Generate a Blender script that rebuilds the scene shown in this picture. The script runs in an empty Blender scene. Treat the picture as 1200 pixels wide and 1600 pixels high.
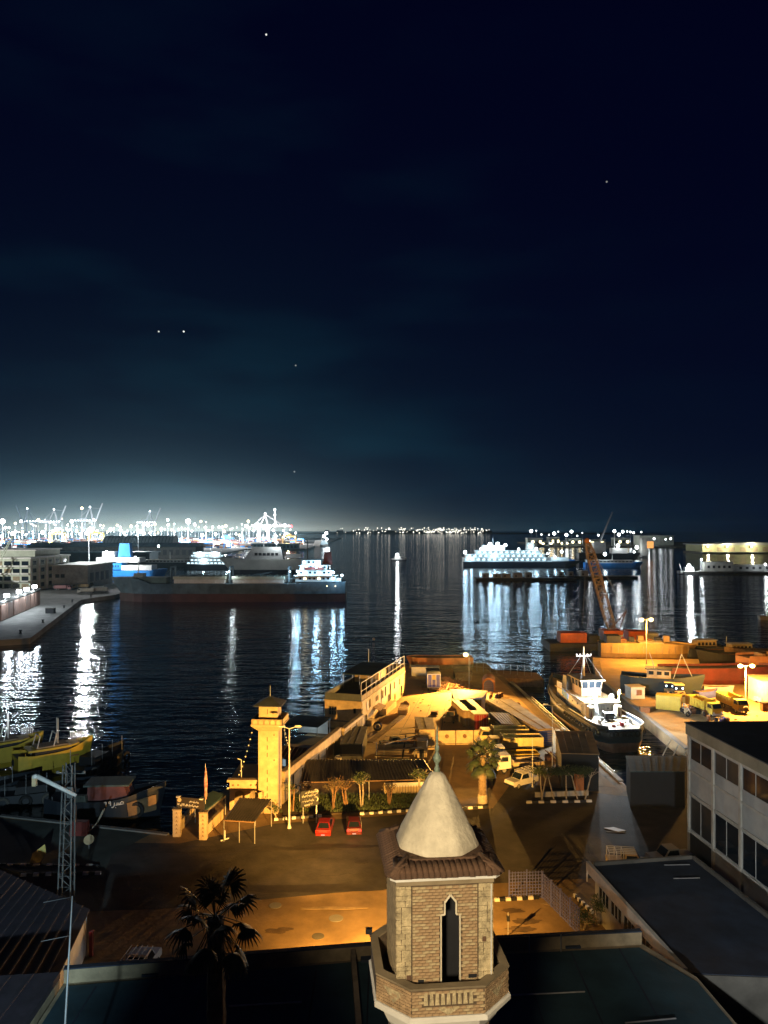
import bpy, math, random
from mathutils import Vector, Matrix

# ------------------------------------------------------------------ camera, sky, exposure
F, H, Y0, CX = 1200.0, 33.0, 826.0, 600.0      # focal length in photo pixels, eye height, horizon row, centre column
scene = bpy.context.scene
C = scene.collection
rnd = random.Random(11)
cam_data = bpy.data.cameras.new("camera")
cam_data.sensor_fit = 'VERTICAL'
cam_data.sensor_height = 36.0
cam_data.sensor_width = 27.0
cam_data.lens = 27.0
cam_data.shift_y = 26.0 / 1600.0
cam_data.clip_start = 0.1
cam_data.clip_end = 30000.0
cam = bpy.data.objects.new("camera", cam_data)
cam.location = (0, 0, H)
cam.rotation_euler = (math.radians(90), 0, 0)
C.objects.link(cam)
scene.camera = cam

world = bpy.data.worlds.new("World")
scene.world = world
world.use_nodes = True
wn, wl = world.node_tree.nodes, world.node_tree.links
wn.clear()

def wmath(op, a, b=None, clamp=False):
    n = wn.new('ShaderNodeMath'); n.operation = op; n.use_clamp = clamp
    for i, x in enumerate((a, b)):
        if x is None: continue
        if isinstance(x, (int, float)): n.inputs[i].default_value = x
        else: wl.new(x, n.inputs[i])
    return n.outputs[0]

def wscale(col, fac):
    n = wn.new('ShaderNodeVectorMath'); n.operation = 'SCALE'
    if isinstance(col, tuple): n.inputs[0].default_value = col
    else: wl.new(col, n.inputs[0])
    if isinstance(fac, (int, float)): n.inputs['Scale'].default_value = fac
    else: wl.new(fac, n.inputs['Scale'])
    return n.outputs[0]

def wadd(a, b):
    n = wn.new('ShaderNodeVectorMath'); n.operation = 'ADD'
    wl.new(a, n.inputs[0]); wl.new(b, n.inputs[1])
    return n.outputs[0]

sky = wn.new('ShaderNodeTexSky')
sky.sky_type = 'NISHITA'
sky.sun_disc = False
sky.sun_elevation = math.radians(-7.5)
sky.sun_rotation = math.radians(-18)
sky.altitude = 0.0
tc = wn.new('ShaderNodeTexCoord')
sep = wn.new('ShaderNodeSeparateXYZ')
wl.new(tc.outputs['Generated'], sep.inputs[0])
dx, dy, dz = sep.outputs
el = wmath('MAXIMUM', dz, 0.0)
az = wmath('ARCTAN2', dx, dy)                     # 0 straight out to sea, negative to the port side

def gauss(x, c, w):
    t = wmath('DIVIDE', wmath('SUBTRACT', x, c), w)
    return wmath('EXPONENT', wmath('MULTIPLY', wmath('MULTIPLY', t, t), -1.0))

def fall(x, w):
    return wmath('EXPONENT', wmath('MULTIPLY', x, -1.0 / w))

noise = wn.new('ShaderNodeTexNoise')
noise.inputs['Scale'].default_value = 3.2
noise.inputs['Detail'].default_value = 6.0
mp = wn.new('ShaderNodeMapping')
mp.inputs['Scale'].default_value = (1.0, 1.0, 4.0)
wl.new(tc.outputs['Generated'], mp.inputs[0])
wl.new(mp.outputs[0], noise.inputs['Vector'])
cloud = wmath('MULTIPLY', wmath('MAXIMUM', wmath('SUBTRACT', noise.outputs[0], 0.47), 0.0), 4.5)
night = wscale((0.00035, 0.0006, 0.0088), 1.0)
night = wadd(night, wscale((0.0002, 0.0026, 0.0085), fall(el, 0.18)))
side = wmath('ADD', wmath('MULTIPLY', gauss(az, -0.24, 0.40), 0.96), 0.04)
teal = wmath('MULTIPLY', fall(el, 0.15), side)
night = wadd(night, wscale((0.0010, 0.0150, 0.0210), wmath('MULTIPLY', teal, wmath('ADD', 0.7, wmath('MULTIPLY', cloud, 0.9)))))
night = wadd(night, wscale((0.0012, 0.0075, 0.0105), wmath('MULTIPLY', cloud, wmath('MULTIPLY', fall(el, 0.38), side))))
portglow = wmath('MULTIPLY', fall(el, 0.036), gauss(az, -0.29, 0.18))
night = wadd(night, wscale((0.036, 0.064, 0.074), portglow))
core = wmath('MULTIPLY', fall(el, 0.0125), gauss(az, -0.27, 0.21))
night = wadd(night, wscale((0.76, 0.80, 0.68), core))
night = wadd(night, wscale((0.006, 0.020, 0.026), wmath('MULTIPLY', fall(el, 0.02), gauss(az, 0.22, 0.12))))
# a few bright stars
for (sx, sy, sb) in ((416, 54, 0.9), (287, 518, 1.3), (248, 518, 0.7), (948, 284, 0.22), (462, 571, 0.25), (460, 737, 0.3)):
    d = Vector(((sx - CX) / F, 1.0, -(sy - Y0) / F)).normalized()
    dot = wn.new('ShaderNodeVectorMath'); dot.operation = 'DOT_PRODUCT'
    wl.new(tc.outputs['Generated'], dot.inputs[0]); dot.inputs[1].default_value = d
    lit = wmath('GREATER_THAN', dot.outputs['Value'], math.cos(0.00105))
    night = wadd(night, wscale((sb, sb, sb * 0.92), lit))
bgs = wn.new('ShaderNodeBackground')
wl.new(wadd(night, wscale(sky.outputs[0], 0.02)), bgs.inputs['Color'])
bgs.inputs['Strength'].default_value = 1.0
wo = wn.new('ShaderNodeOutputWorld')
wl.new(bgs.outputs[0], wo.inputs['Surface'])

vs = scene.view_settings
scene.display_settings.display_device = 'sRGB'
vs.view_transform = 'Standard'
vs.look = 'None'
vs.exposure = 0.0
vs.gamma = 1.0
vs.use_curve_mapping = False
cy = scene.cycles
cy.use_denoising = True
cy.max_bounces = 5
cy.diffuse_bounces = 2
cy.glossy_bounces = 3
cy.transmission_bounces = 3
cy.transparent_max_bounces = 6
cy.volume_bounces = 0
cy.sample_clamp_indirect = 2.0
cy.sample_clamp_direct = 0.0
cy.caustics_reflective = False
cy.caustics_refractive = False
cy.use_light_tree = True
try:
    cy.denoiser = 'OPENIMAGEDENOISE'
    cy.denoising_input_passes = 'RGB_ALBEDO_NORMAL'
except Exception:
    pass

# ------------------------------------------------------------------ helpers
def G(px, py, z=0.0):
    """Where the line of sight through a photo point meets height z."""
    Y = F * (H - z) / (py - Y0)
    return Vector(((px - CX) * Y / F, Y, z))

def A(px, py, Y):
    """The point on that line of sight at distance Y."""
    return Vector(((px - CX) * Y / F, Y, H - (py - Y0) * Y / F))

class MB:
    def __init__(s):
        s.v, s.f = [], []
    def add(s, vs_, fs_):
        o = len(s.v)
        s.v += [tuple(v) for v in vs_]
        s.f += [tuple(i + o for i in f) for f in fs_]
        return s
    def box(s, x0, x1, y0, y1, z0, z1):
        return s.hexa([(x0, y0, z0), (x1, y0, z0), (x1, y1, z0), (x0, y1, z0)], [(x0, y0, z1), (x1, y0, z1), (x1, y1, z1), (x0, y1, z1)])
    def hexa(s, b, t):
        return s.add(list(b) + list(t), [(3, 2, 1, 0), (4, 5, 6, 7), (0, 1, 5, 4), (1, 2, 6, 5), (2, 3, 7, 6), (3, 0, 4, 7)])
    def taper(s, x0, x1, y0, y1, z0, z1, ix0=0, ix1=0, iy0=0, iy1=0):
        return s.hexa([(x0, y0, z0), (x1, y0, z0), (x1, y1, z0), (x0, y1, z0)],
                      [(x0 + ix0, y0 + iy0, z1), (x1 - ix1, y0 + iy0, z1), (x1 - ix1, y1 - iy1, z1), (x0 + ix0, y1 - iy1, z1)])
    def prism(s, poly, z0, z1):
        n = len(poly)
        a = sum(poly[i][0] * poly[(i + 1) % n][1] - poly[(i + 1) % n][0] * poly[i][1] for i in range(n))
        if a < 0: poly = poly[::-1]
        v = [(p[0], p[1], z0) for p in poly] + [(p[0], p[1], z1) for p in poly]
        f = [tuple(range(n))[::-1], tuple(range(n, 2 * n))] + [(i, (i + 1) % n, n + (i + 1) % n, n + i) for i in range(n)]
        return s.add(v, f)
    def extr(s, poly, vec):
        n = len(poly); vec = Vector(vec)
        v = [tuple(p) for p in poly] + [tuple(Vector(p) + vec) for p in poly]
        return s.add(v, [tuple(range(n))[::-1], tuple(range(n, 2 * n))] + [(i, (i + 1) % n, n + (i + 1) % n, n + i) for i in range(n)])
    def quad(s, a, b, c, d):
        return s.add([a, b, c, d], [(0, 1, 2, 3)])
    def _frame(s, p0, p1):
        d = (Vector(p1) - Vector(p0)).normalized()
        u = d.cross(Vector((0, 0, 1)))
        if u.length < 1e-4: u = Vector((1, 0, 0))
        u.normalize()
        return u, u.cross(d)
    def tube(s, p0, p1, r, r2=None, n=8):
        r2 = r if r2 is None else r2
        u, w = s._frame(p0, p1)
        p0, p1 = Vector(p0), Vector(p1)
        vs_ = [p0 + (u * math.cos(2 * math.pi * i / n) + w * math.sin(2 * math.pi * i / n)) * r for i in range(n)]
        vs_ += [p1 + (u * math.cos(2 * math.pi * i / n) + w * math.sin(2 * math.pi * i / n)) * r2 for i in range(n)]
        return s.add(vs_, [tuple(range(n)), tuple(range(n, 2 * n))[::-1]] + [(i, n + i, n + (i + 1) % n, (i + 1) % n) for i in range(n)])
    def path(s, pts, r, n=6):
        for a, b in zip(pts[:-1], pts[1:]): s.tube(a, b, r, n=n)
        return s
    def bar(s, p0, p1, w, h=None):
        h = w if h is None else h
        u, t = s._frame(p0, p1)
        p0, p1 = Vector(p0), Vector(p1)
        q = [(-w / 2, -h / 2), (w / 2, -h / 2), (w / 2, h / 2), (-w / 2, h / 2)]
        return s.hexa([p0 + u * a + t * b for a, b in q], [p1 + u * a + t * b for a, b in q])
    def lathe(s, prof, n=16, c=(0, 0, 0), off=0.0):
        v, f = [], []
        for r, z in prof:
            for i in range(n):
                a = 2 * math.pi * i / n + off
                v.append((c[0] + r * math.cos(a), c[1] + r * math.sin(a), c[2] + z))
        m = len(prof)
        for j in range(m - 1):
            for i in range(n):
                f.append((j * n + i, j * n + (i + 1) % n, (j + 1) * n + (i + 1) % n, (j + 1) * n + i))
        f.append(tuple(range(n))[::-1]); f.append(tuple(range((m - 1) * n, m * n)))
        return s.add(v, f)
    def ball(s, c, r, n=8, sz=1.0):
        m = max(4, n // 2 + 1)
        return s.lathe([(max(r * math.sin(math.pi * j / m), 1e-3), -r * sz * math.cos(math.pi * j / m)) for j in range(m + 1)], n, c)
    def loft(s, rings, cap=True, closed=True):
        n = len(rings[0]); o = []
        for r in rings: o += [tuple(p) for p in r]
        f = []
        for j in range(len(rings) - 1):
            for i in range(n if closed else n - 1):
                f.append((j * n + i, j * n + (i + 1) % n, (j + 1) * n + (i + 1) % n, (j + 1) * n + i))
        if cap:
            f.append(tuple(range(n))[::-1]); f.append(tuple(range((len(rings) - 1) * n, len(rings) * n)))
        return s.add(o, f)
    def torus(s, c, R_, r, axis='y', n=14, m=6):
        rings = []
        for i in range(n + 1):
            a = 2 * math.pi * i / n
            ring = []
            for j in range(m):
                b = 2 * math.pi * j / m
                q = R_ + r * math.cos(b)
                p = (q * math.cos(a), r * math.sin(b), q * math.sin(a))
                if axis == 'x': p = (p[1], p[0], p[2])
                if axis == 'z': p = (p[0], p[2], p[1])
                ring.append((c[0] + p[0], c[1] + p[1], c[2] + p[2]))
            rings.append(ring)
        return s.loft(rings, cap=False)
    def mesh(s, name, mat, smooth=False):
        me = bpy.data.meshes.new(name)
        me.from_pydata(s.v, [], s.f)
        me.update()
        if smooth:
            for p in me.polygons: p.use_smooth = True
        if mat: me.materials.append(mat)
        return me
    def build(s, name, mat, parent=None, smooth=False, loc=None, rz=0.0):
        o = bpy.data.objects.new(name, s.mesh(name, mat, smooth))
        C.objects.link(o)
        if parent is not None: o.parent = parent
        if loc is not None: o.location = loc
        if rz: o.rotation_euler = (0, 0, rz)
        return o

def tag(o, label=None, cat=None, group=None, kind=None):
    if label: o['label'] = label
    if cat: o['category'] = cat
    if group: o['group'] = group
    if kind: o['kind'] = kind
    return o

def thing(name, label, cat, loc=(0, 0, 0), rz=0.0, group=None):
    o = bpy.data.objects.new(name, None)
    o.empty_display_size = 0.3
    o.location = loc
    o.rotation_euler = (0, 0, rz)
    C.objects.link(o)
    return tag(o, label, cat, group)

def copy_tree(o, parent=None):
    c = o.copy()
    C.objects.link(c)
    c.parent = parent
    for ch in [x for x in C.objects if x.parent == o]:
        copy_tree(ch, c)
    return c

def inst(name, me, parent, loc, rz=0.0, scale=None):
    o = bpy.data.objects.new(name, me)
    C.objects.link(o)
    o.parent = parent
    o.location = loc
    if rz: o.rotation_euler = (0, 0, rz)
    if scale: o.scale = scale
    return o

# ------------------------------------------------------------------ materials
MATS = {}
def M(name, col, rough=0.8, var=0.25, scale=0.8, metal=0.0, bump=0.0, bscale=None, tint=None, stain=0.0):
    if name in MATS: return MATS[name]
    m = bpy.data.materials.new(name); m.use_nodes = True
    nt = m.node_tree; n, l = nt.nodes, nt.links
    b = n['Principled BSDF']
    b.inputs['Roughness'].default_value = rough
    b.inputs['Metallic'].default_value = metal
    t = n.new('ShaderNodeTexCoord')
    no = n.new('ShaderNodeTexNoise')
    no.inputs['Scale'].default_value = scale
    no.inputs['Detail'].default_value = 7.0
    no.inputs['Roughness'].default_value = 0.62
    l.new(t.outputs['Object'], no.inputs['Vector'])
    rp = n.new('ShaderNodeMapRange')
    rp.inputs['From Min'].default_value = 0.3; rp.inputs['From Max'].default_value = 0.7
    l.new(no.outputs[0], rp.inputs['Value'])
    mx = n.new('ShaderNodeMix'); mx.data_type = 'RGBA'
    l.new(rp.outputs[0], mx.inputs['Factor'])
    c2 = tint if tint else tuple(c * (1 - var * 1.4) for c in col)
    mx.inputs['A'].default_value = (*c2, 1)
    mx.inputs['B'].default_value = (*[min(1, c * (1 + var * 0.6)) for c in col], 1)
    out = mx.outputs['Result']
    if stain:
        n2 = n.new('ShaderNodeTexNoise'); n2.inputs['Scale'].default_value = scale * 0.21; n2.inputs['Detail'].default_value = 4
        l.new(t.outputs['Object'], n2.inputs['Vector'])
        r2 = n.new('ShaderNodeMapRange'); r2.inputs['From Min'].default_value = 0.42; r2.inputs['From Max'].default_value = 0.68
        r2.inputs['To Min'].default_value = 1.0; r2.inputs['To Max'].default_value = 1.0 - stain
        l.new(n2.outputs[0], r2.inputs['Value'])
        sc = n.new('ShaderNodeVectorMath'); sc.operation = 'SCALE'
        l.new(out, sc.inputs[0]); l.new(r2.outputs[0], sc.inputs['Scale'])
        out = sc.outputs[0]
    l.new(out, b.inputs['Base Color'])
    if bump:
        bn = n.new('ShaderNodeTexNoise'); bn.inputs['Scale'].default_value = bscale or scale * 6; bn.inputs['Detail'].default_value = 5
        l.new(t.outputs['Object'], bn.inputs['Vector'])
        bp = n.new('ShaderNodeBump'); bp.inputs['Strength'].default_value = min(1.0, bump); bp.inputs['Distance'].default_value = 0.05
        l.new(bn.outputs[0], bp.inputs['Height']); l.new(bp.outputs[0], b.inputs['Normal'])
    MATS[name] = m
    return m

def EM(name, col, s):
    if name in MATS: return MATS[name]
    m = bpy.data.materials.new(name); m.use_nodes = True
    n, l = m.node_tree.nodes, m.node_tree.links
    n.clear()
    e = n.new('ShaderNodeEmission'); e.inputs[0].default_value = (*col, 1); e.inputs[1].default_value = s
    o = n.new('ShaderNodeOutputMaterial'); l.new(e.outputs[0], o.inputs['Surface'])
    try: m.cycles.emission_sampling = 'NONE'
    except Exception: pass
    MATS[name] = m
    return m

SODIUM = (1.0, 0.48, 0.09)
WHITE = (0.86, 0.95, 1.0)
COOL = (0.62, 0.86, 1.0)
def lamp(name, parent, loc, power, col=SODIUM, r=0.15, aim=None, spot=None, blend=0.6):
    """The light of a lamp, sitting in its fixture."""
    ld = bpy.data.lights.new(name, 'SPOT' if spot else 'POINT')
    ld.energy = power; ld.color = col; ld.shadow_soft_size = r
    o = bpy.data.objects.new(name, ld)
    if spot:
        ld.spot_size = math.radians(spot); ld.spot_blend = blend
        o.rotation_euler = Vector(aim).to_track_quat('-Z', 'Y').to_euler()
    o.location = loc
    C.objects.link(o)
    if parent: o.parent = parent
    return o

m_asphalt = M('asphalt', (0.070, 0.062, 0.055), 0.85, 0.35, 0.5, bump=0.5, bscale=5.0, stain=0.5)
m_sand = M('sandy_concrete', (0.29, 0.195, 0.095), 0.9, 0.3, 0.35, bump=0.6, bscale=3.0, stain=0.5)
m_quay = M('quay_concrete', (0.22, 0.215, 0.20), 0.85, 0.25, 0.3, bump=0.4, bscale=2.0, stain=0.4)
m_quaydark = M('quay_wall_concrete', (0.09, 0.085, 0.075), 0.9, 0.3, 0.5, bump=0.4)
m_cream = M('cream_render', (0.60, 0.47, 0.28), 0.85, 0.22, 0.9, bump=0.3, stain=0.4)
m_creamdark = M('weathered_shaded_render', (0.34, 0.27, 0.17), 0.9, 0.3, 0.8, bump=0.2, stain=0.4)  # weathered walls, and the painted shadow on the pier wall base
m_white = M('white_paint', (0.72, 0.71, 0.67), 0.6, 0.12, 1.0, stain=0.15)
m_offwhite = M('dirty_white_render', (0.50, 0.49, 0.44), 0.85, 0.2, 0.7, bump=0.2, stain=0.4)
m_greywall = M('grey_white_render', (0.40, 0.41, 0.40), 0.85, 0.15, 0.6, bump=0.15, stain=0.25)
m_roofdark = M('dark_roofing_felt', (0.026, 0.040, 0.070), 0.85, 0.35, 0.5, bump=0.4, stain=0.5)
m_roofteal = M('green_roofing_felt', (0.030, 0.080, 0.105), 0.85, 0.3, 0.4, bump=0.4, stain=0.5)
m_corr = M('dark_corrugated_metal', (0.055, 0.055, 0.065), 0.55, 0.3, 0.6, metal=0.3)
m_dark = M('dark_paint', (0.010, 0.012, 0.017), 0.6, 0.3, 1.0)
m_black = M('black_rubber', (0.012, 0.012, 0.013), 0.8, 0.3, 3.0)
m_steel = M('galvanised_steel', (0.36, 0.37, 0.38), 0.5, 0.2, 2.0, metal=0.5)
m_rust = M('rusty_steel', (0.20, 0.085, 0.04), 0.85, 0.5, 2.0, bump=0.3)
m_wood = M('weathered_timber', (0.24, 0.14, 0.07), 0.85, 0.4, 1.5)
m_glass = M('dark_window_glass', (0.012, 0.018, 0.026), 0.08, 0.2, 0.5)
m_red = M('red_car_paint', (0.22, 0.011, 0.009), 0.35, 0.1, 2.0)
m_redhull = M('red_hull_paint', (0.18, 0.027, 0.020), 0.6, 0.4, 0.5, stain=0.4)
m_orangehull = M('orange_hull_paint', (0.42, 0.165, 0.055), 0.65, 0.3, 0.6, stain=0.4)
m_yellow = M('yellow_paint', (0.60, 0.42, 0.05), 0.5, 0.15, 0.8, stain=0.25)
m_yellowboat = M('yellow_boat_paint', (0.62, 0.44, 0.04), 0.5, 0.2, 0.6, stain=0.3)
m_blue = M('blue_paint', (0.055, 0.075, 0.32), 0.5, 0.15, 1.0)
m_brightblue = M('bright_blue_paint', (0.02, 0.22, 0.62), 0.5, 0.15, 0.3)
m_navy = M('navy_hull_paint', (0.010, 0.016, 0.026), 0.5, 0.3, 0.5, stain=0.4)
m_greyhull = M('grey_hull_paint', (0.10, 0.15, 0.18), 0.6, 0.35, 0.3, stain=0.45)
m_green = M('green_hatch_paint', (0.16, 0.20, 0.16), 0.7, 0.25, 0.3)
m_palegreen = M('pale_green_paint', (0.50, 0.54, 0.44), 0.7, 0.15, 0.3)
m_brownhull = M('brown_antifouling', (0.17, 0.09, 0.05), 0.8, 0.35, 0.6, bump=0.3, stain=0.4)
m_leaf = M('leaf_green', (0.055, 0.085, 0.028), 0.7, 0.45, 2.0)
m_leafdry = M('dry_leaf', (0.13, 0.10, 0.045), 0.8, 0.45, 2.0)
m_palm = M('palm_frond', (0.018, 0.032, 0.014), 0.6, 0.4, 2.0)
m_trunk = M('palm_trunk', (0.16, 0.115, 0.075), 0.95, 0.4, 3.0, bump=0.8)
m_bark = M('pale_bark', (0.38, 0.33, 0.25), 0.9, 0.3, 3.0, bump=0.5)
m_brick = M('pink_brick', (0.42, 0.285, 0.160), 0.9, 0.35, 6.0, bump=0.5, bscale=40)
m_brickpale = M('pale_brick', (0.50, 0.39, 0.23), 0.9, 0.35, 6.0, bump=0.5, bscale=40)
m_stone = M('yellow_split_stone', (0.56, 0.46, 0.28), 0.95, 0.4, 5.0, bump=1.0, bscale=22)
m_mortar = M('brown_mortar', (0.12, 0.085, 0.055), 0.95, 0.3, 5.0)
m_plaster = M('spire_plaster', (0.72, 0.65, 0.50), 0.85, 0.15, 3.4, bump=0.5, bscale=11, stain=0.22)
m_tile = M('brown_roof_tile', (0.135, 0.075, 0.045), 0.85, 0.45, 5.0, bump=0.5)
m_patina = M('green_patina', (0.26, 0.33, 0.25), 0.6, 0.4, 6.0, metal=0.2)
m_sail = M('grey_awning', (0.40, 0.38, 0.34), 0.85, 0.2, 0.6)
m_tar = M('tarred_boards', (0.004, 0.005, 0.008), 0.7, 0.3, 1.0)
m_tan = M('tan_container_paint', (0.34, 0.23, 0.11), 0.7, 0.3, 0.5, stain=0.4)
m_e_sod = EM('sodium_lamp_glass', (1.0, 0.60, 0.20), 30.0)
m_e_white = EM('white_lamp_glass', (0.90, 0.97, 1.0), 18.0)
m_e_cool = EM('cool_lamp_glass', (0.72, 0.90, 1.0), 7.0)
m_e_deck = EM('lit_deck_panel', (0.60, 0.86, 1.0), 2.4)
m_e_warm = EM('warm_lamp_glass', (1.0, 0.80, 0.45), 9.0)
m_e_red = EM('red_lamp_glass', (1.0, 0.05, 0.06), 12.0)
m_e_tail = EM('tail_lamp_glass', (1.0, 0.10, 0.05), 1.6)
m_e_plate = EM('lit_number_plate', (1.0, 0.55, 0.35), 0.9)
# ------------------------------------------------------------------ the setting: water, land, road
WZ = -1.8
def water_mat():
    m = bpy.data.materials.new('harbour_water'); m.use_nodes = True
    n, l = m.node_tree.nodes, m.node_tree.links
    b = n['Principled BSDF']
    b.inputs['Base Color'].default_value = (0.001, 0.004, 0.014, 1)
    b.inputs['Roughness'].default_value = 0.07
    b.inputs['IOR'].default_value = 1.33
    t = n.new('ShaderNodeTexCoord')
    hs = []
    for sc, rot, det, w in (((0.11, 0.34, 1), 0.10, 3.0, 0.55), ((0.45, 1.05, 1), -0.25, 2.0, 0.16), ((0.030, 0.075, 1), 0.35, 2.0, 0.9)):
        mpn = n.new('ShaderNodeMapping'); mpn.inputs['Scale'].default_value = sc; mpn.inputs['Rotation'].default_value = (0, 0, rot)
        l.new(t.outputs['Object'], mpn.inputs[0])
        no = n.new('ShaderNodeTexNoise'); no.inputs['Scale'].default_value = 1.0; no.inputs['Detail'].default_value = det
        no.inputs['Roughness'].default_value = 0.55; no.inputs['Distortion'].default_value = 0.4
        l.new(mpn.outputs[0], no.inputs['Vector'])
        mm = n.new('ShaderNodeMath'); mm.operation = 'MULTIPLY'; mm.inputs[1].default_value = w
        l.new(no.outputs[0], mm.inputs[0]); hs.append(mm.outputs[0])
    a1 = n.new('ShaderNodeMath'); l.new(hs[0], a1.inputs[0]); l.new(hs[1], a1.inputs[1])
    a2 = n.new('ShaderNodeMath'); l.new(a1.outputs[0], a2.inputs[0]); l.new(hs[2], a2.inputs[1])
    bp = n.new('ShaderNodeBump'); bp.inputs['Strength'].default_value = 1.0; bp.inputs['Distance'].default_value = 0.66
    l.new(a2.outputs[0], bp.inputs['Height']); l.new(bp.outputs[0], b.inputs['Normal'])
    return m
m_water = water_mat()
tag(MB().quad((-7000, -60, WZ), (7000, -60, WZ), (7000, 10000, WZ), (-7000, 10000, WZ)).build('water', m_water), kind='structure')

def slab(name, poly, mat, z1=0.0, z0=-6.0):
    return tag(MB().prism(poly, z0, z1).build(name, mat), kind='structure')

LAND = [(-140, 96), (-44, 88.2), (-22.9, 82.8), (-22.7, 90.8), (-19.9, 97.5), (-11.3, 127.3), (-2, 159), (0.5, 172), (1, 188), (25, 188),
        (27, 165), (30.5, 100), (33, 93), (45.5, 96), (45, 115), (47, 170), (56, 208), (170, 208), (170, -40), (-140, -40)]
slab('ground', LAND, m_sand)
# quay coping along the water, one concrete beam per run
def coping(pts, mat=m_quay, w=0.6, h=0.16):
    for a, b in zip(pts[:-1], pts[1:]):
        a, b = Vector((*a, 0)), Vector((*b, 0))
        d = (b - a).normalized(); nrm = Vector((-d.y, d.x, 0))
        q = [a, b, b + nrm * -w, a + nrm * -w]
        tag(MB().prism([(p.x, p.y) for p in q], 0.004, h).build('quay_edge', mat), kind='structure')
coping([(-44, 88.4), (-23.2, 83.0)], w=0.5)
coping([(27, 165), (30.5, 100)], w=-0.7, h=0.2)
coping([(45, 115), (47, 170)], w=0.7, h=0.2)
# street asphalt, laid over the sandy ground
ROAD = [G(-420, 1330), G(-100, 1312), G(280, 1318), G(430, 1287), G(770, 1263), G(800, 1222), G(940, 1240), G(1300, 1280), G(1500, 1390), G(930, 1372), G(560, 1392), G(250, 1420), G(-300, 1440)]
tag(MB().prism([(p.x, p.y) for p in ROAD], 0.0, 0.006).build('road', m_asphalt), kind='structure')
m_greenquay = M('mossy_quay_asphalt', (0.085, 0.10, 0.085), 0.85, 0.3, 0.4, bump=0.3, stain=0.4)
QL = [G(-420, 1268), G(0, 1279), G(240, 1301), G(175, 1335), G(160, 1372), G(-420, 1366)]
tag(MB().prism([(p.x, p.y) for p in QL], 0.0, 0.012).build('pavement', m_greenquay), kind='structure')
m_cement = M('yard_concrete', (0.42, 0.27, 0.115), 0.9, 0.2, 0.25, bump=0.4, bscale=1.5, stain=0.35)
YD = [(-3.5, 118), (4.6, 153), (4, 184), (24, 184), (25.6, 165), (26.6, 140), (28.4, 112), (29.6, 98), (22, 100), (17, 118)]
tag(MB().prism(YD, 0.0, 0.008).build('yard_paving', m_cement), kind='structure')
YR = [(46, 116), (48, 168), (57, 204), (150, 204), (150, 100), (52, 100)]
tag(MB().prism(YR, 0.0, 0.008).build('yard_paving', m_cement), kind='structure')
# cracks and joints of the yard concrete
for i in range(7):
    a, b = Vector((-1.5 + i * 3.4, 120, 0.009)), Vector((6 + i * 2.4, 158, 0.009))
    if i in (1, 2, 3): tag(MB().bar(a, b, 0.10, 0.006).build('paving_joint', m_quaydark), kind='structure')
for px, py, r in ((525, 1435, 0.62), (430, 1415, 0.55), (497, 1463, 0.5)):
    p = G(px, py)
    tag(MB().lathe([(r, 0.0), (r, 0.03), (r - 0.06, 0.035), (r - 0.12, 0.028)], 20).build('manhole_cover', m_quay if px != 497 else m_quaydark, loc=p),
        {525: 'pale round manhole cover on the lit road beside the minaret', 430: 'pale oval manhole cover on the road right of the palm', 497: 'dark round manhole cover near the low parapet'}[px], 'manhole cover')
for px, py, l_, w_ in ((545, 1322, 5, 1.4), (470, 1425, 4, 0.5), (520, 1420, 6, 0.35), (690, 1318, 4, 1.2), (455, 1450, 2.2, 0.5)):
    pass
# patches of repaired asphalt and puddled sand: thin irregular sheets
def patch(px, py, rx, ry, mat, name='road_patch', seed=0, z=0.0065):
    r_ = random.Random(seed); c = G(px, py)
    pl = []
    for i in range(18):
        a = 2 * math.pi * i / 18; k = r_.uniform(0.72, 1.15)
        pl.append((c.x + rx * k * math.cos(a), c.y + ry * k * math.sin(a)))
    tag(MB().prism(pl, 0.001, z).build(name, mat), kind='structure')
m_patch = M('dark_asphalt_patch', (0.035, 0.03, 0.028), 0.7, 0.3, 1.0)
m_patch2 = M('pale_dust', (0.30, 0.22, 0.13), 0.95, 0.3, 1.2)
m_patch3 = M('oil_stained_ground', (0.13, 0.085, 0.045), 0.8, 0.4, 1.0)
for i, (px, py, rx, ry, mt) in enumerate(((180, 1357, 1.5, 1.0, m_patch), (455, 1326, 5, 0.5, m_patch), (525, 1322, 4.5, 0.55, m_patch), (480, 1388, 7, 0.9, m_patch), (430, 1455, 0.9, 0.45, m_patch3),
        (355, 1478, 0.8, 0.5, m_patch3), (445, 1452, 0.7, 0.35, m_patch3), (800, 1423, 1.1, 0.5, m_patch3), (823, 1440, 1.3, 0.55, m_patch3), (815, 1452, 1.4, 0.5, m_patch3),
        (520, 1419, 3.2, 0.25, m_patch2), (860, 1412, 0.8, 0.35, m_patch2), (565, 1347, 0.7, 0.4, m_patch))):
    patch(px, py, rx, ry, mt, seed=i, z=0.010 + i * 0.0015)

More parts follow.
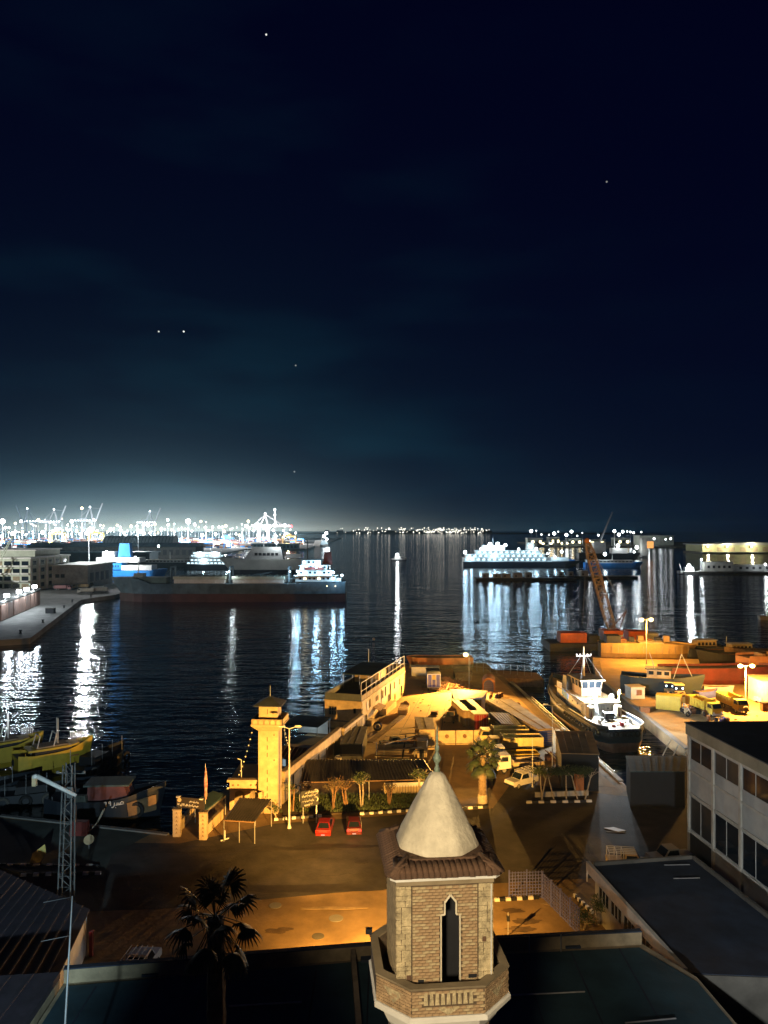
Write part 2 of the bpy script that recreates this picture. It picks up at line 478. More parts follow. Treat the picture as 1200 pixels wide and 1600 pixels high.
# wandering cracks and a scraped seam in the asphalt
rk = random.Random(41)
for (px, py, n, dx_, wd) in ((250, 1332, 16, 14, 0.10), (330, 1345, 14, 15, 0.07), (470, 1368, 10, 12, 0.06), (300, 1400, 12, 18, 0.08), (600, 1340, 8, 12, 0.06), (150, 1392, 9, 12, 0.07), (830, 1310, 8, 13, 0.06)):
    pts = []
    for k in range(n):
        p = G(px + k * dx_, py + rk.uniform(-2.2, 2.2) - k * 0.35); p.z = 0.009; pts.append(p)
    cm = MB()
    for a, b in zip(pts[:-1], pts[1:]): cm.bar(a, b, wd * rk.uniform(0.6, 1.5), 0.004)
    tag(cm.build('road_crack', m_patch), kind='structure')
for (px, py, n, dx_) in ((255, 1322, 12, 16), (640, 1345, 7, 14)):
    for off in (0, 1.5):
        pts = [G(px + k * dx_, py + off * 6 + 1.2 * math.sin(k * 0.5)) + Vector((0, 0, 0.0085)) for k in range(n)]
        cm = MB()
        for a, b in zip(pts[:-1], pts[1:]): cm.bar(a, b, 0.22, 0.003)
        tag(cm.build('tyre_mark', m_patch), kind='structure')
# ------------------------------------------------------------------ windows in a flat face
def window(parent, o, ux, w, h, depth=0.12, fm=None, pm=None, mull=1, bars=0, name='window'):
    """o: lower left corner on the wall face, ux: direction along the wall; the outward normal is ux x z."""
    ux = Vector(ux).normalized(); nz = Vector((0, 0, 1)); nn = ux.cross(nz)
    fm = fm or m_white; pm = pm or m_glass; o = Vector(o)
    fr = MB(); t = min(0.09, w * 0.12)
    def b(x0, x1, z0, z1, d0, d1, mb):
        mb.hexa([o + ux * x0 + nz * z0 + nn * d0, o + ux * x1 + nz * z0 + nn * d0, o + ux * x1 + nz * z0 + nn * d1, o + ux * x0 + nz * z0 + nn * d1],
                [o + ux * x0 + nz * z1 + nn * d0, o + ux * x1 + nz * z1 + nn * d0, o + ux * x1 + nz * z1 + nn * d1, o + ux * x0 + nz * z1 + nn * d1])
    b(-t, 0, -t, h + t, 0.003, 0.07, fr); b(w, w + t, -t, h + t, 0.003, 0.07, fr); b(0, w, -t, 0, 0.003, 0.07, fr); b(0, w, h, h + t, 0.003, 0.07, fr)
    for i in range(mull):
        x = w * (i + 1) / (mull + 1); b(x - t * 0.35, x + t * 0.35, 0, h, 0.012, 0.06, fr)
    for i in range(bars):
        z = h * (i + 1) / (bars + 1); b(0, w, z - t * 0.3, z + t * 0.3, 0.014, 0.055, fr)
    wo_ = fr.build(name, fm, parent)
    pn = MB(); b(0, w, 0, h, 0.002, 0.02, pn); pn.build('pane', pm, wo_)
    return wo_

# ------------------------------------------------------------------ minaret
MC = Vector((1.47, 21.28, 0))
mrot = math.radians(5.5)
mina = thing('minaret', 'brick minaret with a pale plaster spire above a tiled eave and octagonal balcony', 'minaret', MC, mrot)
hs = 1.27; zt = 23.86; zb = 20.68
# walls as four slabs round a hollow, the front with a pointed doorway (local -y faces the viewer)
door = [(-0.245, 22.94), (-0.245, zb), (0.245, zb), (0.245, 22.94)]
DX = 0.14
def rel(px, py, Y=20.02):                          # point of the front face in local x, z
    p = A(px, py, Y); q = Matrix.Rotation(-mrot, 3, 'Z') @ (p - MC); return q.x, p.z
w = MB()
w.box(-hs, DX - 0.25, -hs, -hs + 0.16, zb - 0.3, zt); w.box(DX + 0.25, hs, -hs, -hs + 0.16, zb - 0.3, zt)
top = [(DX - 0.25, 22.95), (DX - 0.15, 22.95), (DX - 0.15, 23.27), (DX, 23.46), (DX + 0.15, 23.27), (DX + 0.15, 22.95), (DX + 0.25, 22.95), (DX + 0.25, zt), (DX - 0.25, zt)]
w.extr([(x, -hs, z) for x, z in [(DX - 0.25, 22.95), (DX - 0.15, 22.95), (DX - 0.15, 23.27), (DX, 23.46), (DX, zt), (DX - 0.25, zt)]], (0, 0.16, 0))
w.extr([(x, -hs, z) for x, z in [(DX, zt), (DX, 23.46), (DX + 0.15, 23.27), (DX + 0.15, 22.95), (DX + 0.25, 22.95), (DX + 0.25, zt)]], (0, 0.16, 0))
w.box(-hs, hs, hs - 0.16, hs, zb - 0.3, zt); w.box(-hs, -hs + 0.16, -hs + 0.16, hs - 0.16, zb - 0.3, zt); w.box(hs - 0.16, hs, -hs + 0.16, hs - 0.16, zb - 0.3, zt)
wall_o = w.build('wall', m_mortar, mina)
# doorway trim: white plaster moulding along the opening, and a dark-coloured panel standing in for the shade inside
tr = MB(); ring = [(DX - 0.25, zb), (DX - 0.25, 22.95), (DX - 0.15, 22.95), (DX - 0.15, 23.27), (DX, 23.46), (DX + 0.15, 23.27), (DX + 0.15, 22.95), (DX + 0.25, 22.95), (DX + 0.25, zb)]
for (a, b_) in zip(ring[:-1], ring[1:]): tr.bar((a[0], -hs - 0.01, a[1]), (b_[0], -hs - 0.01, b_[1]), 0.035, 0.05)
tr.build('door_moulding', m_plaster, mina)
MB().box(DX - 0.5, DX + 0.5, -0.35, -0.25, zb - 0.3, zt - 0.1).build('door_shade_panel', m_dark, mina)
# bricks on the front face: each one a piece
bm_a = MB().box(-0.083, 0.083, -0.016, 0.016, -0.032, 0.032).mesh('brick', m_brick)
bm_b = MB().box(-0.083, 0.083, -0.016, 0.016, -0.032, 0.032).mesh('brick', m_brickpale)
bh_a = MB().box(-0.038, 0.038, -0.016, 0.016, -0.032, 0.032).mesh('brick', m_brick)
def open_half(z):
    if z < 22.93: return 0.285
    if z < 23.26: return 0.185
    if z < 23.5: return 0.185 * (23.5 - z) / 0.24 + 0.02
    return 0.0
qw = 0.40
nb = 0
course = 0.0795
rows = int((zt - 0.1 - zb) / course)
for r in range(rows):
    z = zb + 0.045 + r * course
    x = -hs + qw + 0.012 + (0.0 if r % 2 else -0.088)
    while x < hs - qw:
        x0, x1 = max(x, -hs + qw + 0.012), min(x + 0.166, hs - qw - 0.30 + 0.28)
        oh = open_half(z)
        mid = (x0 + x1) / 2
        hit = oh > 0 and x1 > DX - oh and x0 < DX + oh
        if hit:
            if x0 < DX - oh - 0.03: x1 = DX - oh
            elif x1 > DX + oh + 0.03: x0 = DX + oh
            else: x += 0.176; continue
        if x1 - x0 > 0.03:
            me = bm_a if rnd.random() < 0.68 else bm_b
            o = inst('brick', me, mina, ((x0 + x1) / 2, -hs - 0.010 + rnd.uniform(-0.004, 0.004), z), scale=((x1 - x0) / 0.166, 1, 1))
            nb += 1
        x += 0.176
# split-stone quoins at both edges
for s in (-1, 1):
    z = zb
    while z < zt - 0.16:
        h = rnd.choice((0.10, 0.13, 0.17, 0.145)); h = min(h, zt - 0.13 - z)
        if h < 0.06: break
        cut = rnd.choice((0, 0, 0.35, 0.6))
        xs = [(0, 1)] if not cut else [(0, cut), (cut, 1)]
        for a, b_ in xs:
            x0 = -hs - 0.012 + a * qw if s < 0 else hs - qw + 0.012 + a * (qw - 0.0)
            x1 = x0 + (b_ - a) * qw - 0.012
            d = rnd.uniform(0.02, 0.045)
            MB().taper(x0, x1, -hs - d, -hs + 0.01, z + 0.006, z + h - 0.006, 0.006, 0.006, 0.004, 0).build('stone', m_stone, mina)
        z += h
# the side toward the port: coursed bricks seen edge-on, one mass
sb = MB()
for r in range(rows):
    z = zb + 0.045 + r * course
    y = -hs + 0.02 + (0.088 if r % 2 else 0)
    while y < hs - 0.16:
        sb.box(-hs - 0.014, -hs + 0.01, y, y + 0.166, z - 0.032, z + 0.032); sb.box(hs - 0.01, hs + 0.014, y, y + 0.166, z - 0.032, z + 0.032); y += 0.176
tag(sb.build('side_bricks', m_brickpale, mina), kind='stuff')
MB().box(-hs - 0.02, hs + 0.02, -hs - 0.035, hs + 0.03, zt - 0.115, zt - 0.004).build('frieze', m_creamdark, mina)
# small putlog holes and vents
for x, z, ww, hh in ((-0.64, 21.25, 0.15, 0.09), (0.72, 21.33, 0.22, 0.09), (-0.96, 21.37, 0.12, 0.13), (1.03, 22.28, 0.10, 0.13)):
    MB().box(x - ww / 2, x + ww / 2, -hs - 0.052, -hs - 0.028, z - hh / 2, z + hh / 2).build('vent', m_tile if hh > 0.1 else m_dark, mina)
MB().box(1.20, 1.225, -hs - 0.06, -hs - 0.04, zb, zt - 0.15).build('cable', m_white, mina)
# eave: white cornice and barrel tiles laid on a chamfered square
def cham(h_, c): return [(-h_ + c, -h_), (h_ - c, -h_), (h_, -h_ + c), (h_, h_ - c), (h_ - c, h_), (-h_ + c, h_), (-h_, h_ - c), (-h_, -h_ + c)]
def ringz(h_, c, z): return [(x, y, z) for x, y in cham(h_, c)]
MB().loft([ringz(1.28, 0.02, zt), ringz(1.40, 0.10, zt + 0.05), ringz(1.45, 0.14, zt + 0.055), ringz(1.45, 0.14, zt + 0.15), ringz(1.3, 0.1, zt + 0.16)]).build('cornice', m_white, mina)
MB().loft([ringz(1.52, 0.20, zt + 0.165), ringz(1.52, 0.20, zt + 0.185), ringz(1.10, 0.28, zt + 0.42), ringz(1.0, 0.28, zt + 0.42)]).build('roof_bed', m_tile, mina)
tl = MB()
segs = 7
prof = [(0.075 * math.cos(math.pi * i / segs), 0.055 * math.sin(math.pi * i / segs)) for i in range(segs + 1)]
tl.loft([[(x, 0.0, z) for x, z in prof], [(x * 0.92, 0.58, z * 0.9 + 0.285) for x, z in prof]], cap=True)
tile_me = tl.mesh('tile', m_tile, True)
tl2 = MB(); tl2.loft([[(x, 0.0, z) for x, z in prof], [(x * 0.6, 0.56, z * 0.8 + 0.285) for x, z in prof]], cap=True)
tile_me2 = tl2.mesh('tile', m_tile, True)
poly = cham(1.57, 0.22)
roof_o = MB().loft([ringz(1.10, 0.28, zt + 0.40), ringz(1.12, 0.28, zt + 0.50), ringz(1.05, 0.26, zt + 0.50)]).build('roof', m_tile, mina)
for i in range(8):
    a, b_ = Vector(poly[i]), Vector(poly[(i + 1) % 8]); L_ = (b_ - a).length
    if L_ < 0.05: continue
    d = (b_ - a) / L_
    n_ = max(1, round(L_ / 0.152))
    ang = math.atan2(d.y, d.x)
    for k in range(n_):
        c = a + d * (k + 0.5) * L_ / n_
        if L_ > 1.0:
            inst('tile', tile_me, roof_o, (c.x, c.y, zt + 0.172 + rnd.uniform(-0.008, 0.008)), ang + rnd.uniform(-0.02, 0.02))
        else:
            inst('tile', tile_me2, roof_o, (c.x, c.y, zt + 0.172), ang)
# hip ridges
for k in range(4):
    a = math.pi / 4 + k * math.pi / 2
    MB().tube((2.04 * math.cos(a), 2.04 * math.sin(a), zt + 0.22), (1.36 * math.cos(a), 1.36 * math.sin(a), zt + 0.50), 0.075, 0.075, 8).build('ridge_tile', m_tile, roof_o, True)
# spire: eight plaster facets, hollow curve; finial
sp = []
for hh_, z in ((1.05, 0.46), (1.10, 0.53), (1.05, 0.64), (0.965, 0.84), (0.865, 1.05), (0.755, 1.28), (0.64, 1.52), (0.52, 1.76), (0.405, 1.98), (0.305, 2.16), (0.245, 2.27), (0.195, 2.35), (0.13, 2.40), (0.08, 2.42)):
    pts = []
    base8 = [Vector(p) for p in cham(hh_, hh_ * 0.56)]
    for i in range(8):
        p, q, r_ = base8[i - 1], base8[i], base8[(i + 1) % 8]
        pts += [q.lerp(p, 0.20), q.lerp(p, 0.07).lerp(q.lerp(r_, 0.07), 0.5), q.lerp(r_, 0.20)]
    wob = 1 + 0.006 * math.sin(z * 17)
    sp.append([(p.x * wob, p.y * wob, zt + z) for p in pts])
MB().loft(sp).build('spire', m_plaster, mina, True)
MB().lathe([(0.085, 0), (0.08, 0.1), (0.05, 0.2), (0.055, 0.27), (0.105, 0.34), (0.12, 0.40), (0.10, 0.46), (0.045, 0.54), (0.045, 0.60), (0.065, 0.66), (0.06, 0.72), (0.035, 0.78), (0.035, 1.0), (0.02, 1.06), (0.01, 1.30)], 12, (0, 0, zt + 2.38)).build('finial', m_patina, mina, True)
# balcony: octagonal parapet with brick faces
ph = 1.76; pc = 0.82; pt = 21.30; pb = 20.62
outer, inner = cham(ph, pc), cham(ph - 0.16, pc - 0.065)
pr = MB()
n8 = 8
v = [(x, y, pb) for x, y in outer] + [(x, y, pt) for x, y in outer] + [(x, y, pt) for x, y in inner] + [(x, y, pb) for x, y in inner]
f = []
for i in range(8):
    j = (i + 1) % 8
    f += [(i, j, 8 + j, 8 + i), (8 + i, 8 + j, 16 + j, 16 + i), (16 + i, 16 + j, 24 + j, 24 + i)]
pr.add(v, f)
par = pr.build('parapet', m_mortar, mina)
pcap = MB()
o2, i2 = cham(ph + 0.03, pc), cham(ph - 0.19, pc - 0.075)
v = [(x, y, z) for z, q in ((pt + 0.003, o2), (pt + 0.05, o2), (pt + 0.05, i2), (pt + 0.003, i2)) for x, y in q]
f = []
for i in range(8):
    j = (i + 1) % 8
    f += [(i, j, 8 + j, 8 + i), (8 + i, 8 + j, 16 + j, 16 + i), (16 + i, 16 + j, 24 + j, 24 + i), (24 + i, 24 + j, j, i)]
pcap.add(v, f).build('parapet_cap', m_creamdark, mina)
MB().prism(cham(ph - 0.05, pc), 20.52, 20.62).build('balcony_floor', m_quaydark, mina)
MB().loft([ringz(ph + 0.02, pc, 20.61), ringz(ph + 0.06, pc, 20.58), ringz(ph + 0.06, pc, 20.48), ringz(ph - 0.1, pc, 20.44), ringz(1.45, 0.6, 20.0), ringz(1.3, 0.5, 19.8)]).build('balcony_cornice', m_white, mina)
MB().prism(cham(1.27, 0.45), 0.0, 19.82).build('shaft', m_creamdark, mina)
pbr = MB()
prow = int((pt - pb - 0.02) / course)
for i in (0, 1, 7):
    a, b_ = Vector((*outer[i], 0)), Vector((*outer[(i + 1) % 8], 0)); L_ = (b_ - a).length; d = (b_ - a) / L_; nn = Vector((d.y, -d.x, 0)); ang = math.atan2(d.y, d.x)
    for r in range(prow):
        z = pb + 0.05 + r * course; x = -0.088 if r % 2 else 0.0
        while x < L_ - 0.02:
            x0, x1 = max(x, 0.004), min(x + 0.166, L_ - 0.004)
            panel = i == 0 and 0.3 < (x0 + x1) / 2 < L_ - 0.3 and 3 <= r <= 6
            if x1 - x0 > 0.035 and not panel:
                c = a + d * (x0 + x1) / 2 + nn * (0.006 + rnd.uniform(-0.004, 0.004))
                if i == 0: inst('brick', bm_a if rnd.random() < 0.75 else bm_b, par, (c.x, c.y, z), ang, ((x1 - x0) / 0.166, 1, 1))
                else:
                    q = [c - d * (x1 - x0) / 2 + nn * -0.01, c + d * (x1 - x0) / 2 + nn * -0.01, c + d * (x1 - x0) / 2 + nn * 0.016, c - d * (x1 - x0) / 2 + nn * 0.016]
                    pbr.hexa([(p.x, p.y, z - 0.032) for p in q], [(p.x, p.y, z + 0.032) for p in q])
            x += 0.176
tag(pbr.build('corner_bricks', m_brick, par), kind='stuff')
# carved panel of upright stone strips on the front of the parapet, and triangles on the corner faces
L0 = outer[1][0] - outer[0][0]
for k in range(9):
    x = outer[0][0] + 0.36 + k * (L0 - 0.72) / 8
    MB().taper(x - 0.055, x + 0.055, -ph - 0.035, -ph + 0.01, pb + 0.30, pb + 0.60 + rnd.uniform(-0.02, 0.02), 0.02, 0.02, 0.01, 0).build('carved_strip', m_stone, par)
MB().extr([(-0.28, -ph - 0.028, pb + 0.20), (0, -ph - 0.028, pb + 0.03), (0.28, -ph - 0.028, pb + 0.20)], (0, 0.02, 0)).build('carved_strip', m_stone, par)
for i in (1, 7):
    a, b_ = Vector((*outer[i], 0)), Vector((*outer[(i + 1) % 8], 0)); d = (b_ - a).normalized(); L_ = (b_ - a).length; nn = Vector((d.y, -d.x, 0))
    c = a + d * L_ / 2 + nn * 0.024
    MB().extr([c - d * 0.34 + Vector((0, 0, pb + 0.50)), c + Vector((0, 0, pb + 0.16)), c + d * 0.34 + Vector((0, 0, pb + 0.50))], -nn * 0.02).build('carved_triangle', m_stone, par)
lp = thing('floodlight', 'small unlit box floodlight on the corner of the minaret balcony', 'floodlight', MC + Matrix.Rotation(mrot, 3, 'Z') @ Vector((-ph - 0.02, 0.82, pt + 0.05)))
MB().bar((0, 0, 0), (-0.05, 0, 0.12), 0.03).build('bracket', m_dark, lp)
MB().box(-0.14, 0.04, -0.07, 0.07, 0.10, 0.24).build('housing', m_dark, lp)

# ------------------------------------------------------------------ low buildings in front
PL, PM, PR_ = Vector((-19.6, 47.2, 0)), Vector((-1.2, 49.9, 0)), Vector((17.2, 51.6, 0))
nb1 = thing('low_building', 'low flat-roofed building with a dark felt roof in front of the road', 'building', (0, 0, 0))
ROOF = [(-19.6, 47.2), (-1.2, 49.9), (17.2, 51.6), (19.4, 47.6), (21, 30), (-19, 30)]
MB().prism(ROOF, 0.0, 5.2).build('wall', m_creamdark, nb1)
MB().prism([(-19.3, 46.6), (-1.2, 49.3), (16.9, 50.9), (19.2, 47.0), (20.7, 30.3), (-18.7, 30.3)], 5.2, 5.25).build('roof', m_roofteal, nb1)
for a, b_ in ((PL, PM), (PM, PR_)):
    d = (b_ - a).normalized(); nn = Vector((d.y, -d.x, 0))
    q = [a, b_, b_ + nn * 0.28, a + nn * 0.28]
    MB().prism([(p.x, p.y) for p in q], 5.203, 6.05).build('parapet', m_creamdark, nb1)
    q = [a - nn * 0.05, b_ - nn * 0.05, b_ + nn * 0.34, a + nn * 0.34]
    MB().prism([(p.x, p.y) for p in q], 6.053, 6.13).build('parapet_cap', m_roofdark, nb1)
# parapet between the two roof halves, near the minaret
a, b_ = Vector((-2.0, 49.4, 0)), Vector((-0.6, 33.0, 0))
MB().bar(a + Vector((0, 0, 5.6)), b_ + Vector((0, 0, 5.6)), 0.3, 0.72).build('parapet', m_creamdark, nb1)
for i in range(3):
    MB().box(-15 + i * 13.5, -14 + i * 13.5, 47.5 + i * 1.6, 48.1 + i * 1.6, 5.26, 5.4).build('roof_patch', m_roofdark, nb1)
for x, y in ((9.5, 50.2), (11.6, 50.35), (6.3, 49.9)):
    MB().tube((x, y, 5.25), (x, y, 6.4), 0.035).build('pipe', m_steel, nb1)
for k in range(11):
    x = -17.5 + k * 3.3
    MB().box(x, x + 0.10, 31, 46.2 + (x + 19.6) * 0.13, 5.253, 5.275).build('felt_seam', m_roofdark, nb1)
for x, y, l_ in ((-9, 44.5, 4.2), (7, 45.5, 5.0), (13.5, 43, 3.0)): MB().tube((x, y, 5.33), (x + l_, y + 0.4, 5.33), 0.05, n=6).build('roof_pipe', m_steel, nb1)
MB().ball((-14.4, 40.2, 5.35), 0.32, 10, 0.6).build('vent_cap', m_quay, nb1)

# sodium wall lamps on the street side of the low building, hidden behind the minaret
wl_ = thing('wall_lamp', 'sodium floodlights on a bracket over the street side of the low building', 'wall lamp', (1.5, 50.3, 5.0))
MB().path([(0, 0, 0), (0, 0.1, 1.0), (0, 0.8, 1.6)], 0.05).build('bracket', m_steel, wl_)
MB().box(-0.25, 0.25, 0.7, 0.95, 1.45, 1.75).build('housing', m_dark, wl_)
MB().box(-0.2, 0.2, 0.952, 0.96, 1.5, 1.70).build('lens', m_e_sod, wl_)
MB().box(-1.05, -0.55, 0.7, 0.95, 1.45, 1.75).build('housing', m_dark, wl_)
MB().box(-1.0, -0.6, 0.952, 0.96, 1.5, 1.70).build('lens', m_e_sod, wl_)
lamp('wall_lamp_light', wl_, (0, 1.15, 1.55), 80000, SODIUM, 0.12, (0.05, 1, -1.0), 116, 1.0)
lamp('wall_lamp_light', wl_, (-0.8, 1.2, 1.6), 270000, SODIUM, 0.12, (-0.33, 1, 0.09), 54, 0.8)
lamp('wall_lamp_light', wl_, (0.3, 1.2, 1.6), 480000, SODIUM, 0.12, (0.20, 1, 0.035), 29, 0.9)
# facade floodlight on the building the view is taken from, aimed at the minaret
fl = thing('facade_floodlight', 'warm floodlight on the facade below the viewpoint facing the minaret', 'floodlight', (-3.0, -0.6, 30.0))
MB().box(-0.25, 0.25, -0.2, 0.0, -0.2, 0.2).build('housing', m_dark, fl)
MB().box(-0.2, 0.2, 0.003, 0.01, -0.15, 0.15).build('lens', m_e_warm, fl)
lamp('facade_light', fl, (0, 0.2, 0), 27000, (1.0, 0.79, 0.49), 0.9, MC + Vector((0, 0, 23.3)) - Vector((-3.0, -0.4, 30.0)), 34, 0.6)
fl2 = thing('facade_floodlight', 'cool floodlight on the facade below the viewpoint facing the white flats', 'floodlight', (9.0, 1.0, 16.0))
MB().box(-0.25, 0.25, -0.2, 0.0, -0.2, 0.2).build('housing', m_dark, fl2)
MB().box(-0.2, 0.2, 0.003, 0.01, -0.15, 0.15).build('lens', m_e_cool, fl2)
lamp('facade_light', fl2, (0, 0.2, 0), 95000, (0.92, 0.95, 0.92), 0.4, Vector((30, 66, 7)) - Vector((9, 1.2, 16)), 27, 1.0)
fl4 = thing('facade_floodlight', 'cool floodlight on the facade below the viewpoint facing the left quay', 'floodlight', (-9.0, 1.0, 17.0))
MB().box(-0.25, 0.25, -0.2, 0.0, -0.2, 0.2).build('housing', m_dark, fl4)
MB().box(-0.2, 0.2, 0.003, 0.01, -0.15, 0.15).build('lens', m_e_cool, fl4)
lamp('facade_light', fl4, (0, 0.2, 0), 120000, (0.62, 0.88, 1.0), 0.4, Vector((-48, 108, 1)) - Vector((-9, 1.2, 17)), 30, 1.0)

# ------------------------------------------------------------------ dark shed, far left, with white end wall
m_shedroof = M('dark_purple_tiles', (0.030, 0.024, 0.036), 0.8, 0.3, 1.5)
sh = thing('dark_shed', 'dark tiled shed with a white end wall at the left edge', 'shed', (0, 0, 0))
e1, e2 = Vector((-23.0, 60.0, 3.15)), Vector((-21.5, 50.0, 3.15)); r1, r2 = Vector((-46, 73.0, 4.6)), Vector((-46, 49.0, 4.6))
MB().prism([(-23.15, 59.8), (-21.65, 50.2), (-45, 50.2), (-45, 72)], 0, 3.0).build('wall', m_white, sh)
rf_o = MB().hexa([e1, e2, r2, r1], [p + Vector((0, 0, 0.12)) for p in (e1, e2, r2, r1)]).build('roof', m_shedroof, sh)
for k in range(1, 30):
    t = k / 30; a = e1.lerp(r1, t) + Vector((0, 0, 0.14)); b_ = e2.lerp(r2, t) + Vector((0, 0, 0.14))
    MB().bar(a, b_, 0.16, 0.06).build('roof_rib', m_shedroof, rf_o)
MB().tube((-22.95, 59.2, 0), (-22.95, 59.2, 3.1), 0.06).build('downpipe', m_steel, sh)
MB().box(-22.75, -22.5, 59.2, 59.5, 0, 1.9).build('red_post', m_red, sh)
dr = thing('dark_roof', 'dark purple ribbed roof at the lower left corner', 'roof', (0, 0, 0))
MB().prism([(-19.9, 47.1), (-19.4, 30), (-45, 30), (-45, 44.5)], 0, 5.3).build('wall', m_creamdark, dr)
MB().prism([(-19.95, 47.3), (-19.35, 30), (-46, 30), (-46, 44.5)], 5.303, 5.7).build('roof', m_shedroof, dr)
for k in range(18): MB().bar((-21.5 - k * 1.3, 47.0 - k * 0.13, 5.72), (-21.2 - k * 1.3, 30.2, 5.72), 0.14, 0.08).build('roof_rib', m_shedroof, dr)
an = thing('antenna_mast', 'thin leaning television antenna mast in front of the dark shed', 'antenna', (0, 0, 0))
p0, p1 = A(101, 1615, 34), A(113, 1400, 34.6)
MB().tube(p0, p1, 0.05, 0.035).build('pole', m_steel, an)
for (xa, ya, xb, yb, t) in ((68, 1410, 110, 1402, 34.5), (64, 1471, 109, 1462, 34.3)):
    MB().tube(A(xa, ya, t + 0.4), A(xb, yb, t), 0.012, n=5).build('aerial', m_steel, an)
MB().tube(A(101, 1615, 34), Vector((A(101, 1615, 34).x - 0.3, 34.0, 0)), 0.05).build('pole', m_steel, an)

# ------------------------------------------------------------------ lattice mast with lamp arm
m_dull = M('dull_steel', (0.13, 0.14, 0.14), 0.6, 0.3, 2.0, metal=0.3)
lm = thing('lattice_mast', 'grey lattice mast with an unlit lamp arm beside the dark shed', 'mast', (0, 0, 0))
bx, by = -26.3, 64.0
mb = MB(); hw = 0.45
for sx in (-1, 1):
    for sy in (-1, 1):
        MB().tube((bx + sx * hw * 1.25 + -0.25, by + sy * hw, 0), (bx + sx * hw * 0.8 + 0.05, by + sy * hw * 0.7, 13.4), 0.06, n=6).build('leg', m_dull, lm)
k = 0
z = 0.6
while z < 13.0:
    q = 1.25 - 0.45 * z / 14.6; z2 = z + 0.9; q2 = 1.25 - 0.45 * z2 / 14.6; ox = -0.25 + 0.3 * z / 14.6; ox2 = -0.25 + 0.3 * z2 / 14.6
    s = 1 if k % 2 else -1
    for sy in (-1, 1): mb.tube((bx + s * hw * q + ox, by + sy * hw * 0.85, z), (bx - s * hw * q2 + ox2, by + sy * hw * 0.85, z2), 0.025, n=5)
    mb.tube((bx - hw * q + ox, by - hw * 0.85, z), (bx + hw * q + ox, by - hw * 0.85, z), 0.02, n=5)
    z = z2; k += 1
tag(mb.build('lacing', m_dull, lm), kind='stuff')
arm = MB(); a0, a1 = A(119, 1243, 63.2), A(58, 1213, 62.8)
arm.tube(a0, a1, 0.14, 0.2, 8); arm.tube(a1, A(52, 1214, 62.8), 0.2, 0.2, 8)
arm.build('lamp_arm', m_white, lm, True)
MB().bar(A(54, 1212, 62.8), A(54, 1228, 62.8), 0.32, 0.30).build('lamp_head', m_cream, lm)
MB().bar(A(110, 1198, 64), A(110, 1172, 64), 0.05).build('top_rod', m_dull, lm)
MB().box(bx + 0.15, bx + 0.6, by - 0.7, by - 0.5, 10.8, 11.7).build('junction_box', m_dull, lm)
for sx in (-0.9, 1.3): MB().ball((bx + sx, by, 12.7), 0.14, 8).build('insulator', m_quay, lm)
MB().bar((bx - 1.0, by, 12.6), (bx + 1.4, by, 12.6), 0.06).build('crossarm', m_dull, lm)

# ------------------------------------------------------------------ white block of flats at the right
fb = thing('white_flats', 'white three-storey block with wide dark windows at the right edge', 'building', (0, 0, 0))
fx0, fx1 = Vector((30.75, 77.5, 0)), Vector((34.2, 46.0, 0))
d = (fx1 - fx0).normalized(); nn = Vector((d.y, -d.x, 0))      # nn points to -x
if nn.x > 0: nn = -nn
ztop = 13.35
back = [(fx0.x, fx0.y), (fx1.x, fx1.y), (60, 46), (60, 78.5)]
MB().prism(back, 0, ztop - 1.1).build('wall', m_greywall, fb)
b2 = [(fx0.x - 0.25, fx0.y + 0.2), (fx1.x - 0.3, fx1.y), (60, 46), (60, 78.8)]
MB().prism(b2, ztop - 1.09, ztop).build('parapet', M('parapet_render', (0.26, 0.25, 0.18), 0.85, 0.2, 0.6, stain=0.4), fb)
MB().prism([(fx0.x - 0.35, fx0.y + 0.3), (fx1.x - 0.4, fx1.y), (60, 46), (60, 78.9)], ztop + 0.004, ztop + 0.10).build('roof', m_roofdark, fb)
bay = 4.55
m_curtain = M('dim_curtain', (0.016, 0.018, 0.020), 0.4, 0.5, 1.5)
for i in range(6):
    o = fx0 + d * (0.18 + i * bay)
    # columns proud of the wall
    c0 = o - d * 0.17
    MB().hexa([c0 + nn * -0.002, c0 + d * 0.34 - nn * 0.002, c0 + d * 0.34 + nn * 0.16, c0 + nn * 0.16],
              [p + Vector((0, 0, ztop - 1.12)) for p in (c0 - nn * 0.002, c0 + d * 0.34 - nn * 0.002, c0 + d * 0.34 + nn * 0.16, c0 + nn * 0.16)]).build('column', m_offwhite, fb)
    for (z0, z1, kind_) in ((9.95, 11.9, 'w'), (8.75, 9.85, 'p'), (6.65, 8.6, 'p'), (2.9, 6.15, 'w')):
        if i == 5: continue
        a = o + d * 0.28 + Vector((0, 0, z0))
        wdt = bay - 0.56
        if kind_ == 'w':
            w_o = window(fb, o + d * 0.3 + Vector((0, 0, z0)) + nn * 0.0, d if d.cross(Vector((0, 0, 1))).dot(nn) > 0 else -d, wdt - 0.1, z1 - z0, fm=m_greywall, pm=(m_glass, m_glass, m_curtain)[(i * 2 + int(z0)) % 3], mull=1) if d.cross(Vector((0, 0, 1))).dot(nn) > 0 else window(fb, o + d * (0.3 + wdt - 0.1) + Vector((0, 0, z0)), -d, wdt - 0.1, z1 - z0, fm=m_greywall, pm=(m_glass, m_glass, m_curtain)[(i * 2 + int(z0)) % 3], mull=1)
        else:
            q = [a, a + d * wdt, a + d * wdt + nn * 0.06, a + nn * 0.06]
            MB().hexa(q, [p + Vector((0, 0, z1 - z0)) for p in q]).build('panel', m_greywall, fb)
    if i == 0:
        a = o + d * 0.2 + Vector((0, 0, 0.0)); q = [a + nn * 0.003, a + d * 4.2 + nn * 0.003, a + d * 4.2 + nn * 0.05, a + nn * 0.05]
        MB().hexa(q, [p + Vector((0, 0, 2.5)) for p in q]).build('shutter', m_dark, fb)
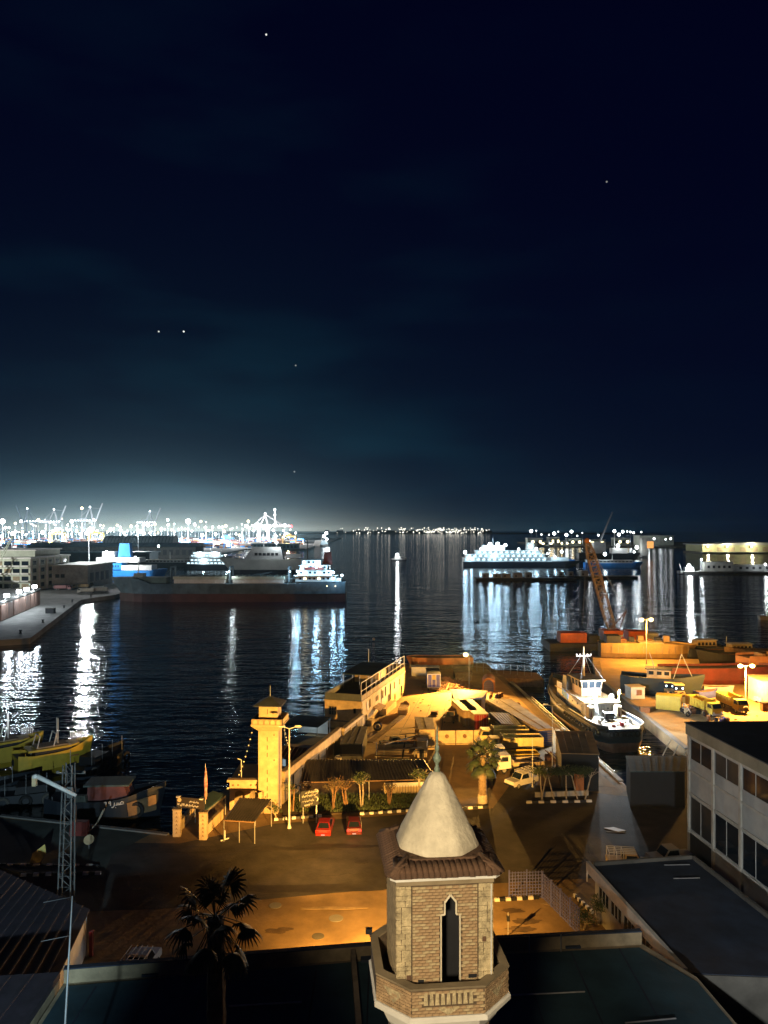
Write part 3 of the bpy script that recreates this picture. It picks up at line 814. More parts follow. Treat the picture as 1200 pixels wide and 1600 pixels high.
for z0 in (2.55, 6.3, 8.62, 12.02):
    q = [fx0 + nn * 0.0, fx1, fx1 + nn * 0.12, fx0 + nn * 0.12]
    MB().hexa([p + Vector((0, 0, z0)) for p in q], [p + Vector((0, 0, z0 + 0.22)) for p in q]).build('string_course', m_offwhite, fb)
# ------------------------------------------------------------------ small flat-roofed office
so = thing('small_office', 'small flat-roofed white building with a row of windows beside the white block', 'building', (0, 0, 0))
BL, BR, FR, FL_ = G(922, 1345, 4.6), G(1083, 1334, 4.6), Vector((29.6, 49, 4.6)), G(1075, 1512, 4.6)
def xy(*ps): return [(p.x, p.y) for p in ps]
MB().prism([(BL.x + 0.35, BL.y - 0.3), (BR.x, BR.y - 0.3), (FR.x, FR.y), (FL_.x + 0.35, FL_.y)], 0, 3.75).build('wall', m_offwhite, so)
MB().prism(xy(BL, BR, FR, FL_), 3.753, 4.25).build('roof', m_roofdark, so)
def curb(a, b_, w_, z0, z1, mat, nm):
    d_ = (b_ - a).normalized(); n_ = Vector((-d_.y, d_.x, 0)); q = [a, b_, b_ + n_ * w_, a + n_ * w_]
    return MB().prism(xy(*q), z0, z1).build(nm, mat, so)
curb(FL_ + Vector((-0.05, -0.05, 0)), BL + Vector((-0.05, 0, 0)), 0.3, 3.70, 4.6, m_offwhite, 'fascia')
curb(BL + Vector((0.3, 0, 0)), BR, -0.25, 4.253, 4.55, m_quaydark, 'parapet')
curb(BR, FR, -0.25, 4.253, 4.55, m_quaydark, 'parapet')
d_ = (FL_ - BL).normalized(); wb = BL + d_ * 0.9 + Vector((0.33, 0, 0)); 
for i in range(4):
    o = wb + d_ * (0.3 + i * 2.4); o.z = 1.9
    ux = -d_ if d_.cross(Vector((0, 0, 1))).x > 0 else d_
    oo = o + (d_ * 1.9 if ux.dot(d_) < 0 else Vector((0, 0, 0)))
    window(so, oo + Vector((0.0, 0, 0)), ux, 1.9, 1.25, fm=m_greywall, mull=2)
MB().path([BL + Vector((-0.2, -0.3, -0.5)), BL + Vector((-0.35, -0.35, -0.9)), BL + Vector((-0.35, -0.35, -1.6))], 0.06).build('downpipe', m_white, so)
MB().prism([(FL_.x + 0.3, FL_.y - 0.12), (FR.x, FR.y - 0.12), (FR.x, FR.y - 0.003), (FL_.x + 0.3, FL_.y - 0.003)], 0, 4.2).build('front_wall', m_quaydark, so)  # weathered front face, coloured darker to stand in for its dim light
for (px, py) in ((1060, 1352), (1075, 1373)):
    p = G(px, py, 4.3); MB().bar(p + Vector((-1.2, 0, 0.03)), p + Vector((1.0, 0.1, 0.03)), 0.1, 0.05).build('roof_batten', m_steel, so)
# ------------------------------------------------------------------ plants
def fan_leaf(mb, base, dirv, L, R_, rr, droop):
    """a fan palm leaf: stalk and a pleated fan of pointed blades"""
    d = Vector(dirv).normalized(); base = Vector(base)
    side = d.cross(Vector((0, 0, 1)))
    if side.length < 0.05: side = Vector((1, 0, 0))
    side.normalize(); up = side.cross(d)
    tip = base + d * L + Vector((0, 0, -droop * L * 0.4))
    mb.bar(base, tip, 0.05, 0.03)
    n = 19
    for i in range(n):
        a = math.radians(-118 + 236 * i / (n - 1))
        l_ = R_ * (0.72 + 0.28 * math.cos(a * 0.8)) * rr.uniform(0.88, 1.08)
        dd = (d * math.cos(a) + side * math.sin(a) + Vector((0, 0, -droop * 0.55 - 0.25 * abs(math.sin(a))))).normalized()
        p = dd.cross(up); p.normalize()
        w_ = 0.075 * R_
        e = tip + dd * l_ + Vector((0, 0, -0.16 * l_))
        mid = tip + dd * l_ * 0.6
        e2 = e + dd * l_ * 0.12 + Vector((0, 0, -0.28 * l_ * rr.uniform(0.4, 1.2)))
        mb.add([tip, mid + p * w_, e + p * w_ * 0.35, e2, e - p * w_ * 0.35, mid - p * w_ + up * 0.03], [(0, 1, 5), (1, 2, 4, 5), (2, 3, 4)])
def fan_palm(label, base, h, R_, n, seed, lean=(0, 0), boot=False, tr=0.3):
    rr = random.Random(seed)
    t = thing('palm_tree', label, 'palm tree', base)
    pts = []
    for k in range(9):
        s = k / 8; pts.append((lean[0] * s * s, lean[1] * s * s, h * s))
    tb = MB(); rings = []
    for k in range(25):
        s = k / 24; x, y = lean[0] * s * s, lean[1] * s * s
        r = tr * (1.25 - 0.35 * s) * (1.0 + 0.10 * (k % 2))
        rings.append([(x + r * math.cos(2 * math.pi * i / 10), y + r * math.sin(2 * math.pi * i / 10), h * s) for i in range(10)])
    tb.loft(rings); tb.build('trunk', m_trunk, t)
    top = Vector((lean[0], lean[1], h))
    lb = MB()
    for i in range(n):
        a = i * 2.39996; q = (i + 0.5) / n
        elv = math.radians(78 - 125 * q)
        d = Vector((math.cos(a) * math.cos(elv), math.sin(a) * math.cos(elv), math.sin(elv)))
        fan_leaf(lb, top + Vector((0, 0, rr.uniform(-0.15, 0.25))), d, R_ * rr.uniform(0.85, 1.1), R_ * rr.uniform(0.5, 0.66), rr, 0.15 + 0.8 * q)
    lb.build('crown', m_palm, t)
    if boot:
        sk = MB()
        for i in range(26):
            a = rr.uniform(0, 6.28); z = rr.uniform(h * 0.86, h * 1.0)
            p = Vector((lean[0] + math.cos(a) * tr, lean[1] + math.sin(a) * tr, z))
            sk.bar(p, p + Vector((math.cos(a) * 0.35, math.sin(a) * 0.35, -rr.uniform(0.5, 1.0))), 0.05, 0.03)
        sk.build('dry_skirt', m_leafdry, t)
    return t
pb_ = A(345, 1600, 35.5)
fan_palm('tall fan palm silhouetted against the lit road left of the minaret', (pb_.x - 0.15, 35.5, 0), 15.0, 1.5, 22, 5, lean=(-0.1, 0), boot=True, tr=0.42)
g = G(754, 1256)
fan_palm('shaggy palm with a white-banded trunk beside the parked trucks', g, 5.9, 1.55, 36, 9, boot=True, tr=0.42)
MB().lathe([(0.60, 0), (0.58, 1.15), (0.50, 1.2)], 12).build('painted_trunk_guard', m_bark, bpy.data.objects['palm_tree.001'])

def leaf_mass(mb, c, rx, ry, rz, n, size, rr):
    for i in range(n):
        while True:
            p = Vector((rr.uniform(-1, 1), rr.uniform(-1, 1), rr.uniform(-1, 1)))
            if 0.25 < p.length < 1.0 + 0.15 * rr.random(): break
        q = Vector((c[0] + p.x * rx, c[1] + p.y * ry, c[2] + p.z * rz))
        d = Vector((rr.gauss(0, 1), rr.gauss(0, 1), rr.gauss(0, 0.7))).normalized(); e = d.cross(Vector((rr.gauss(0, 1), rr.gauss(0, 1), rr.gauss(0, 1)))).normalized()
        s = size * rr.uniform(0.6, 1.3)
        mb.add([q - d * s, q + e * s * 0.45, q + d * s, q - e * s * 0.45], [(0, 1, 2, 3)])
def small_tree(label, base, h, cr, seed, mat=m_leaf, trunks=2, bark=m_bark, n=420, flat=0.6, name='tree', cat='tree', group=None, spread=0.35):
    rr = random.Random(seed)
    t = thing(name, label, cat, base, group=group)
    for k in range(trunks):
        a = rr.uniform(0, 6.28); f_ = Vector((math.cos(a) * 0.18 * k, math.sin(a) * 0.12 * k, 0))
        tp = Vector((math.cos(a + 1) * spread * cr * 1.2, math.sin(a + 1) * spread * cr, h - cr * flat * 0.7))
        mid = f_.lerp(tp, 0.5) + Vector((rr.uniform(-.08, .08), 0, 0))
        tb = MB().tube(f_, mid, 0.10, 0.085, 7).tube(mid, tp, 0.085, 0.05, 7)
        for j in range(5):
            b = rr.uniform(0, 6.28); tb.tube(mid.lerp(tp, rr.uniform(0.4, 1)), tp + Vector((math.cos(b) * cr * 0.7, math.sin(b) * cr * 0.7, rr.uniform(0, cr * flat))), 0.035, 0.012, 5)
        tb.build('trunk', bark, t)
    lb = MB()
    for k in range(9):
        a = rr.uniform(0, 6.28); q = rr.uniform(0.15, 0.7) * cr
        leaf_mass(lb, (math.cos(a) * q, math.sin(a) * q, h - cr * flat * 0.5 + rr.uniform(-0.3, 0.4) * cr * flat), cr * 0.48, cr * 0.48, cr * flat * 0.5, n // 9, 0.11, rr)
    lb.build('crown', mat, t)
    return t
small_tree('small leafy tree with two pale trunks in the garden bed by the red cars', G(564, 1262), 3.9, 1.35, 21)
small_tree('small pale-trunked tree half hidden by the spire tip in the garden bed', G(652, 1256), 4.0, 1.45, 22)
for i, (px, py, h, r, lab) in enumerate(((455, 1268, 3.2, 0.9, 'thin sparse shrub beside the lamp post and tower'), (478, 1264, 3.0, 1.0, 'sparse shrub behind the black direction sign'), (520, 1266, 3.7, 1.3, 'dry bare-branched bush right of the black direction sign'), (540, 1262, 3.2, 1.2, 'dry brown bush behind the two red cars'), (607, 1258, 2.5, 1.0, 'low dry bush between the two pale-trunked trees'))):
    small_tree(lab, G(px, py), h, r, 30 + i, mat=m_leafdry if i != 0 else m_leaf, trunks=3, bark=m_wood, n=200, flat=0.8, name='bush', cat='bush')
small_tree('round green bush with red flowers at the foot of the tower', G(432, 1281), 1.6, 0.9, 40, trunks=1, n=260, flat=0.9, name='bush', cat='bush')
# ground cover of the garden bed
bed = [G(440, 1276), G(500, 1274), G(600, 1267), G(665, 1262), G(690, 1240), G(480, 1240), G(445, 1250)]
tag(MB().prism(xy(*bed), 0.0, 0.10).build('garden_bed', M('garden_soil', (0.07, 0.05, 0.03), 0.95, 0.4, 1.5)), kind='structure')
gr = MB(); rr = random.Random(3)
for i in range(4200):
    px, py = rr.uniform(455, 668), rr.uniform(1242, 1270)
    if py > 1276 - (px - 440) * 0.06: continue
    p = G(px, py); p.z = 0.1
    h = rr.uniform(0.12, 0.42); a = rr.uniform(0, 6.28); d = Vector((math.cos(a), math.sin(a), 0)) * 0.06
    gr.add([p - d, p + d, p + Vector((rr.uniform(-.12, .12), rr.uniform(-.12, .12), h))], [(0, 1, 2)])
tag(gr.build('grass', m_leaf), 'ragged green grass covering the garden bed', 'grass', kind='stuff')

# ------------------------------------------------------------------ painted kerbs: each stone a block of its own
kb_me = MB().taper(-0.40, 0.40, -0.14, 0.14, 0, 0.26, 0.03, 0.03, 0.03, 0.03).mesh('kerb_stone', m_white)
kd_me = MB().taper(-0.40, 0.40, -0.14, 0.14, 0, 0.26, 0.03, 0.03, 0.03, 0.03).mesh('kerb_stone', m_dark)
def kerb(name, label, p, q, n, group=None):
    t = thing(name, label, 'kerb', p, group=group)
    d = (q - p); L_ = d.length / n; ang = math.atan2(d.y, d.x)
    for i in range(n):
        c = d * (i + 0.5) / n
        inst('kerb_stone', kb_me if i % 2 == 0 else kd_me, t, (c.x, c.y, 0.004), ang + rnd.uniform(-0.03, 0.03), (L_ / 0.86, 1, rnd.uniform(0.9, 1.1)))
    return t
kerb('kerb', 'black and white kerb in front of the tower and direction sign', G(428, 1282), G(503, 1276), 11)
kerb('kerb', 'black and white kerb below the garden bed between red cars and spire', G(562, 1273), G(655, 1267), 13)
kerb('kerb', 'black and white kerb right of the spire at the palm foot', G(715, 1265), G(762, 1262), 6)
kerb('kerb', 'black and white kerb below the row of clipped trees', G(822, 1255), G(925, 1253), 11)
kerb('kerb', 'black and white kerb of the traffic island beside the lattice mast', G(32, 1369), G(158, 1366), 13)
kerb('kerb', 'dim far kerb of the traffic island on the left quay', G(-10, 1353), G(155, 1355), 16)
tag(MB().prism(xy(G(28, 1366), G(158, 1364), G(152, 1356), G(-12, 1355)), 0.0, 0.18).build('pavement', m_greenquay), kind='structure')
kerb('kerb', 'pale kerb stones at the foot of the lattice fence', G(772, 1408), G(842, 1404), 8)
kerb('kerb', 'pale kerb running beside the small office building', G(897, 1400), G(926, 1428), 9)
kerb('kerb', 'short kerb lit beside the dark shed in the unlit yard', G(1018, 1243), G(1068, 1245), 7)

# ------------------------------------------------------------------ lattice fence round the sandy plot
m_fence = M('lilac_fence_paint', (0.11, 0.13, 0.40), 0.6, 0.2, 2.0)
def grid_fence(label, a, b, h, step, rows_, t_=0.05):
    t = thing('lattice_fence', label, 'fence', a)
    d = b - a; n = int(d.length / step); L_ = d.length; dn = d.normalized(); ang = math.atan2(d.y, d.x)
    vm = MB().box(-t_ / 2, t_ / 2, -0.02, 0.02, 0, h).mesh('picket', m_fence)
    for i in range(n + 1):
        p = dn * (L_ * i / n); inst('picket', vm, t, (p.x, p.y, 0.0), ang)
    hm = MB().box(0, L_, -0.045, -0.022, -t_ / 2, t_ / 2).mesh('rail', m_fence)
    for k in range(rows_): inst('rail', hm, t, (0, 0, 0.15 + (h - 0.25) * k / (rows_ - 1)), ang)
    pm = MB().box(-0.06, 0.06, -0.06, 0.06, 0, h + 0.1).mesh('post', m_fence)
    for i in range(0, n + 1, 6):
        p = dn * (L_ * i / n); inst('post', pm, t, (p.x, p.y + 0.09, 0.0), ang)
f0, f1, f2 = G(796, 1405), G(846, 1403), G(905, 1462)
grid_fence('lilac lattice fence panel facing the minaret across the sandy plot', f0, f1, 2.45, 0.25, 9)
grid_fence('lilac lattice fence running from the corner down to the low parapet', f1 + Vector((0.12, -0.1, 0)), f2, 2.3, 0.27, 8)
small_tree('dark bush against the wall of the small office', G(935, 1445), 2.2, 1.0, 52, trunks=3, n=420, flat=0.9, name='bush', cat='bush')
small_tree('low green bush at the near end of the lattice fence', G(912, 1452), 1.4, 1.0, 53, trunks=2, n=380, flat=0.8, name='bush', cat='bush')
sp_ = thing('meter_post', 'thin post with a small box on the sandy plot right of the minaret', 'post', G(794, 1462))
MB().tube((0, 0, 0), (0, 0, 1.9), 0.04).build('pole', m_steel, sp_)
MB().box(-0.12, 0.12, -0.1, 0.1, 1.2, 1.6).build('box', m_dark, sp_)

# ------------------------------------------------------------------ vehicles
def wheel(parent, x, y, r, w_):
    s = 1 if y > 0 else -1
    wo_ = MB().torus((0, 0, 0), r * 0.72, r * 0.28, 'y', 14, 6).build('wheel', m_black, parent, True, loc=(x, y, r))
    MB().tube((0, -w_ * 0.3, 0), (0, w_ * 0.3, 0), r * 0.55, n=12).build('rim', m_steel, wo_)
def car(label, loc, rz, paint, lit, plate):
    t = thing('car', label, 'car', loc, rz)
    side = [(-2.05, 0.32), (2.0, 0.32), (2.08, 0.62), (1.95, 0.80), (1.0, 0.93), (-1.25, 0.98), (-2.0, 0.95), (-2.12, 0.70)]
    b = MB(); n = len(side)
    rings = []
    for yy, k in ((-0.82, 0.94), (-0.76, 1.0), (0.76, 1.0), (0.82, 0.94)):
        rings.append([(x * (0.99 if k < 1 else 1), yy, 0.6 + (z - 0.6) * k) for x, z in side])
    b.loft(rings); b.build('body', paint, t)
    cb = MB().hexa([(-1.75, -0.74, 0.95), (0.85, -0.74, 0.93), (0.85, 0.74, 0.93), (-1.75, 0.74, 0.95)], [(-1.15, -0.58, 1.42), (0.15, -0.58, 1.44), (0.15, 0.58, 1.44), (-1.15, 0.58, 1.42)])
    cb.build('cabin', paint, t)
    def gl(q, off):
        c = sum((Vector(p) for p in q), Vector()) / 4
        qq = [c + (Vector(p) - c) * 0.84 + Vector(off) for p in q]
        MB().extr(qq, Vector(off) * 0.5).build('window', m_glass, t)
    gl([(-1.75, -0.74, 0.95), (-1.75, 0.74, 0.95), (-1.15, 0.58, 1.42), (-1.15, -0.58, 1.42)], (-0.02, 0, 0.012))
    gl([(0.85, -0.74, 0.93), (0.85, 0.74, 0.93), (0.15, 0.58, 1.44), (0.15, -0.58, 1.44)], (0.02, 0, 0.02))
    for s in (-1, 1): gl([(-1.75, s * 0.74, 0.95), (0.85, s * 0.74, 0.93), (0.15, s * 0.58, 1.44), (-1.15, s * 0.58, 1.42)], (0, s * 0.02, 0.01))
    for x in (-1.3, 1.3):
        for y in (-0.74, 0.74): wheel(t, x, y, 0.30, 0.2)
    MB().box(-2.17, -2.05, -0.78, 0.78, 0.36, 0.56).build('bumper', paint, t)
    for s in (-1, 1): MB().box(-2.15, -2.06, s * 0.62 - 0.16, s * 0.62 + 0.16, 0.66, 0.86).build('tail_light', m_e_tail if lit else m_red, t)
    MB().box(-2.19, -2.172, -0.2, 0.2, 0.40, 0.52).build('number_plate', m_e_plate if plate else m_white, t)
    MB().box(2.0, 2.09, -0.7, -0.4, 0.58, 0.72).build('headlight', m_glass, t)
    MB().box(2.0, 2.09, 0.4, 0.7, 0.58, 0.72).build('headlight', m_glass, t)
    return t
c1 = car('red saloon car with a lit rear window beside the direction sign', G(508, 1299), math.radians(88), m_red, False, True)
m_redd = M('dark_red_car_paint', (0.10, 0.008, 0.008), 0.35, 0.1, 2.0)
c2 = car('dark red car with glowing tail lights right of the other red car', G(553, 1297), math.radians(93), m_redd, True, True)
lamp('tail_light', c2, (-2.5, 0, 0.75), 14, (1, 0.12, 0.06), 0.3)

def truck(label, loc, rz, paint, body, L_=6.4, rail=False, cat='truck', name='truck'):
    t = thing(name, label, cat, loc, rz)
    MB().box(-L_ + 1.2, 1.4, -0.5, 0.5, 0.55, 0.8).build('chassis', m_dark, t)
    cb = MB().hexa([(0.2, -1.05, 0.75), (2.0, -1.05, 0.6), (2.0, 1.05, 0.6), (0.2, 1.05, 0.75)], [(0.2, -1.0, 1.55), (2.02, -1.0, 1.55), (2.02, 1.0, 1.55), (0.2, 1.0, 1.55)])
    cb.hexa([(0.2, -1.0, 1.55), (2.02, -1.0, 1.55), (2.02, 1.0, 1.55), (0.2, 1.0, 1.55)], [(0.25, -0.92, 2.45), (1.6, -0.92, 2.45), (1.6, 0.92, 2.45), (0.25, 0.92, 2.45)])
    cb.build('cab', paint, t)
    MB().extr([(2.0, -0.85, 1.65), (2.0, 0.85, 1.65), (1.68, 0.8, 2.33), (1.68, -0.8, 2.33)], (0.03, 0, 0.02)).build('windscreen', m_glass, t)
    for s in (-1, 1):
        MB().extr([(0.6, s * 1.0, 1.65), (1.75, s * 1.0, 1.65), (1.45, s * 0.94, 2.25), (0.6, s * 0.94, 2.25)], (0, s * 0.025, 0)).build('side_window', m_glass, t)
        MB().ball((2.0, s * 0.75, 0.95), 0.15, 8).build('headlight', m_white, t)
        MB().bar((1.9, s * 1.0, 1.7), (2.1, s * 1.35, 1.9), 0.05).build('mirror', m_dark, t)
    MB().box(2.02, 2.18, -1.05, 1.05, 0.5, 0.78).build('bumper', m_white, t)
    x0, x1 = -L_ + 0.9, -0.1
    bd = MB()
    bd.hexa([(x0, -1.05, 0.95), (x1, -1.05, 0.95), (x1, 1.05, 0.95), (x0, 1.05, 0.95)], [(x0, -1.1, 1.05), (x1, -1.1, 1.05), (x1, 1.1, 1.05), (x0, 1.1, 1.05)])
    hz = 2.55 if not rail else 1.5
    for s in (-1, 1): bd.box(x0, x1, s * 1.14 - 0.04, s * 1.14 + 0.04, 1.05, hz)
    bd.box(x1 - 0.08, x1, -1.1, 1.1, 1.05, hz + 0.25); bd.box(x0, x0 + 0.07, -1.1, 1.1, 1.05, hz)
    b_o = bd.build('load_bed', body, t)
    rb = MB().box(-0.04, 0.04, 0, 0.07, 1.0, hz).mesh('rib', body)
    for k in range(7):
        for s in (-1, 1): inst('rib', rb, b_o, (x0 + 0.3 + k * (x1 - x0 - 0.6) / 6, 1.18 if s > 0 else -1.25, 0))
    for x in (1.15, -L_ + 2.2, -L_ + 3.3):
        for y in (-0.92, 0.92): wheel(t, x, y, 0.48, 0.3)
    return t
m_lemon = M('pale_yellow_truck_paint', (0.66, 0.56, 0.24), 0.5, 0.15, 0.8, stain=0.2)
tw = math.radians(184)
trk = [('pale yellow dump truck at the back of the row, loaded with sacks', (768, 1163), m_lemon, m_lemon, 6.4, 184),
       ('pale yellow tipper truck second in the row behind the palm', (782, 1177), m_lemon, m_lemon, 7.0, 183),
       ('white flatbed truck third in the row with an open cab door', (789, 1192), m_white, m_yellow, 5.6, 186),
       ('white pickup truck nearest in the row facing the palm', (797, 1205), m_white, m_cream, 5.4, 190)]
for lab, (px, py), a, b, L_, an_ in trk: truck(lab, G(px, py), math.radians(an_), a, b, L_, rail=L_ < 6)
# sacks on the rear truck
rr = random.Random(8)
base_ = G(768, 1163)
for i in range(9):
    tag(MB().ball((base_.x + 1.2 + (i % 5) * 0.8, base_.y - 0.3 + (i // 5) * 0.8, 1.32 + (i // 5) * 0.16), 0.46, 8, 0.5).build('sack', m_orangehull, smooth=True),
        'bulging orange sack heaped on the rear pale yellow truck', 'sack', 'sacks on the rear truck')
def jeep(label, loc, rz, paint, cage=True, name='pickup', cat='pickup'):
    t = thing(name, label, cat, loc, rz)
    MB().loft([[(x, y, z) for x, z in [(-2.2, 0.45), (2.2, 0.45), (2.25, 0.8), (2.1, 1.05), (0.9, 1.12), (-2.2, 1.12)]] for y in (-0.85, 0.85)]).build('body', paint, t)
    MB().hexa([(-0.7, -0.82, 1.12), (1.0, -0.82, 1.12), (1.0, 0.82, 1.12), (-0.7, 0.82, 1.12)], [(-0.55, -0.72, 1.85), (0.5, -0.72, 1.85), (0.5, 0.72, 1.85), (-0.55, 0.72, 1.85)]).build('cab', paint, t)
    for q, o in (([(1.0, -0.75, 1.16), (1.0, 0.75, 1.16), (0.55, 0.66, 1.78), (0.55, -0.66, 1.78)], (0.02, 0, 0.01)), ([(-0.7, -0.7, 1.16), (-0.7, 0.7, 1.16), (-0.58, 0.62, 1.75), (-0.58, -0.62, 1.75)], (-0.02, 0, 0))):
        MB().extr([Vector(p) + Vector(o) for p in q], Vector(o)).build('window', m_glass, t)
    for s in (-1, 1): MB().extr([(-0.55, s * 0.83, 1.18), (0.85, s * 0.83, 1.18), (0.45, s * 0.745, 1.75), (-0.45, s * 0.745, 1.75)], (0, s * 0.02, 0)).build('window', m_glass, t)
    if cage:
        cg = MB()
        for x in (-2.1, -1.4, -0.75):
            cg.path([(x, -0.8, 1.1), (x, -0.8, 2.0), (x, 0.8, 2.0), (x, 0.8, 1.1)], 0.035)
        for y in (-0.8, -0.4, 0, 0.4, 0.8): cg.tube((-2.1, y, 2.0), (0.5, y, 2.0), 0.03)
        cg.build('roof_rack', m_white, t)
    for x in (-1.35, 1.35):
        for y in (-0.78, 0.78): wheel(t, x, y, 0.37, 0.22)
    MB().box(2.2, 2.32, -0.85, 0.85, 0.45, 0.65).build('bumper', m_dark, t)
    return t
jeep('white four-wheel-drive parked beside the clipped trees', G(815, 1228), math.radians(215), m_white)
jeep('white pickup with a roof rack just behind the low parapet', (-18.0, 56.6, 0), math.radians(86), m_white)
jeep('pale pickup with a cage rack behind the small office', G(985, 1361), math.radians(-8), m_cream)
jeep('grey pickup with a jib behind the small office beside the white block', G(1047, 1352), math.radians(190), m_greywall, cage=False)

# ------------------------------------------------------------------ street lamps
def street_lamp(label, base, h, arms, lit=0.0, pole_r=0.09, mat=m_steel, aim=None):
    t = thing('street_lamp', label, 'street lamp', base)
    MB().lathe([(pole_r * 2.6, 0), (pole_r * 2.6, 0.08), (pole_r * 1.4, 0.4), (pole_r * 1.2, 0.5), (pole_r * 0.7, h)], 10).build('pole', mat, t, True)
    for (ax, ay) in arms:
        e = Vector((ax, ay, h + 0.12))
        ao = MB().tube((0, 0, h - 0.05), e, pole_r * 0.45, n=6).build('arm', mat, t)
        d = Vector((ax, ay, 0)).normalized()
        hd = MB().hexa([e + Vector((d.y * s * 0.14, -d.x * s * 0.14, -0.02)) + d * k for s, k in ((-1, -0.1), (1, -0.1), (1, 0.6), (-1, 0.6))],
                       [e + Vector((d.y * s * 0.10, -d.x * s * 0.10, 0.14)) + d * k for s, k in ((-1, -0.1), (1, -0.1), (1, 0.5), (-1, 0.5))]).build('lamp_head', mat, t)
        if lit:
            c = e + d * 0.3
            MB().ball((c.x, c.y, c.z - 0.10), 0.42, 12, 0.8).build('lamp_bowl', m_e_sod, t, True)
            lamp('street_light', t, (c.x, c.y, c.z - 0.55), lit, SODIUM, 0.22, aim, 140 if aim else None, 1.0)
        else:
            c = e + d * 0.3
            MB().ball((c.x, c.y, c.z - 0.03), 0.13, 8, 0.6).build('lamp_bowl', m_quay, t)
    return t
street_lamp('lit sodium lamp on a tall post at the end of the yard pier', G(733, 1076), 7.0, [(-0.5, -0.3)], lit=210000, aim=(-0.35, -1.0, -0.40))
street_lamp('lit twin-headed sodium lamp behind the yellow hull near the crane', (63.9, 187, 0), 10.8, [(-0.9, -0.1), (0.9, 0.1)], lit=16000)
street_lamp('lit twin-headed sodium lamp above the yellow trucks at the right', G(1165, 1109), 8.0, [(-0.8, -0.2), (0.8, -0.2)], lit=40000)
street_lamp('tall unlit white lamp post in front of the tower', G(452, 1294), 11.0, [(0.7, 0.2), (-0.6, 0.1)], mat=m_white)
street_lamp('thin unlit lamp post beside the blue-fronted kiosk', G(863, 1200), 8.6, [(-0.7, 0), (0.7, 0)], pole_r=0.06)
street_lamp('short unlit white post between the jeep and the trucks', G(832, 1230), 6.2, [], pole_r=0.05, mat=m_white)

# ------------------------------------------------------------------ tower complex (rotated to the pier axis)
u = Vector((0.277, 0.961, 0)); v_ = Vector((0.961, -0.277, 0))
tw_o = thing('tower', 'yellow watchtower with a square balcony and dark pyramid roof', 'tower', (-13.35, 90.1, 0), math.radians(-4))
ht = 1.14
MB().box(-ht, ht, -ht, ht, 0, 9.55).build('shaft', m_cream, tw_o)
MB().loft([[(x * k, y * k, z) for x, y in ((-1, -1), (1, -1), (1, 1), (-1, 1))] for k, z in ((ht, 9.553), (1.35, 9.75), (1.85, 10.25), (1.88, 10.42))]).build('balcony', m_cream, tw_o)
bp = MB()
for s in (-1, 1):
    bp.box(-1.8, 1.8, s * 1.74 - 0.06, s * 1.74 + 0.06, 10.423, 11.05); bp.box(s * 1.74 - 0.06, s * 1.74 + 0.06, -1.68, 1.68, 10.423, 11.05)
bo = bp.build('balcony_parapet', m_creamdark, tw_o)
for k in range(5):
    x = -1.36 + k * 0.68
    MB().extr([(x + 0.24 * c, -1.83, 10.47 + z) for c, z in ((-1, 0), (1, 0), (1, 0.3), (0.7, 0.46), (0, 0.54), (-0.7, 0.46), (-1, 0.3))], (0, 0.028, 0)).build('arch_panel', m_cream, bo)
    MB().extr([(-1.83 + 3.66, x + 0.24 * c, 10.47 + z) for c, z in ((-1, 0), (1, 0), (1, 0.3), (0.7, 0.46), (0, 0.54), (-0.7, 0.46), (-1, 0.3))], (-0.028, 0, 0)).build('arch_panel', m_cream, bo)
MB().box(-1.08, 1.08, -1.08, 1.08, 10.43, 12.45).build('cabin', m_cream, tw_o)
MB().loft([[(x * k, y * k, z) for x, y in ((-1, -1), (1, -1), (1, 1), (-1, 1))] for k, z in ((1.62, 12.453), (1.62, 12.55), (0.1, 13.35))]).build('roof', m_roofdark, tw_o)
MB().tube((0, 0, 13.3), (0, 0, 14.6), 0.03, 0.015).build('rooftop_pole', m_steel, tw_o)
for z in (8.7, 7.75, 6.9, 4.9, 4.0, 3.0, 2.2): MB().box(-0.13, -0.06, -ht - 0.02, -ht + 0.005, z - 0.35, z + 0.15).build('slit_window', m_dark, tw_o)
MB().box(-0.12, -0.05, -1.1, -1.077, 11.5, 12.1).build('slit_window', m_dark, tw_o)
for z, x in ((9.1, 0.7), (6.2, 0.72), (1.9, -0.3)): MB().ball((x, -ht, z), 0.09, 8).build('stain_plug', m_wood, tw_o)
# festoon of small bulbs from the tower balcony
for (a, b, lab) in ((A(396, 1134, 89), A(371, 1216, 88), 'string of small bulbs from the tower balcony down to the left wing'), (A(443, 1134, 90), A(455, 1172, 100), 'string of small bulbs from the tower balcony down behind the wall')):
    fs = thing('string_lights', lab, 'string lights', b)
    pts = []
    for i in range(11):
        s = i / 10; p = a.lerp(b, s) - b; p.z -= 1.1 * 4 * s * (1 - s) * 0.5; pts.append(p)
    MB().path(pts, 0.015, 4).build('wire', m_dark, fs)
    for p in pts[:-1]: MB().ball(p, 0.085, 6).build('bulb', M('frosted_bulb', (0.8, 0.8, 0.75), 0.3, 0.05), fs)
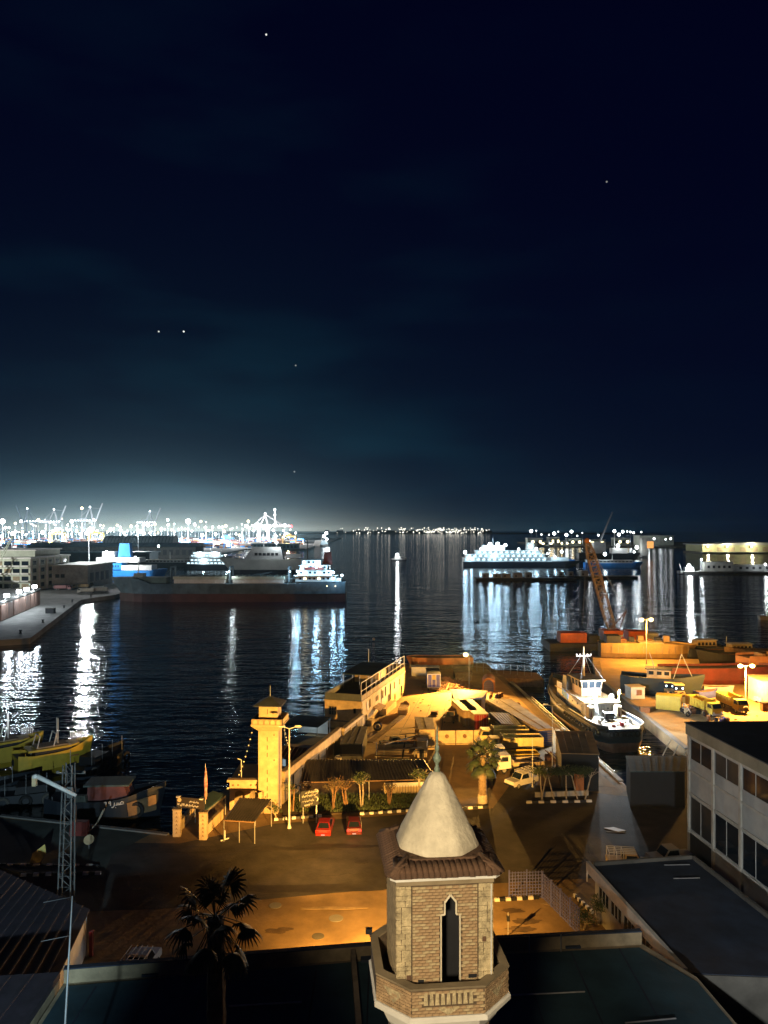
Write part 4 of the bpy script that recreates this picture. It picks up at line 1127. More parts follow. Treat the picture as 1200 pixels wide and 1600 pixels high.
# left wing with arches
wg = thing('gatehouse_wing', 'yellow arched gatehouse wing joined to the left of the tower', 'building', (0, 0, 0))
wl0, wl1 = Vector((-18.1, 90.1, 0)), Vector((-14.6, 89.9, 0))
wgm = MB()
wgm.box(-18.1, -14.55, 90.0, 90.5, 2.3, 3.35)
for x0, x1 in ((-18.1, -17.55), (-16.35, -15.75), (-14.9, -14.55)): wgm.box(x0, x1, 90.0, 90.5, 0, 2.3)
wgm.build('arcade_wall', m_cream, wg)
for xa, xb in ((-17.55, -16.35), (-15.75, -14.9)):
    sp_m = MB(); c = (xa + xb) / 2; r = (xb - xa) / 2
    arc = [(c + r * math.cos(math.pi * k / 10), 1.75 + 0.54 * math.sin(math.pi * k / 10)) for k in range(11)]
    for p, q in zip(arc[:-1], arc[1:]):
        sp_m.hexa([(p[0], 90.03, p[1]), (q[0], 90.03, q[1]), (q[0], 90.47, q[1]), (p[0], 90.47, p[1])], [(p[0], 90.03, 2.298), (q[0], 90.03, 2.298), (q[0], 90.47, 2.298), (p[0], 90.47, 2.298)])
    sp_m.build('arch', m_cream, wg)
MB().box(-18.1, -14.6, 90.6, 96.8, 0, 3.2).build('hall', m_creamdark, wg)
MB().box(-18.35, -14.52, 89.75, 90.55, 3.353, 3.62).build('cornice', m_cream, wg)
MB().box(-18.2, -14.55, 90.6, 97, 3.203, 3.3).build('roof', m_roofdark, wg)
for x in (-17.7, -17.1, -15.6, -15.0): MB().ball((x, 89.99, 2.95), 0.12, 6).build('medallion', m_wood, wg)
MB().ball((-18.25, 89.85, 2.6), 0.16, 8).build('globe_lamp', m_white, wg)
MB().path([(-16.9, 91, 3.3), (-16.9, 91, 5.6), (-17.35, 91, 5.75)], 0.05).build('unlit_lamp', m_white, wg)
# corrugated awnings: every sheet a part
def awning(label, pts, zf, zb2, n, mat, legs=True, name='awning'):
    """pts: front-left, front-right, back-right, back-left in photo terms"""
    fl_, fr_, br_, bl_ = G(*pts[0], zf), G(*pts[1], zf), G(*pts[2], zb2), G(*pts[3], zb2)
    t = thing(name, label, 'awning', (0, 0, 0))
    for i in range(n):
        a, b = fl_.lerp(fr_, i / n), fl_.lerp(fr_, (i + 1) / n); c, d = bl_.lerp(br_, (i + 1) / n), bl_.lerp(br_, i / n)
        m_ = MB(); up = Vector((0, 0, 0.07))
        a2, b2_, c2_, d2 = a.lerp(b, 0.28), a.lerp(b, 0.6), d.lerp(c, 0.6), d.lerp(c, 0.28)
        m_.add([a, a2 + up, b2_ + up, b, d, d2 + up, c2_ + up, c], [(0, 1, 5, 4), (1, 2, 6, 5), (2, 3, 7, 6)])
        m_.build('roof_sheet', mat, t)
    if legs:
        for p in (fl_, fr_, br_, bl_, fl_.lerp(fr_, 0.5), bl_.lerp(br_, 0.5)):
            MB().tube((p.x, p.y, 0), (p.x, p.y, p.z - 0.02), 0.05, n=6).build('post', m_steel, t)
        MB().bar(fl_ + Vector((0, 0, -0.06)), fr_ + Vector((0, 0, -0.06)), 0.1).build('beam', m_wood, t)
    return t
awning('dark corrugated awning leaning from the tower arches to the forecourt', [(350, 1281), (398, 1284), (424, 1249), (374, 1247)], 2.3, 3.0, 12, m_corr)
awning('long dark corrugated canopy behind the garden bed', [(468, 1222), (684, 1217), (662, 1187), (478, 1187)], 2.5, 3.1, 40, m_corr)
# low wall with grille behind the bed
gl_ = thing('garden_wall', 'low pale wall with a barred opening under the canopy by the spire', 'wall', (0, 0, 0))
a, b = G(600, 1243), G(668, 1241)
MB().bar(a + Vector((0, 0, 1.3)), b + Vector((0, 0, 1.3)), 0.15, 0.5).build('lintel', m_white, gl_)
for i in range(12):
    p = a.lerp(b, 0.3 + 0.7 * i / 11); MB().tube((p.x, p.y - 0.1, 0.1), (p.x, p.y - 0.1, 1.2), 0.025, n=5).build('bar', m_dark, gl_)
MB().bar(a + Vector((0, 0.25, 0.75)), b + Vector((0, 0.25, 0.75)), 0.1, 1.3).build('panel', m_cream, gl_)
# the long yellow pier wall: parapet band over a base coloured darker for its shadow, two runs
def pier_wall(label, a, b, z0, z1, band):
    t = thing('pier_wall', label, 'wall', (0, 0, 0))
    d = (b - a).normalized(); n_ = Vector((d.y, -d.x, 0)); 
    q = [a, b, b - n_ * 0.3, a - n_ * 0.3]
    MB().prism(xy(*q), z0, z1 - band).build('base', m_creamdark, t)
    q = [a + n_ * 0.12, b + n_ * 0.12, b - n_ * 0.4, a - n_ * 0.4]
    MB().prism(xy(*q), z1 - band + 0.003, z1 - 0.12).build('parapet_band', m_cream, t)
    q = [a + n_ * 0.18, b + n_ * 0.18, b - n_ * 0.46, a - n_ * 0.46]
    MB().prism(xy(*q), z1 - 0.117, z1).build('coping', m_creamdark, t)
    k = int((b - a).length / 3.2)
    for i in range(1, k + 1):
        p = a.lerp(b, i / (k + 1)); q = [p - d * 0.15 + n_ * 0.003, p + d * 0.15 + n_ * 0.003, p + d * 0.15 + n_ * 0.14, p - d * 0.15 + n_ * 0.14]
        MB().prism(xy(*q), z0, z1 - band).build('pilaster', m_creamdark, t)
wa, wb2 = Vector((-12.0, 92.0, 0)), Vector((-6.4, 112.6, 0))
pier_wall('long yellow boundary wall climbing right from the tower', wa, wb2, 0, 3.9, 1.25)
pier_wall('short yellow boundary wall beyond the long one below the pier house', Vector((-5.9, 113.2, 0)), Vector((-3.4, 122.0, 0)), 0, 3.6, 0.5)
# waterside huts behind the wall
ht_o = thing('waterside_hut', 'hut with a striped red awning and lit windows behind the tower', 'hut', (-12.9, 104, 0), math.radians(-16))
MB().box(-2.4, 1.8, 0, 5, 0, 2.4).build('wall', m_offwhite, ht_o)
aw = MB()
for k in range(8):
    MB().hexa([(-2.8 + k * 0.62, -1.2, 2.1), (-2.25 + k * 0.62, -1.2, 2.1), (-2.25 + k * 0.62, 1.6, 3.0), (-2.8 + k * 0.62, 1.6, 3.0)], [(-2.8 + k * 0.62, -1.2, 2.15), (-2.25 + k * 0.62, -1.2, 2.15), (-2.25 + k * 0.62, 1.6, 3.05), (-2.8 + k * 0.62, 1.6, 3.05)]).build('awning_slat', m_redhull if k % 2 else m_wood, ht_o)
for x in (-1.6, -0.9): MB().box(x, x + 0.45, -0.03, -0.005, 0.8, 1.9).build('window', EM('dim_window', (0.6, 0.8, 0.85), 0.35), ht_o)
gs = thing('green_shelter', 'green-roofed waterside shelter glowing pale blue inside', 'shelter', (-12.6, 118, 0), math.radians(-16))
MB().box(-3.2, 2.6, 0, 6, 2.6, 2.8).build('roof', m_roofteal, gs)
for x in (-3.0, 2.4):
    for y in (0.2, 5.8): MB().tube((x, y, 0), (x, y, 2.6), 0.07).build('post', m_white, gs)
MB().box(-2.8, 2.2, 5.4, 5.5, 0.2, 2.5).build('back_panel', m_white, gs)
MB().box(-2.2, 1.6, 3.0, 3.2, 2.5, 2.59).build('strip_lamp', m_e_cool, gs)
lamp('shelter_light', gs, (-0.3, 3.1, 2.3), 90, COOL, 0.3)
gs2 = thing('flat_dark_roof', 'flat dark green waterside deck roof behind the wall', 'shelter', (-12.8, 110, 0), math.radians(-16))
MB().box(-1.9, 4.0, -4, 6, 1.6, 1.75).build('roof', m_roofteal, gs2)
for x in (-1.8, 3.9):
    for y in (-3.9, 5.9): MB().tube((x, y, 0), (x, y, 1.6), 0.06).build('post', m_steel, gs2)

# ------------------------------------------------------------------ pier house with roof terrace
ph_ = thing('pier_house', 'long two-storey yellow pier house with a roof terrace and railing', 'house', (-3.7, 126.0, 0), math.atan2(-v_.x * 0 + v_.y, v_.x))
# local x = along v_ (right), local y = along u (away); right face at x = 0
MB().box(-6.4, 0, 0, 28.5, 0, 4.45).build('wall', m_cream, ph_)
MB().box(-6.6, 0.12, -0.15, 28.6, 4.453, 4.62).build('string_course', m_cream, ph_)
pp = MB(); pp.box(-6.4, 0, 0, 0.2, 4.623, 5.75); pp.box(-6.4, -6.2, 0.2, 28.4, 4.623, 5.75)
pp.build('terrace_parapet', M('grey_blue_render', (0.10, 0.12, 0.13), 0.85, 0.2, 0.6), ph_)
MB().box(-0.2, 0, 0.2, 28.4, 4.623, 5.5).build('side_parapet', m_creamdark, ph_)
MB().box(-6.2, -0.2, 0.2, 28.3, 4.623, 4.7).build('roof', m_roofdark, ph_)
MB().box(-6.5, -0.6, 8.5, 20.5, 7.25, 7.4).build('terrace_canopy', m_roofteal, ph_)
for x in (-6.2, -3.2, -0.8):
    for y in (8.8, 14, 20.2): MB().tube((x, y, 4.7), (x, y, 7.25), 0.06, n=6).build('canopy_post', m_steel, ph_)
MB().box(-6.1, -1.5, 15, 20, 4.7, 6.6).build('terrace_room', m_cream, ph_)
rl = MB()
for z in (6.25, 7.6): MB().tube((-0.1, 0.1, z), (-0.1, 28.3, z), 0.045, n=6).build('handrail', m_white, ph_)
for k in range(11): MB().tube((-0.1, 0.15 + k * 2.8, 5.5), (-0.1, 0.15 + k * 2.8, 7.6), 0.045, n=6).build('railing_post', m_white, ph_)
X1, Y1 = Vector((1, 0, 0)), Vector((0, 1, 0))
window(ph_, (-5.6, 0, 2.2), X1, 1.25, 1.3, fm=m_creamdark, mull=2, bars=1)
window(ph_, (-1.35, 0, 2.6), X1, 0.4, 0.8, fm=m_creamdark, mull=0)
MB().box(-6.6, 0.1, -0.5, -0.15, 1.2, 1.35).build('ledge', m_quay, ph_)
for (y, z, w_, h_) in ((2.0, 0.3, 0.9, 1.6), (4.2, 2.7, 0.7, 1.3), (8.2, 2.9, 0.35, 0.8), (9.2, 2.9, 0.35, 0.8), (12.0, 2.6, 0.7, 1.3), (14.0, 2.6, 0.6, 1.6), (16.0, 0.8, 0.9, 1.6), (17.2, 1.2, 0.7, 3.0), (20.0, 2.7, 0.6, 1.2), (20.5, 0.6, 0.5, 1.0), (24.0, 2.7, 0.5, 1.1), (25.2, 0.2, 0.9, 2.0)):
    window(ph_, (0, y, z), Y1, w_, h_, fm=m_creamdark, mull=0)
MB().box(0.05, 0.10, 2.9, 3.7, 2.5, 4.0).build('poster_board', m_white, ph_)
MB().hexa([(0.0, 6.5, 2.2), (1.3, 6.5, 1.7), (1.3, 10.2, 1.7), (0.0, 10.2, 2.2)], [(0.0, 6.5, 2.28), (1.3, 6.5, 1.78), (1.3, 10.2, 1.78), (0.0, 10.2, 2.28)]).build('door_canopy', m_wood, ph_)
MB().box(0.003, 1.2, 10.6, 17.5, 0, 1.1).build('porch_wall', m_cream, ph_)
MB().box(0.003, 0.9, 2.8, 4.4, 0, 0.9).build('bin_store', m_cream, ph_)
for y in (0.1, 11.4, 27.8): MB().tube((0.08, y, 0.1), (0.08, y, 4.4), 0.06, n=6).build('downpipe', m_creamdark, ph_)
MB().tube((-6.2, 24, 4.7), (-6.2, 24, 9.4), 0.05).build('flag_pole', m_steel, ph_)

# ------------------------------------------------------------------ gate with sign at the jetty
def strokes(mb, rows_, org, ux, uz, sx, sz, w_):
    """lettering as raised strokes: polylines on the sign face"""
    for pl in rows_:
        pts = [Vector(org) + Vector(ux) * (x * sx) + Vector(uz) * (z * sz) for x, z in pl]
        for a, b in zip(pts[:-1], pts[1:]): mb.bar(a, b, w_, w_)
def script_row(n, seed, h=1.0):
    """one line of joined right-to-left script: a baseline with teeth, tall strokes, bowls and dots"""
    r_ = random.Random(seed); x = 0.0; out = []
    while x < n:
        L_ = r_.uniform(0.9, 2.2)
        pts = [(x, 0.0)]
        k = x
        while k < x + L_:
            c = r_.random()
            if c < 0.35: pts += [(k + 0.05, 0), (k + 0.08, 0.9 * h), (k + 0.12, 0)]
            elif c < 0.7: pts += [(k + 0.1, 0), (k + 0.16, 0.38 * h), (k + 0.24, 0)]
            else: pts += [(k + 0.1, 0), (k + 0.15, -0.35 * h), (k + 0.35, -0.3 * h), (k + 0.4, 0.1 * h)]
            k += 0.42
        out.append(pts)
        if r_.random() < 0.8: out.append([(x + L_ * 0.5, -0.55 * h), (x + L_ * 0.5 + 0.1, -0.55 * h)])
        x += L_ + 0.3
    return out
gt = thing('jetty_gate', 'jetty gateway with two tiled pillars under a dark lettered sign', 'gate', (0, 0, 0))
pA, pB = G(277, 1306), G(318, 1311)
for p in (pA, pB):
    po = MB().box(p.x - 0.40, p.x + 0.40, p.y - 0.3, p.y + 0.3, 0, 2.85).build('pillar', m_cream, gt)
    MB().box(p.x - 0.46, p.x + 0.46, p.y - 0.36, p.y + 0.36, 2.853, 2.98).build('pillar_cap', m_creamdark, gt)
    for k in range(6):
        z = 0.3 + k * 0.42
        MB().extr([(p.x - 0.14, p.y - 0.33, z), (p.x + 0.0, p.y - 0.33, z + 0.13), (p.x + 0.14, p.y - 0.33, z), (p.x + 0.0, p.y - 0.33, z + 0.28)], (0, 0.028, 0)).build('tile', m_wood, po)
mid = (pA + pB) / 2
for p in (pA, pB): MB().bar(p + Vector((0, 0, 2.98)), p + Vector((0, 0, 4.35)), 0.14).build('post', m_dark, gt)
sa, sb_ = pA + Vector((-0.05, -0.12, 0)), pB + Vector((0.1, -0.12, 0))
MB().hexa([sa + Vector((0, 0, 3.15)), sb_ + Vector((0, 0, 3.15)), sb_ + Vector((0, 0.1, 3.15)), sa + Vector((0, 0.1, 3.15))], [sa + Vector((0, 0, 4.25)), sb_ + Vector((0, 0, 4.25)), sb_ + Vector((0, 0.1, 4.25)), sa + Vector((0, 0.1, 4.25))]).build('sign_board', M('brown_sign', (0.05, 0.04, 0.03), 0.6, 0.2), gt)
lt = MB(); d = (sb_ - sa).normalized()
strokes(lt, script_row(13, 4), sa + d * 0.15 + Vector((0, -0.03, 3.42)), d, (0, 0, 1), 0.185, 0.22, 0.045)
strokes(lt, script_row(5, 6), sa + d * 1.5 + Vector((0, -0.03, 3.84)), d, (0, 0, 1), 0.185, 0.16, 0.035)
lt.build('lettering', m_white, gt)
MB().tube(sa + d * 0.35 + Vector((0, -0.02, 3.95)), sa + d * 0.35 + Vector((0, -0.06, 3.95)), 0.22, n=16).build('emblem', m_cream, gt)
for p in (sa + d * 0.25, sb_ - d * 0.3): MB().box(p.x - 0.2, p.x + 0.2, p.y - 0.25, p.y + 0.05, 4.26, 4.36).build('sign_lamp', m_white, gt)
for p, q in ((pA, G(306, 1270)), (pB, G(349, 1279))):
    d2 = (q - p).normalized(); n2 = Vector((d2.y, -d2.x, 0)); q4 = [p + d2 * 0.3, q, q - n2 * 0.25, p + d2 * 0.3 - n2 * 0.25]
    MB().prism(xy(*q4), 0, 1.1).build('side_wall', m_cream, gt)
    q4 = [p + d2 * 0.3 + n2 * 0.05, q + n2 * 0.05, q - n2 * 0.3, p + d2 * 0.3 - n2 * 0.3]
    MB().prism(xy(*q4), 1.103, 1.2).build('wall_cap', m_creamdark, gt)
fg = thing('flag', 'furled pale flag on a pole beside the jetty gate', 'flag', G(321, 1290))
MB().tube((0, 0, 0), (0, 0, 6.9), 0.035, 0.02).build('pole', m_white, fg)
MB().loft([[(0.03 + r * math.cos(a), r * 0.7 * math.sin(a), z) for a in (0, 1.05, 2.1, 3.14, 4.19, 5.24)] for r, z in ((0.03, 6.5), (0.10, 6.0), (0.20, 5.2), (0.22, 4.6), (0.15, 4.0), (0.18, 3.4), (0.08, 2.9))]).build('cloth', M('flag_cloth', (0.48, 0.36, 0.34), 0.8, 0.3, 3.0, tint=(0.30, 0.06, 0.06)), fg, True)
jr = thing('jetty_roof', 'long dark green jetty roof beyond the gate sign', 'shelter', (0, 0, 0))
a, b, c, d = G(320, 1268, 2.2), G(352, 1243, 2.2), G(333, 1237, 2.4), G(305, 1252, 2.4)
MB().extr([a, b, c, d], (0, 0, 0.12)).build('roof', m_roofteal, jr)
MB().bar(a + Vector((0, 0, -0.1)), b + Vector((0, 0, -0.1)), 0.08, 0.2).build('edge_beam', m_steel, jr)
for p in (a, b, c, d): MB().tube((p.x, p.y, 0), p, 0.06).build('post', m_steel, jr)
bs = thing('barrier_stop', 'small white upright barrier stop on the forecourt', 'barrier', G(351, 1312))
MB().box(-0.06, 0.1, -0.1, 0.0, 0, 1.0).build('post', m_white, bs)
MB().bar((-0.35, -0.4, 0.06), (0.35, 0.3, 0.06), 0.16, 0.1).build('foot', m_white, bs)
# black direction sign with white lettering
ds = thing('direction_sign', 'black direction sign with slanting white lettering on two posts', 'sign', G(484, 1286))
for x, h in ((-0.75, 2.6), (0.75, 3.1)): MB().tube((x, 0, 0), (x, 0.0, h), 0.07, n=8).build('post', m_white if x > 0 else m_steel, ds)
sgn = MB().hexa([(-1.0, -0.12, 1.75), (1.0, -0.12, 2.1), (1.0, -0.06, 2.1), (-1.0, -0.06, 1.75)], [(-1.0, -0.12, 3.55), (1.0, -0.12, 3.9), (1.0, -0.06, 3.9), (-1.0, -0.06, 3.55)])
sgn.build('sign_board', m_dark, ds)
lt = MB(); ux = Vector((2.0, 0, 0.35)).normalized()
for (z, n, sd, x0) in ((3.42, 5, 1, -0.5), (2.98, 8, 2, -0.85), (2.42, 7, 3, -0.85), (2.05, 5, 5, -0.6)):
    strokes(lt, script_row(n, sd), Vector((x0, -0.135, z)), ux, (0, 0, 1), 0.19, 0.24, 0.055)
lt.build('lettering', m_white, ds)
for z in (3.62, 2.75):
    ar = MB()
    for k in range(7):
        a0_, a1_ = math.radians(-70 + k * 28), math.radians(-70 + (k + 1) * 28)
        ar.bar((0.72 + 0.2 * math.cos(a0_), -0.14, z + 0.26 * math.sin(a0_)), (0.72 + 0.2 * math.cos(a1_), -0.14, z + 0.26 * math.sin(a1_)), 0.09, 0.05)
    ar.build('curved_arrow', m_white, ds)
# ------------------------------------------------------------------ yard between pier house and tug
yg = thing('yard_gate', 'cream double yard gate with round emblems between two walls', 'gate', (0, 0, 0))
ga, gb = G(685, 1164), G(808, 1162)
d = (gb - ga).normalized()
for i, (s, e) in enumerate(((0.0, 0.215), (0.225, 0.44), (0.45, 1.0))):
    p, q = ga.lerp(gb, s), ga.lerp(gb, e)
    lf = MB().hexa([p, q, q + Vector((0, 0.08, 0)), p + Vector((0, 0.08, 0))], [x + Vector((0, 0, 2.15)) for x in (p, q, q + Vector((0, 0.08, 0)), p + Vector((0, 0.08, 0)))]).build('gate_leaf' if i < 2 else 'wall', m_cream, yg)
    if i < 2:
        c = p.lerp(q, 0.5) + Vector((0, -0.02, 1.3))
        MB().tube(c, c + Vector((0, -0.05, 0)), 0.32, n=18).build('emblem', m_wood, lf)
        c = (q if i == 0 else p) + Vector((-0.2 if i == 0 else 0.2, -0.06, 1.15)); MB().box(c.x - 0.1, c.x + 0.1, c.y - 0.04, c.y, c.z - 0.05, c.z + 0.05).build('handle', m_steel, lf)
        MB().hexa([p + Vector((0, -0.04, 0.1)), q + Vector((0, -0.04, 0.1)), q + Vector((0, -0.003, 0.1)), p + Vector((0, -0.003, 0.1))], [x + Vector((0, 0, 0.22)) for x in (p + Vector((0, -0.04, 0)), q + Vector((0, -0.04, 0)), q + Vector((0, -0.003, 0)), p + Vector((0, -0.003, 0)))]).build('rail', m_creamdark, lf)
def tank(t):
    pass
def shed(label, corners, z, wall, roof, over=0.25, slope=0.0, name='shed', panels=0, cat='shed', door=None):
    """corners: four ground points (front-left, front-right, back-right, back-left)"""
    t = thing(name, label, cat, (0, 0, 0))
    fl_, fr_, br_, bl_ = [Vector((p[0], p[1], 0)) for p in corners]
    MB().hexa([fl_, fr_, br_, bl_], [fl_ + Vector((0, 0, z)), fr_ + Vector((0, 0, z)), br_ + Vector((0, 0, z + slope)), bl_ + Vector((0, 0, z + slope))]).build('wall', wall, t)
    c = (fl_ + fr_ + br_ + bl_) / 4
    q = [p + (p - c).normalized() * over + Vector((0, 0, zz + 0.003)) for p, zz in ((fl_, z), (fr_, z), (br_, z + slope), (bl_, z + slope))]
    ro = MB().hexa(q, [p + Vector((0, 0, 0.1)) for p in q]).build('roof', roof, t)
    n = int((fr_ - fl_).length / 0.8)
    for i in range(1, n):
        a, b = q[0].lerp(q[1], i / n) + Vector((0, 0, 0.12)), q[3].lerp(q[2], i / n) + Vector((0, 0, 0.12))
        MB().bar(a, b, 0.06, 0.05).build('roof_rib', roof, ro)
    d = (fr_ - fl_).normalized(); n_ = Vector((d.y, -d.x, 0))
    if panels:
        L_ = (fr_ - fl_).length
        for i in range(panels):
            p = fl_ + d * (L_ * (i + 0.12) / panels) + n_ * 0.003; qq = fl_ + d * (L_ * (i + 0.88) / panels) + n_ * 0.003
            MB().hexa([p, qq, qq + n_ * 0.04, p + n_ * 0.04], [x + Vector((0, 0, z - 0.25)) for x in (p, qq, qq + n_ * 0.04, p + n_ * 0.04)]).build('panel', wall, t)
    if door:
        s, w_, h_, dm = door
        p = fl_ + d * s + n_ * 0.003; qq = p + d * w_
        MB().hexa([p, qq, qq + n_ * 0.06, p + n_ * 0.06], [x + Vector((0, 0, h_)) for x in (p, qq, qq + n_ * 0.06, p + n_ * 0.06)]).build('door', dm, t)
    return t
# guard hut beside the gate, with a smaller booth
shed('cream guard hut with a small dark window at the yard gate', [G(655, 1172).to_tuple()[:2], G(679, 1171).to_tuple()[:2], (7.6, 121.5), (4.9, 122)], 3.0, m_cream, m_creamdark, 0.2, name='guard_hut', cat='hut', door=(0.4, 0.9, 1.9, m_dark))
shed('narrow cream booth in front of the guard hut', [G(652, 1184).to_tuple()[:2], G(667, 1183).to_tuple()[:2], (6.4, 112.5), (4.9, 112.6)], 2.3, m_cream, m_creamdark, 0.1, name='booth', cat='hut', door=(0.3, 0.7, 1.2, m_dark))
# timber stack and derelict lean-to
tb = thing('timber_frame', 'leaning timber boards over a derelict lean-to beside the pier house', 'lean-to', (0, 0, 0))
a, b = G(578, 1160, 2.2), G(630, 1118, 2.2)
MB().bar(a, b, 0.9, 0.14).build('board', m_wood, tb)
for i, (p, q, z1, z2, w_, mt) in enumerate((((588, 1172), (660, 1168), 1.6, 1.6, 0.5, m_cream), ((596, 1160), (664, 1155), 2.4, 2.3, 0.35, m_wood), ((603, 1150), (655, 1146), 2.2, 2.2, 0.6, m_cream), ((600, 1163), (650, 1150), 2.5, 2.0, 0.25, m_bark), ((640, 1178), (658, 1152), 0.8, 2.4, 0.6, m_wood), ((586, 1181), (640, 1183), 0.5, 0.5, 0.7, m_creamdark), ((612, 1140), (650, 1137), 2.0, 2.1, 0.5, m_cream), ((628, 1190), (634, 1150), 0.2, 2.4, 0.2, m_dark))):
    MB().bar(G(*p, z1), G(*q, z2), w_, 0.10).build('board', mt, tb)
for px, py in ((588, 1185), (600, 1180), (622, 1178), (648, 1182), (655, 1160)):
    p = G(px, py); MB().tube(p, p + Vector((0, 0, 2.3)), 0.06, n=6).build('post', m_steel, tb)
a = G(590, 1182); MB().box(a.x, a.x + 7.0, a.y + 1.0, a.y + 1.12, 0, 1.5).build('low_wall', m_creamdark, tb)
sd2 = shed('dark lean-to store between the boundary wall and the canopy', [G(532, 1190).to_tuple()[:2], G(566, 1190).to_tuple()[:2], (-2.6, 118), (-5.2, 118)], 2.5, m_dark, m_roofdark, 0.2, name='store')
wa_ = thing('water_tank', 'round white water tank globe below the boundary wall', 'tank', G(528, 1192))
MB().ball((0, 0, 0.55), 0.55, 12).build('body', m_white, wa_, True); MB().tube((0, 0, 0), (0, 0, 0.3), 0.3).build('stand', m_steel, wa_)
# spoked cable drum by the lean-to
cd = thing('cable_drum', 'dark cable drum standing at the foot of the pier house', 'cable drum', G(590, 1142))
for s in (-1, 1): MB().torus((0, s * 0.35, 0.75), 0.62, 0.1, 'y', 16, 6).build('flange', m_dark, cd)
MB().tube((0, -0.4, 0.75), (0, 0.4, 0.75), 0.35, n=12).build('core', m_quay, cd)
# box truck with blue panelled rear
bt = thing('box_truck', 'box truck with blue panelled white-framed rear parked in the yard', 'truck', G(678, 1081), math.radians(90))
MB().box(-0.1, 6.0, -1.3, 1.3, 0.9, 3.6).build('box', m_blue, bt)
for y0, y1, z0, z1 in ((-1.36, -1.2, 0.85, 3.66), (1.2, 1.36, 0.85, 3.66), (-1.2, 1.2, 3.5, 3.66), (-1.2, 1.2, 0.85, 1.0), (-0.46, -0.36, 1.0, 3.5), (0.36, 0.46, 1.0, 3.5)):
    MB().box(-0.18, -0.103, y0, y1, z0, z1).build('frame', m_white, bt)
MB().box(-0.16, -0.11, -0.33, 0.33, 2.5, 3.4).build('rear_panel', m_yellow, bt)
MB().box(-0.25, 6.1, -1.38, 1.38, 3.663, 3.75).build('roof', m_dark, bt)
MB().taper(6.3, 8.0, -1.1, 1.1, 0.6, 2.7, 0, 0.4).build('cab', m_blue, bt)
MB().box(-0.3, 8.0, -0.9, 0.9, 0.6, 0.88).build('chassis', m_dark, bt)
for x in (1.2, 2.3, 7.0):
    for y in (-1.05, 1.05): wheel(bt, x, y, 0.48, 0.3)
# far end of the pier: orange barge hull and white sheds
def simple_hull(name, label, cat, loc, rz, L_, B, D, mat_hi, mat_lo, deck, wl=0.9, sheer=0.6, bowp=0.35, group=None, bulge=1.0, sternw=0.8, bulwark=0.5):
    t = thing(name, label, cat, loc, rz, group)
    hi, lo = [], []
    N = 16
    for i in range(N + 1):
        s = i / N; x = -L_ / 2 + L_ * s
        w_ = B / 2
        if s > 1 - bowp: k = (s - (1 - bowp)) / bowp; w_ *= max(0.02, (1 - k ** 2.2))
        if s < 0.15: w_ *= sternw + (1 - sternw) * (s / 0.15)
        dz = D + sheer * (max(0, s - 0.45) / 0.55) ** 2 + sheer * 0.25 * max(0, 0.2 - s) / 0.2
        fl = 1.0 if s < 0.6 else 1.0 - 0.35 * (s - 0.6) / 0.4
        hi.append([(x + (0.05 * L_ * max(0, s - 0.85) / 0.15), w_, dz), (x, w_ * (0.55 + 0.45 * fl), wl), (x, -w_ * (0.55 + 0.45 * fl), wl), (x + (0.05 * L_ * max(0, s - 0.85) / 0.15), -w_, dz)])
        wl2 = w_ * (0.55 + 0.45 * fl)
        lo.append([(x, wl2, wl - 0.003), (x, wl2 * 0.92, wl * 0.3), (x, wl2 * 0.5, -0.9), (x, -wl2 * 0.5, -0.9), (x, -wl2 * 0.92, wl * 0.3), (x, -wl2, wl - 0.003)])
    MB().loft([[(p[0], p[1], p[2]) for p in r] for r in hi]).build('hull', mat_hi, t)
    MB().loft(lo).build('lower_hull', mat_lo, t)
    rail = MB()
    for s in (1, -1):
        idx = 0 if s > 0 else 3
        for a, b in zip(hi[:-1], hi[1:]):
            a_, b_ = Vector(a[idx]), Vector(b[idx])
            rail.hexa([a_, b_, b_ - Vector((0, s * 0.08, 0)), a_ - Vector((0, s * 0.08, 0))], [x + Vector((0, 0, bulwark)) for x in (a_, b_, b_ - Vector((0, s * 0.08, 0)), a_ - Vector((0, s * 0.08, 0)))])
    if bulwark: rail.build('bulwark', mat_hi, t)
    dk = MB().loft([[(r[0][0] * 0.985, r[0][1] * 0.95, r[0][2] + 0.01), (r[3][0] * 0.985, r[3][1] * 0.95, r[3][2] + 0.01), (r[3][0] * 0.985, r[3][1] * 0.95, r[3][2] + 0.03), (r[0][0] * 0.985, r[0][1] * 0.95, r[0][2] + 0.03)] for r in hi])
    dk.build('deck', deck, t)
    return t
p = G(690, 1047, 0)
simple_hull('barge', 'long orange barge hull laid across the far end of the pier', 'barge', (13.5, 182, 0.9), math.radians(182), 15, 4.2, 1.6, m_orangehull, m_creamdark, m_wood, wl=0.2, sheer=0.2, bowp=0.15, bulwark=0.15)
shed('low white store under the orange barge hull', [(6.2, 172), (12.4, 172), (12.4, 174.5), (6.2, 174.5)], 1.9, m_white, m_white, 0.1, name='store', panels=4)
shed('pale flat-roofed store beside the pier lamp', [(15.5, 167), (19.0, 166.7), (19.0, 172), (15.5, 172)], 1.7, m_creamdark, m_tan, 0.4, name='store', slope=0.3)
ad = thing('arched_kiosk', 'small kiosk with a blue arched door near the tug', 'kiosk', (21.2, 155.5, 0), math.radians(-8))
arc = [(1.2 * math.cos(math.pi * k / 12), 1.5 + 1.1 * math.sin(math.pi * k / 12)) for k in range(13)]
MB().extr([(1.3, 0, 0)] + [(x * 1.08, 0, z * 1.06) for x, z in arc] + [(-1.3, 0, 0)], (0, 5.0, 0)).build('vault', m_orangehull, ad)
do_ = MB().extr([(1.0, -0.06, 0)] + [(x * 0.83, -0.06, z * 0.9) for x, z in arc] + [(-1.0, -0.06, 0)], (0, 0.055, 0)).build('door', m_blue, ad)
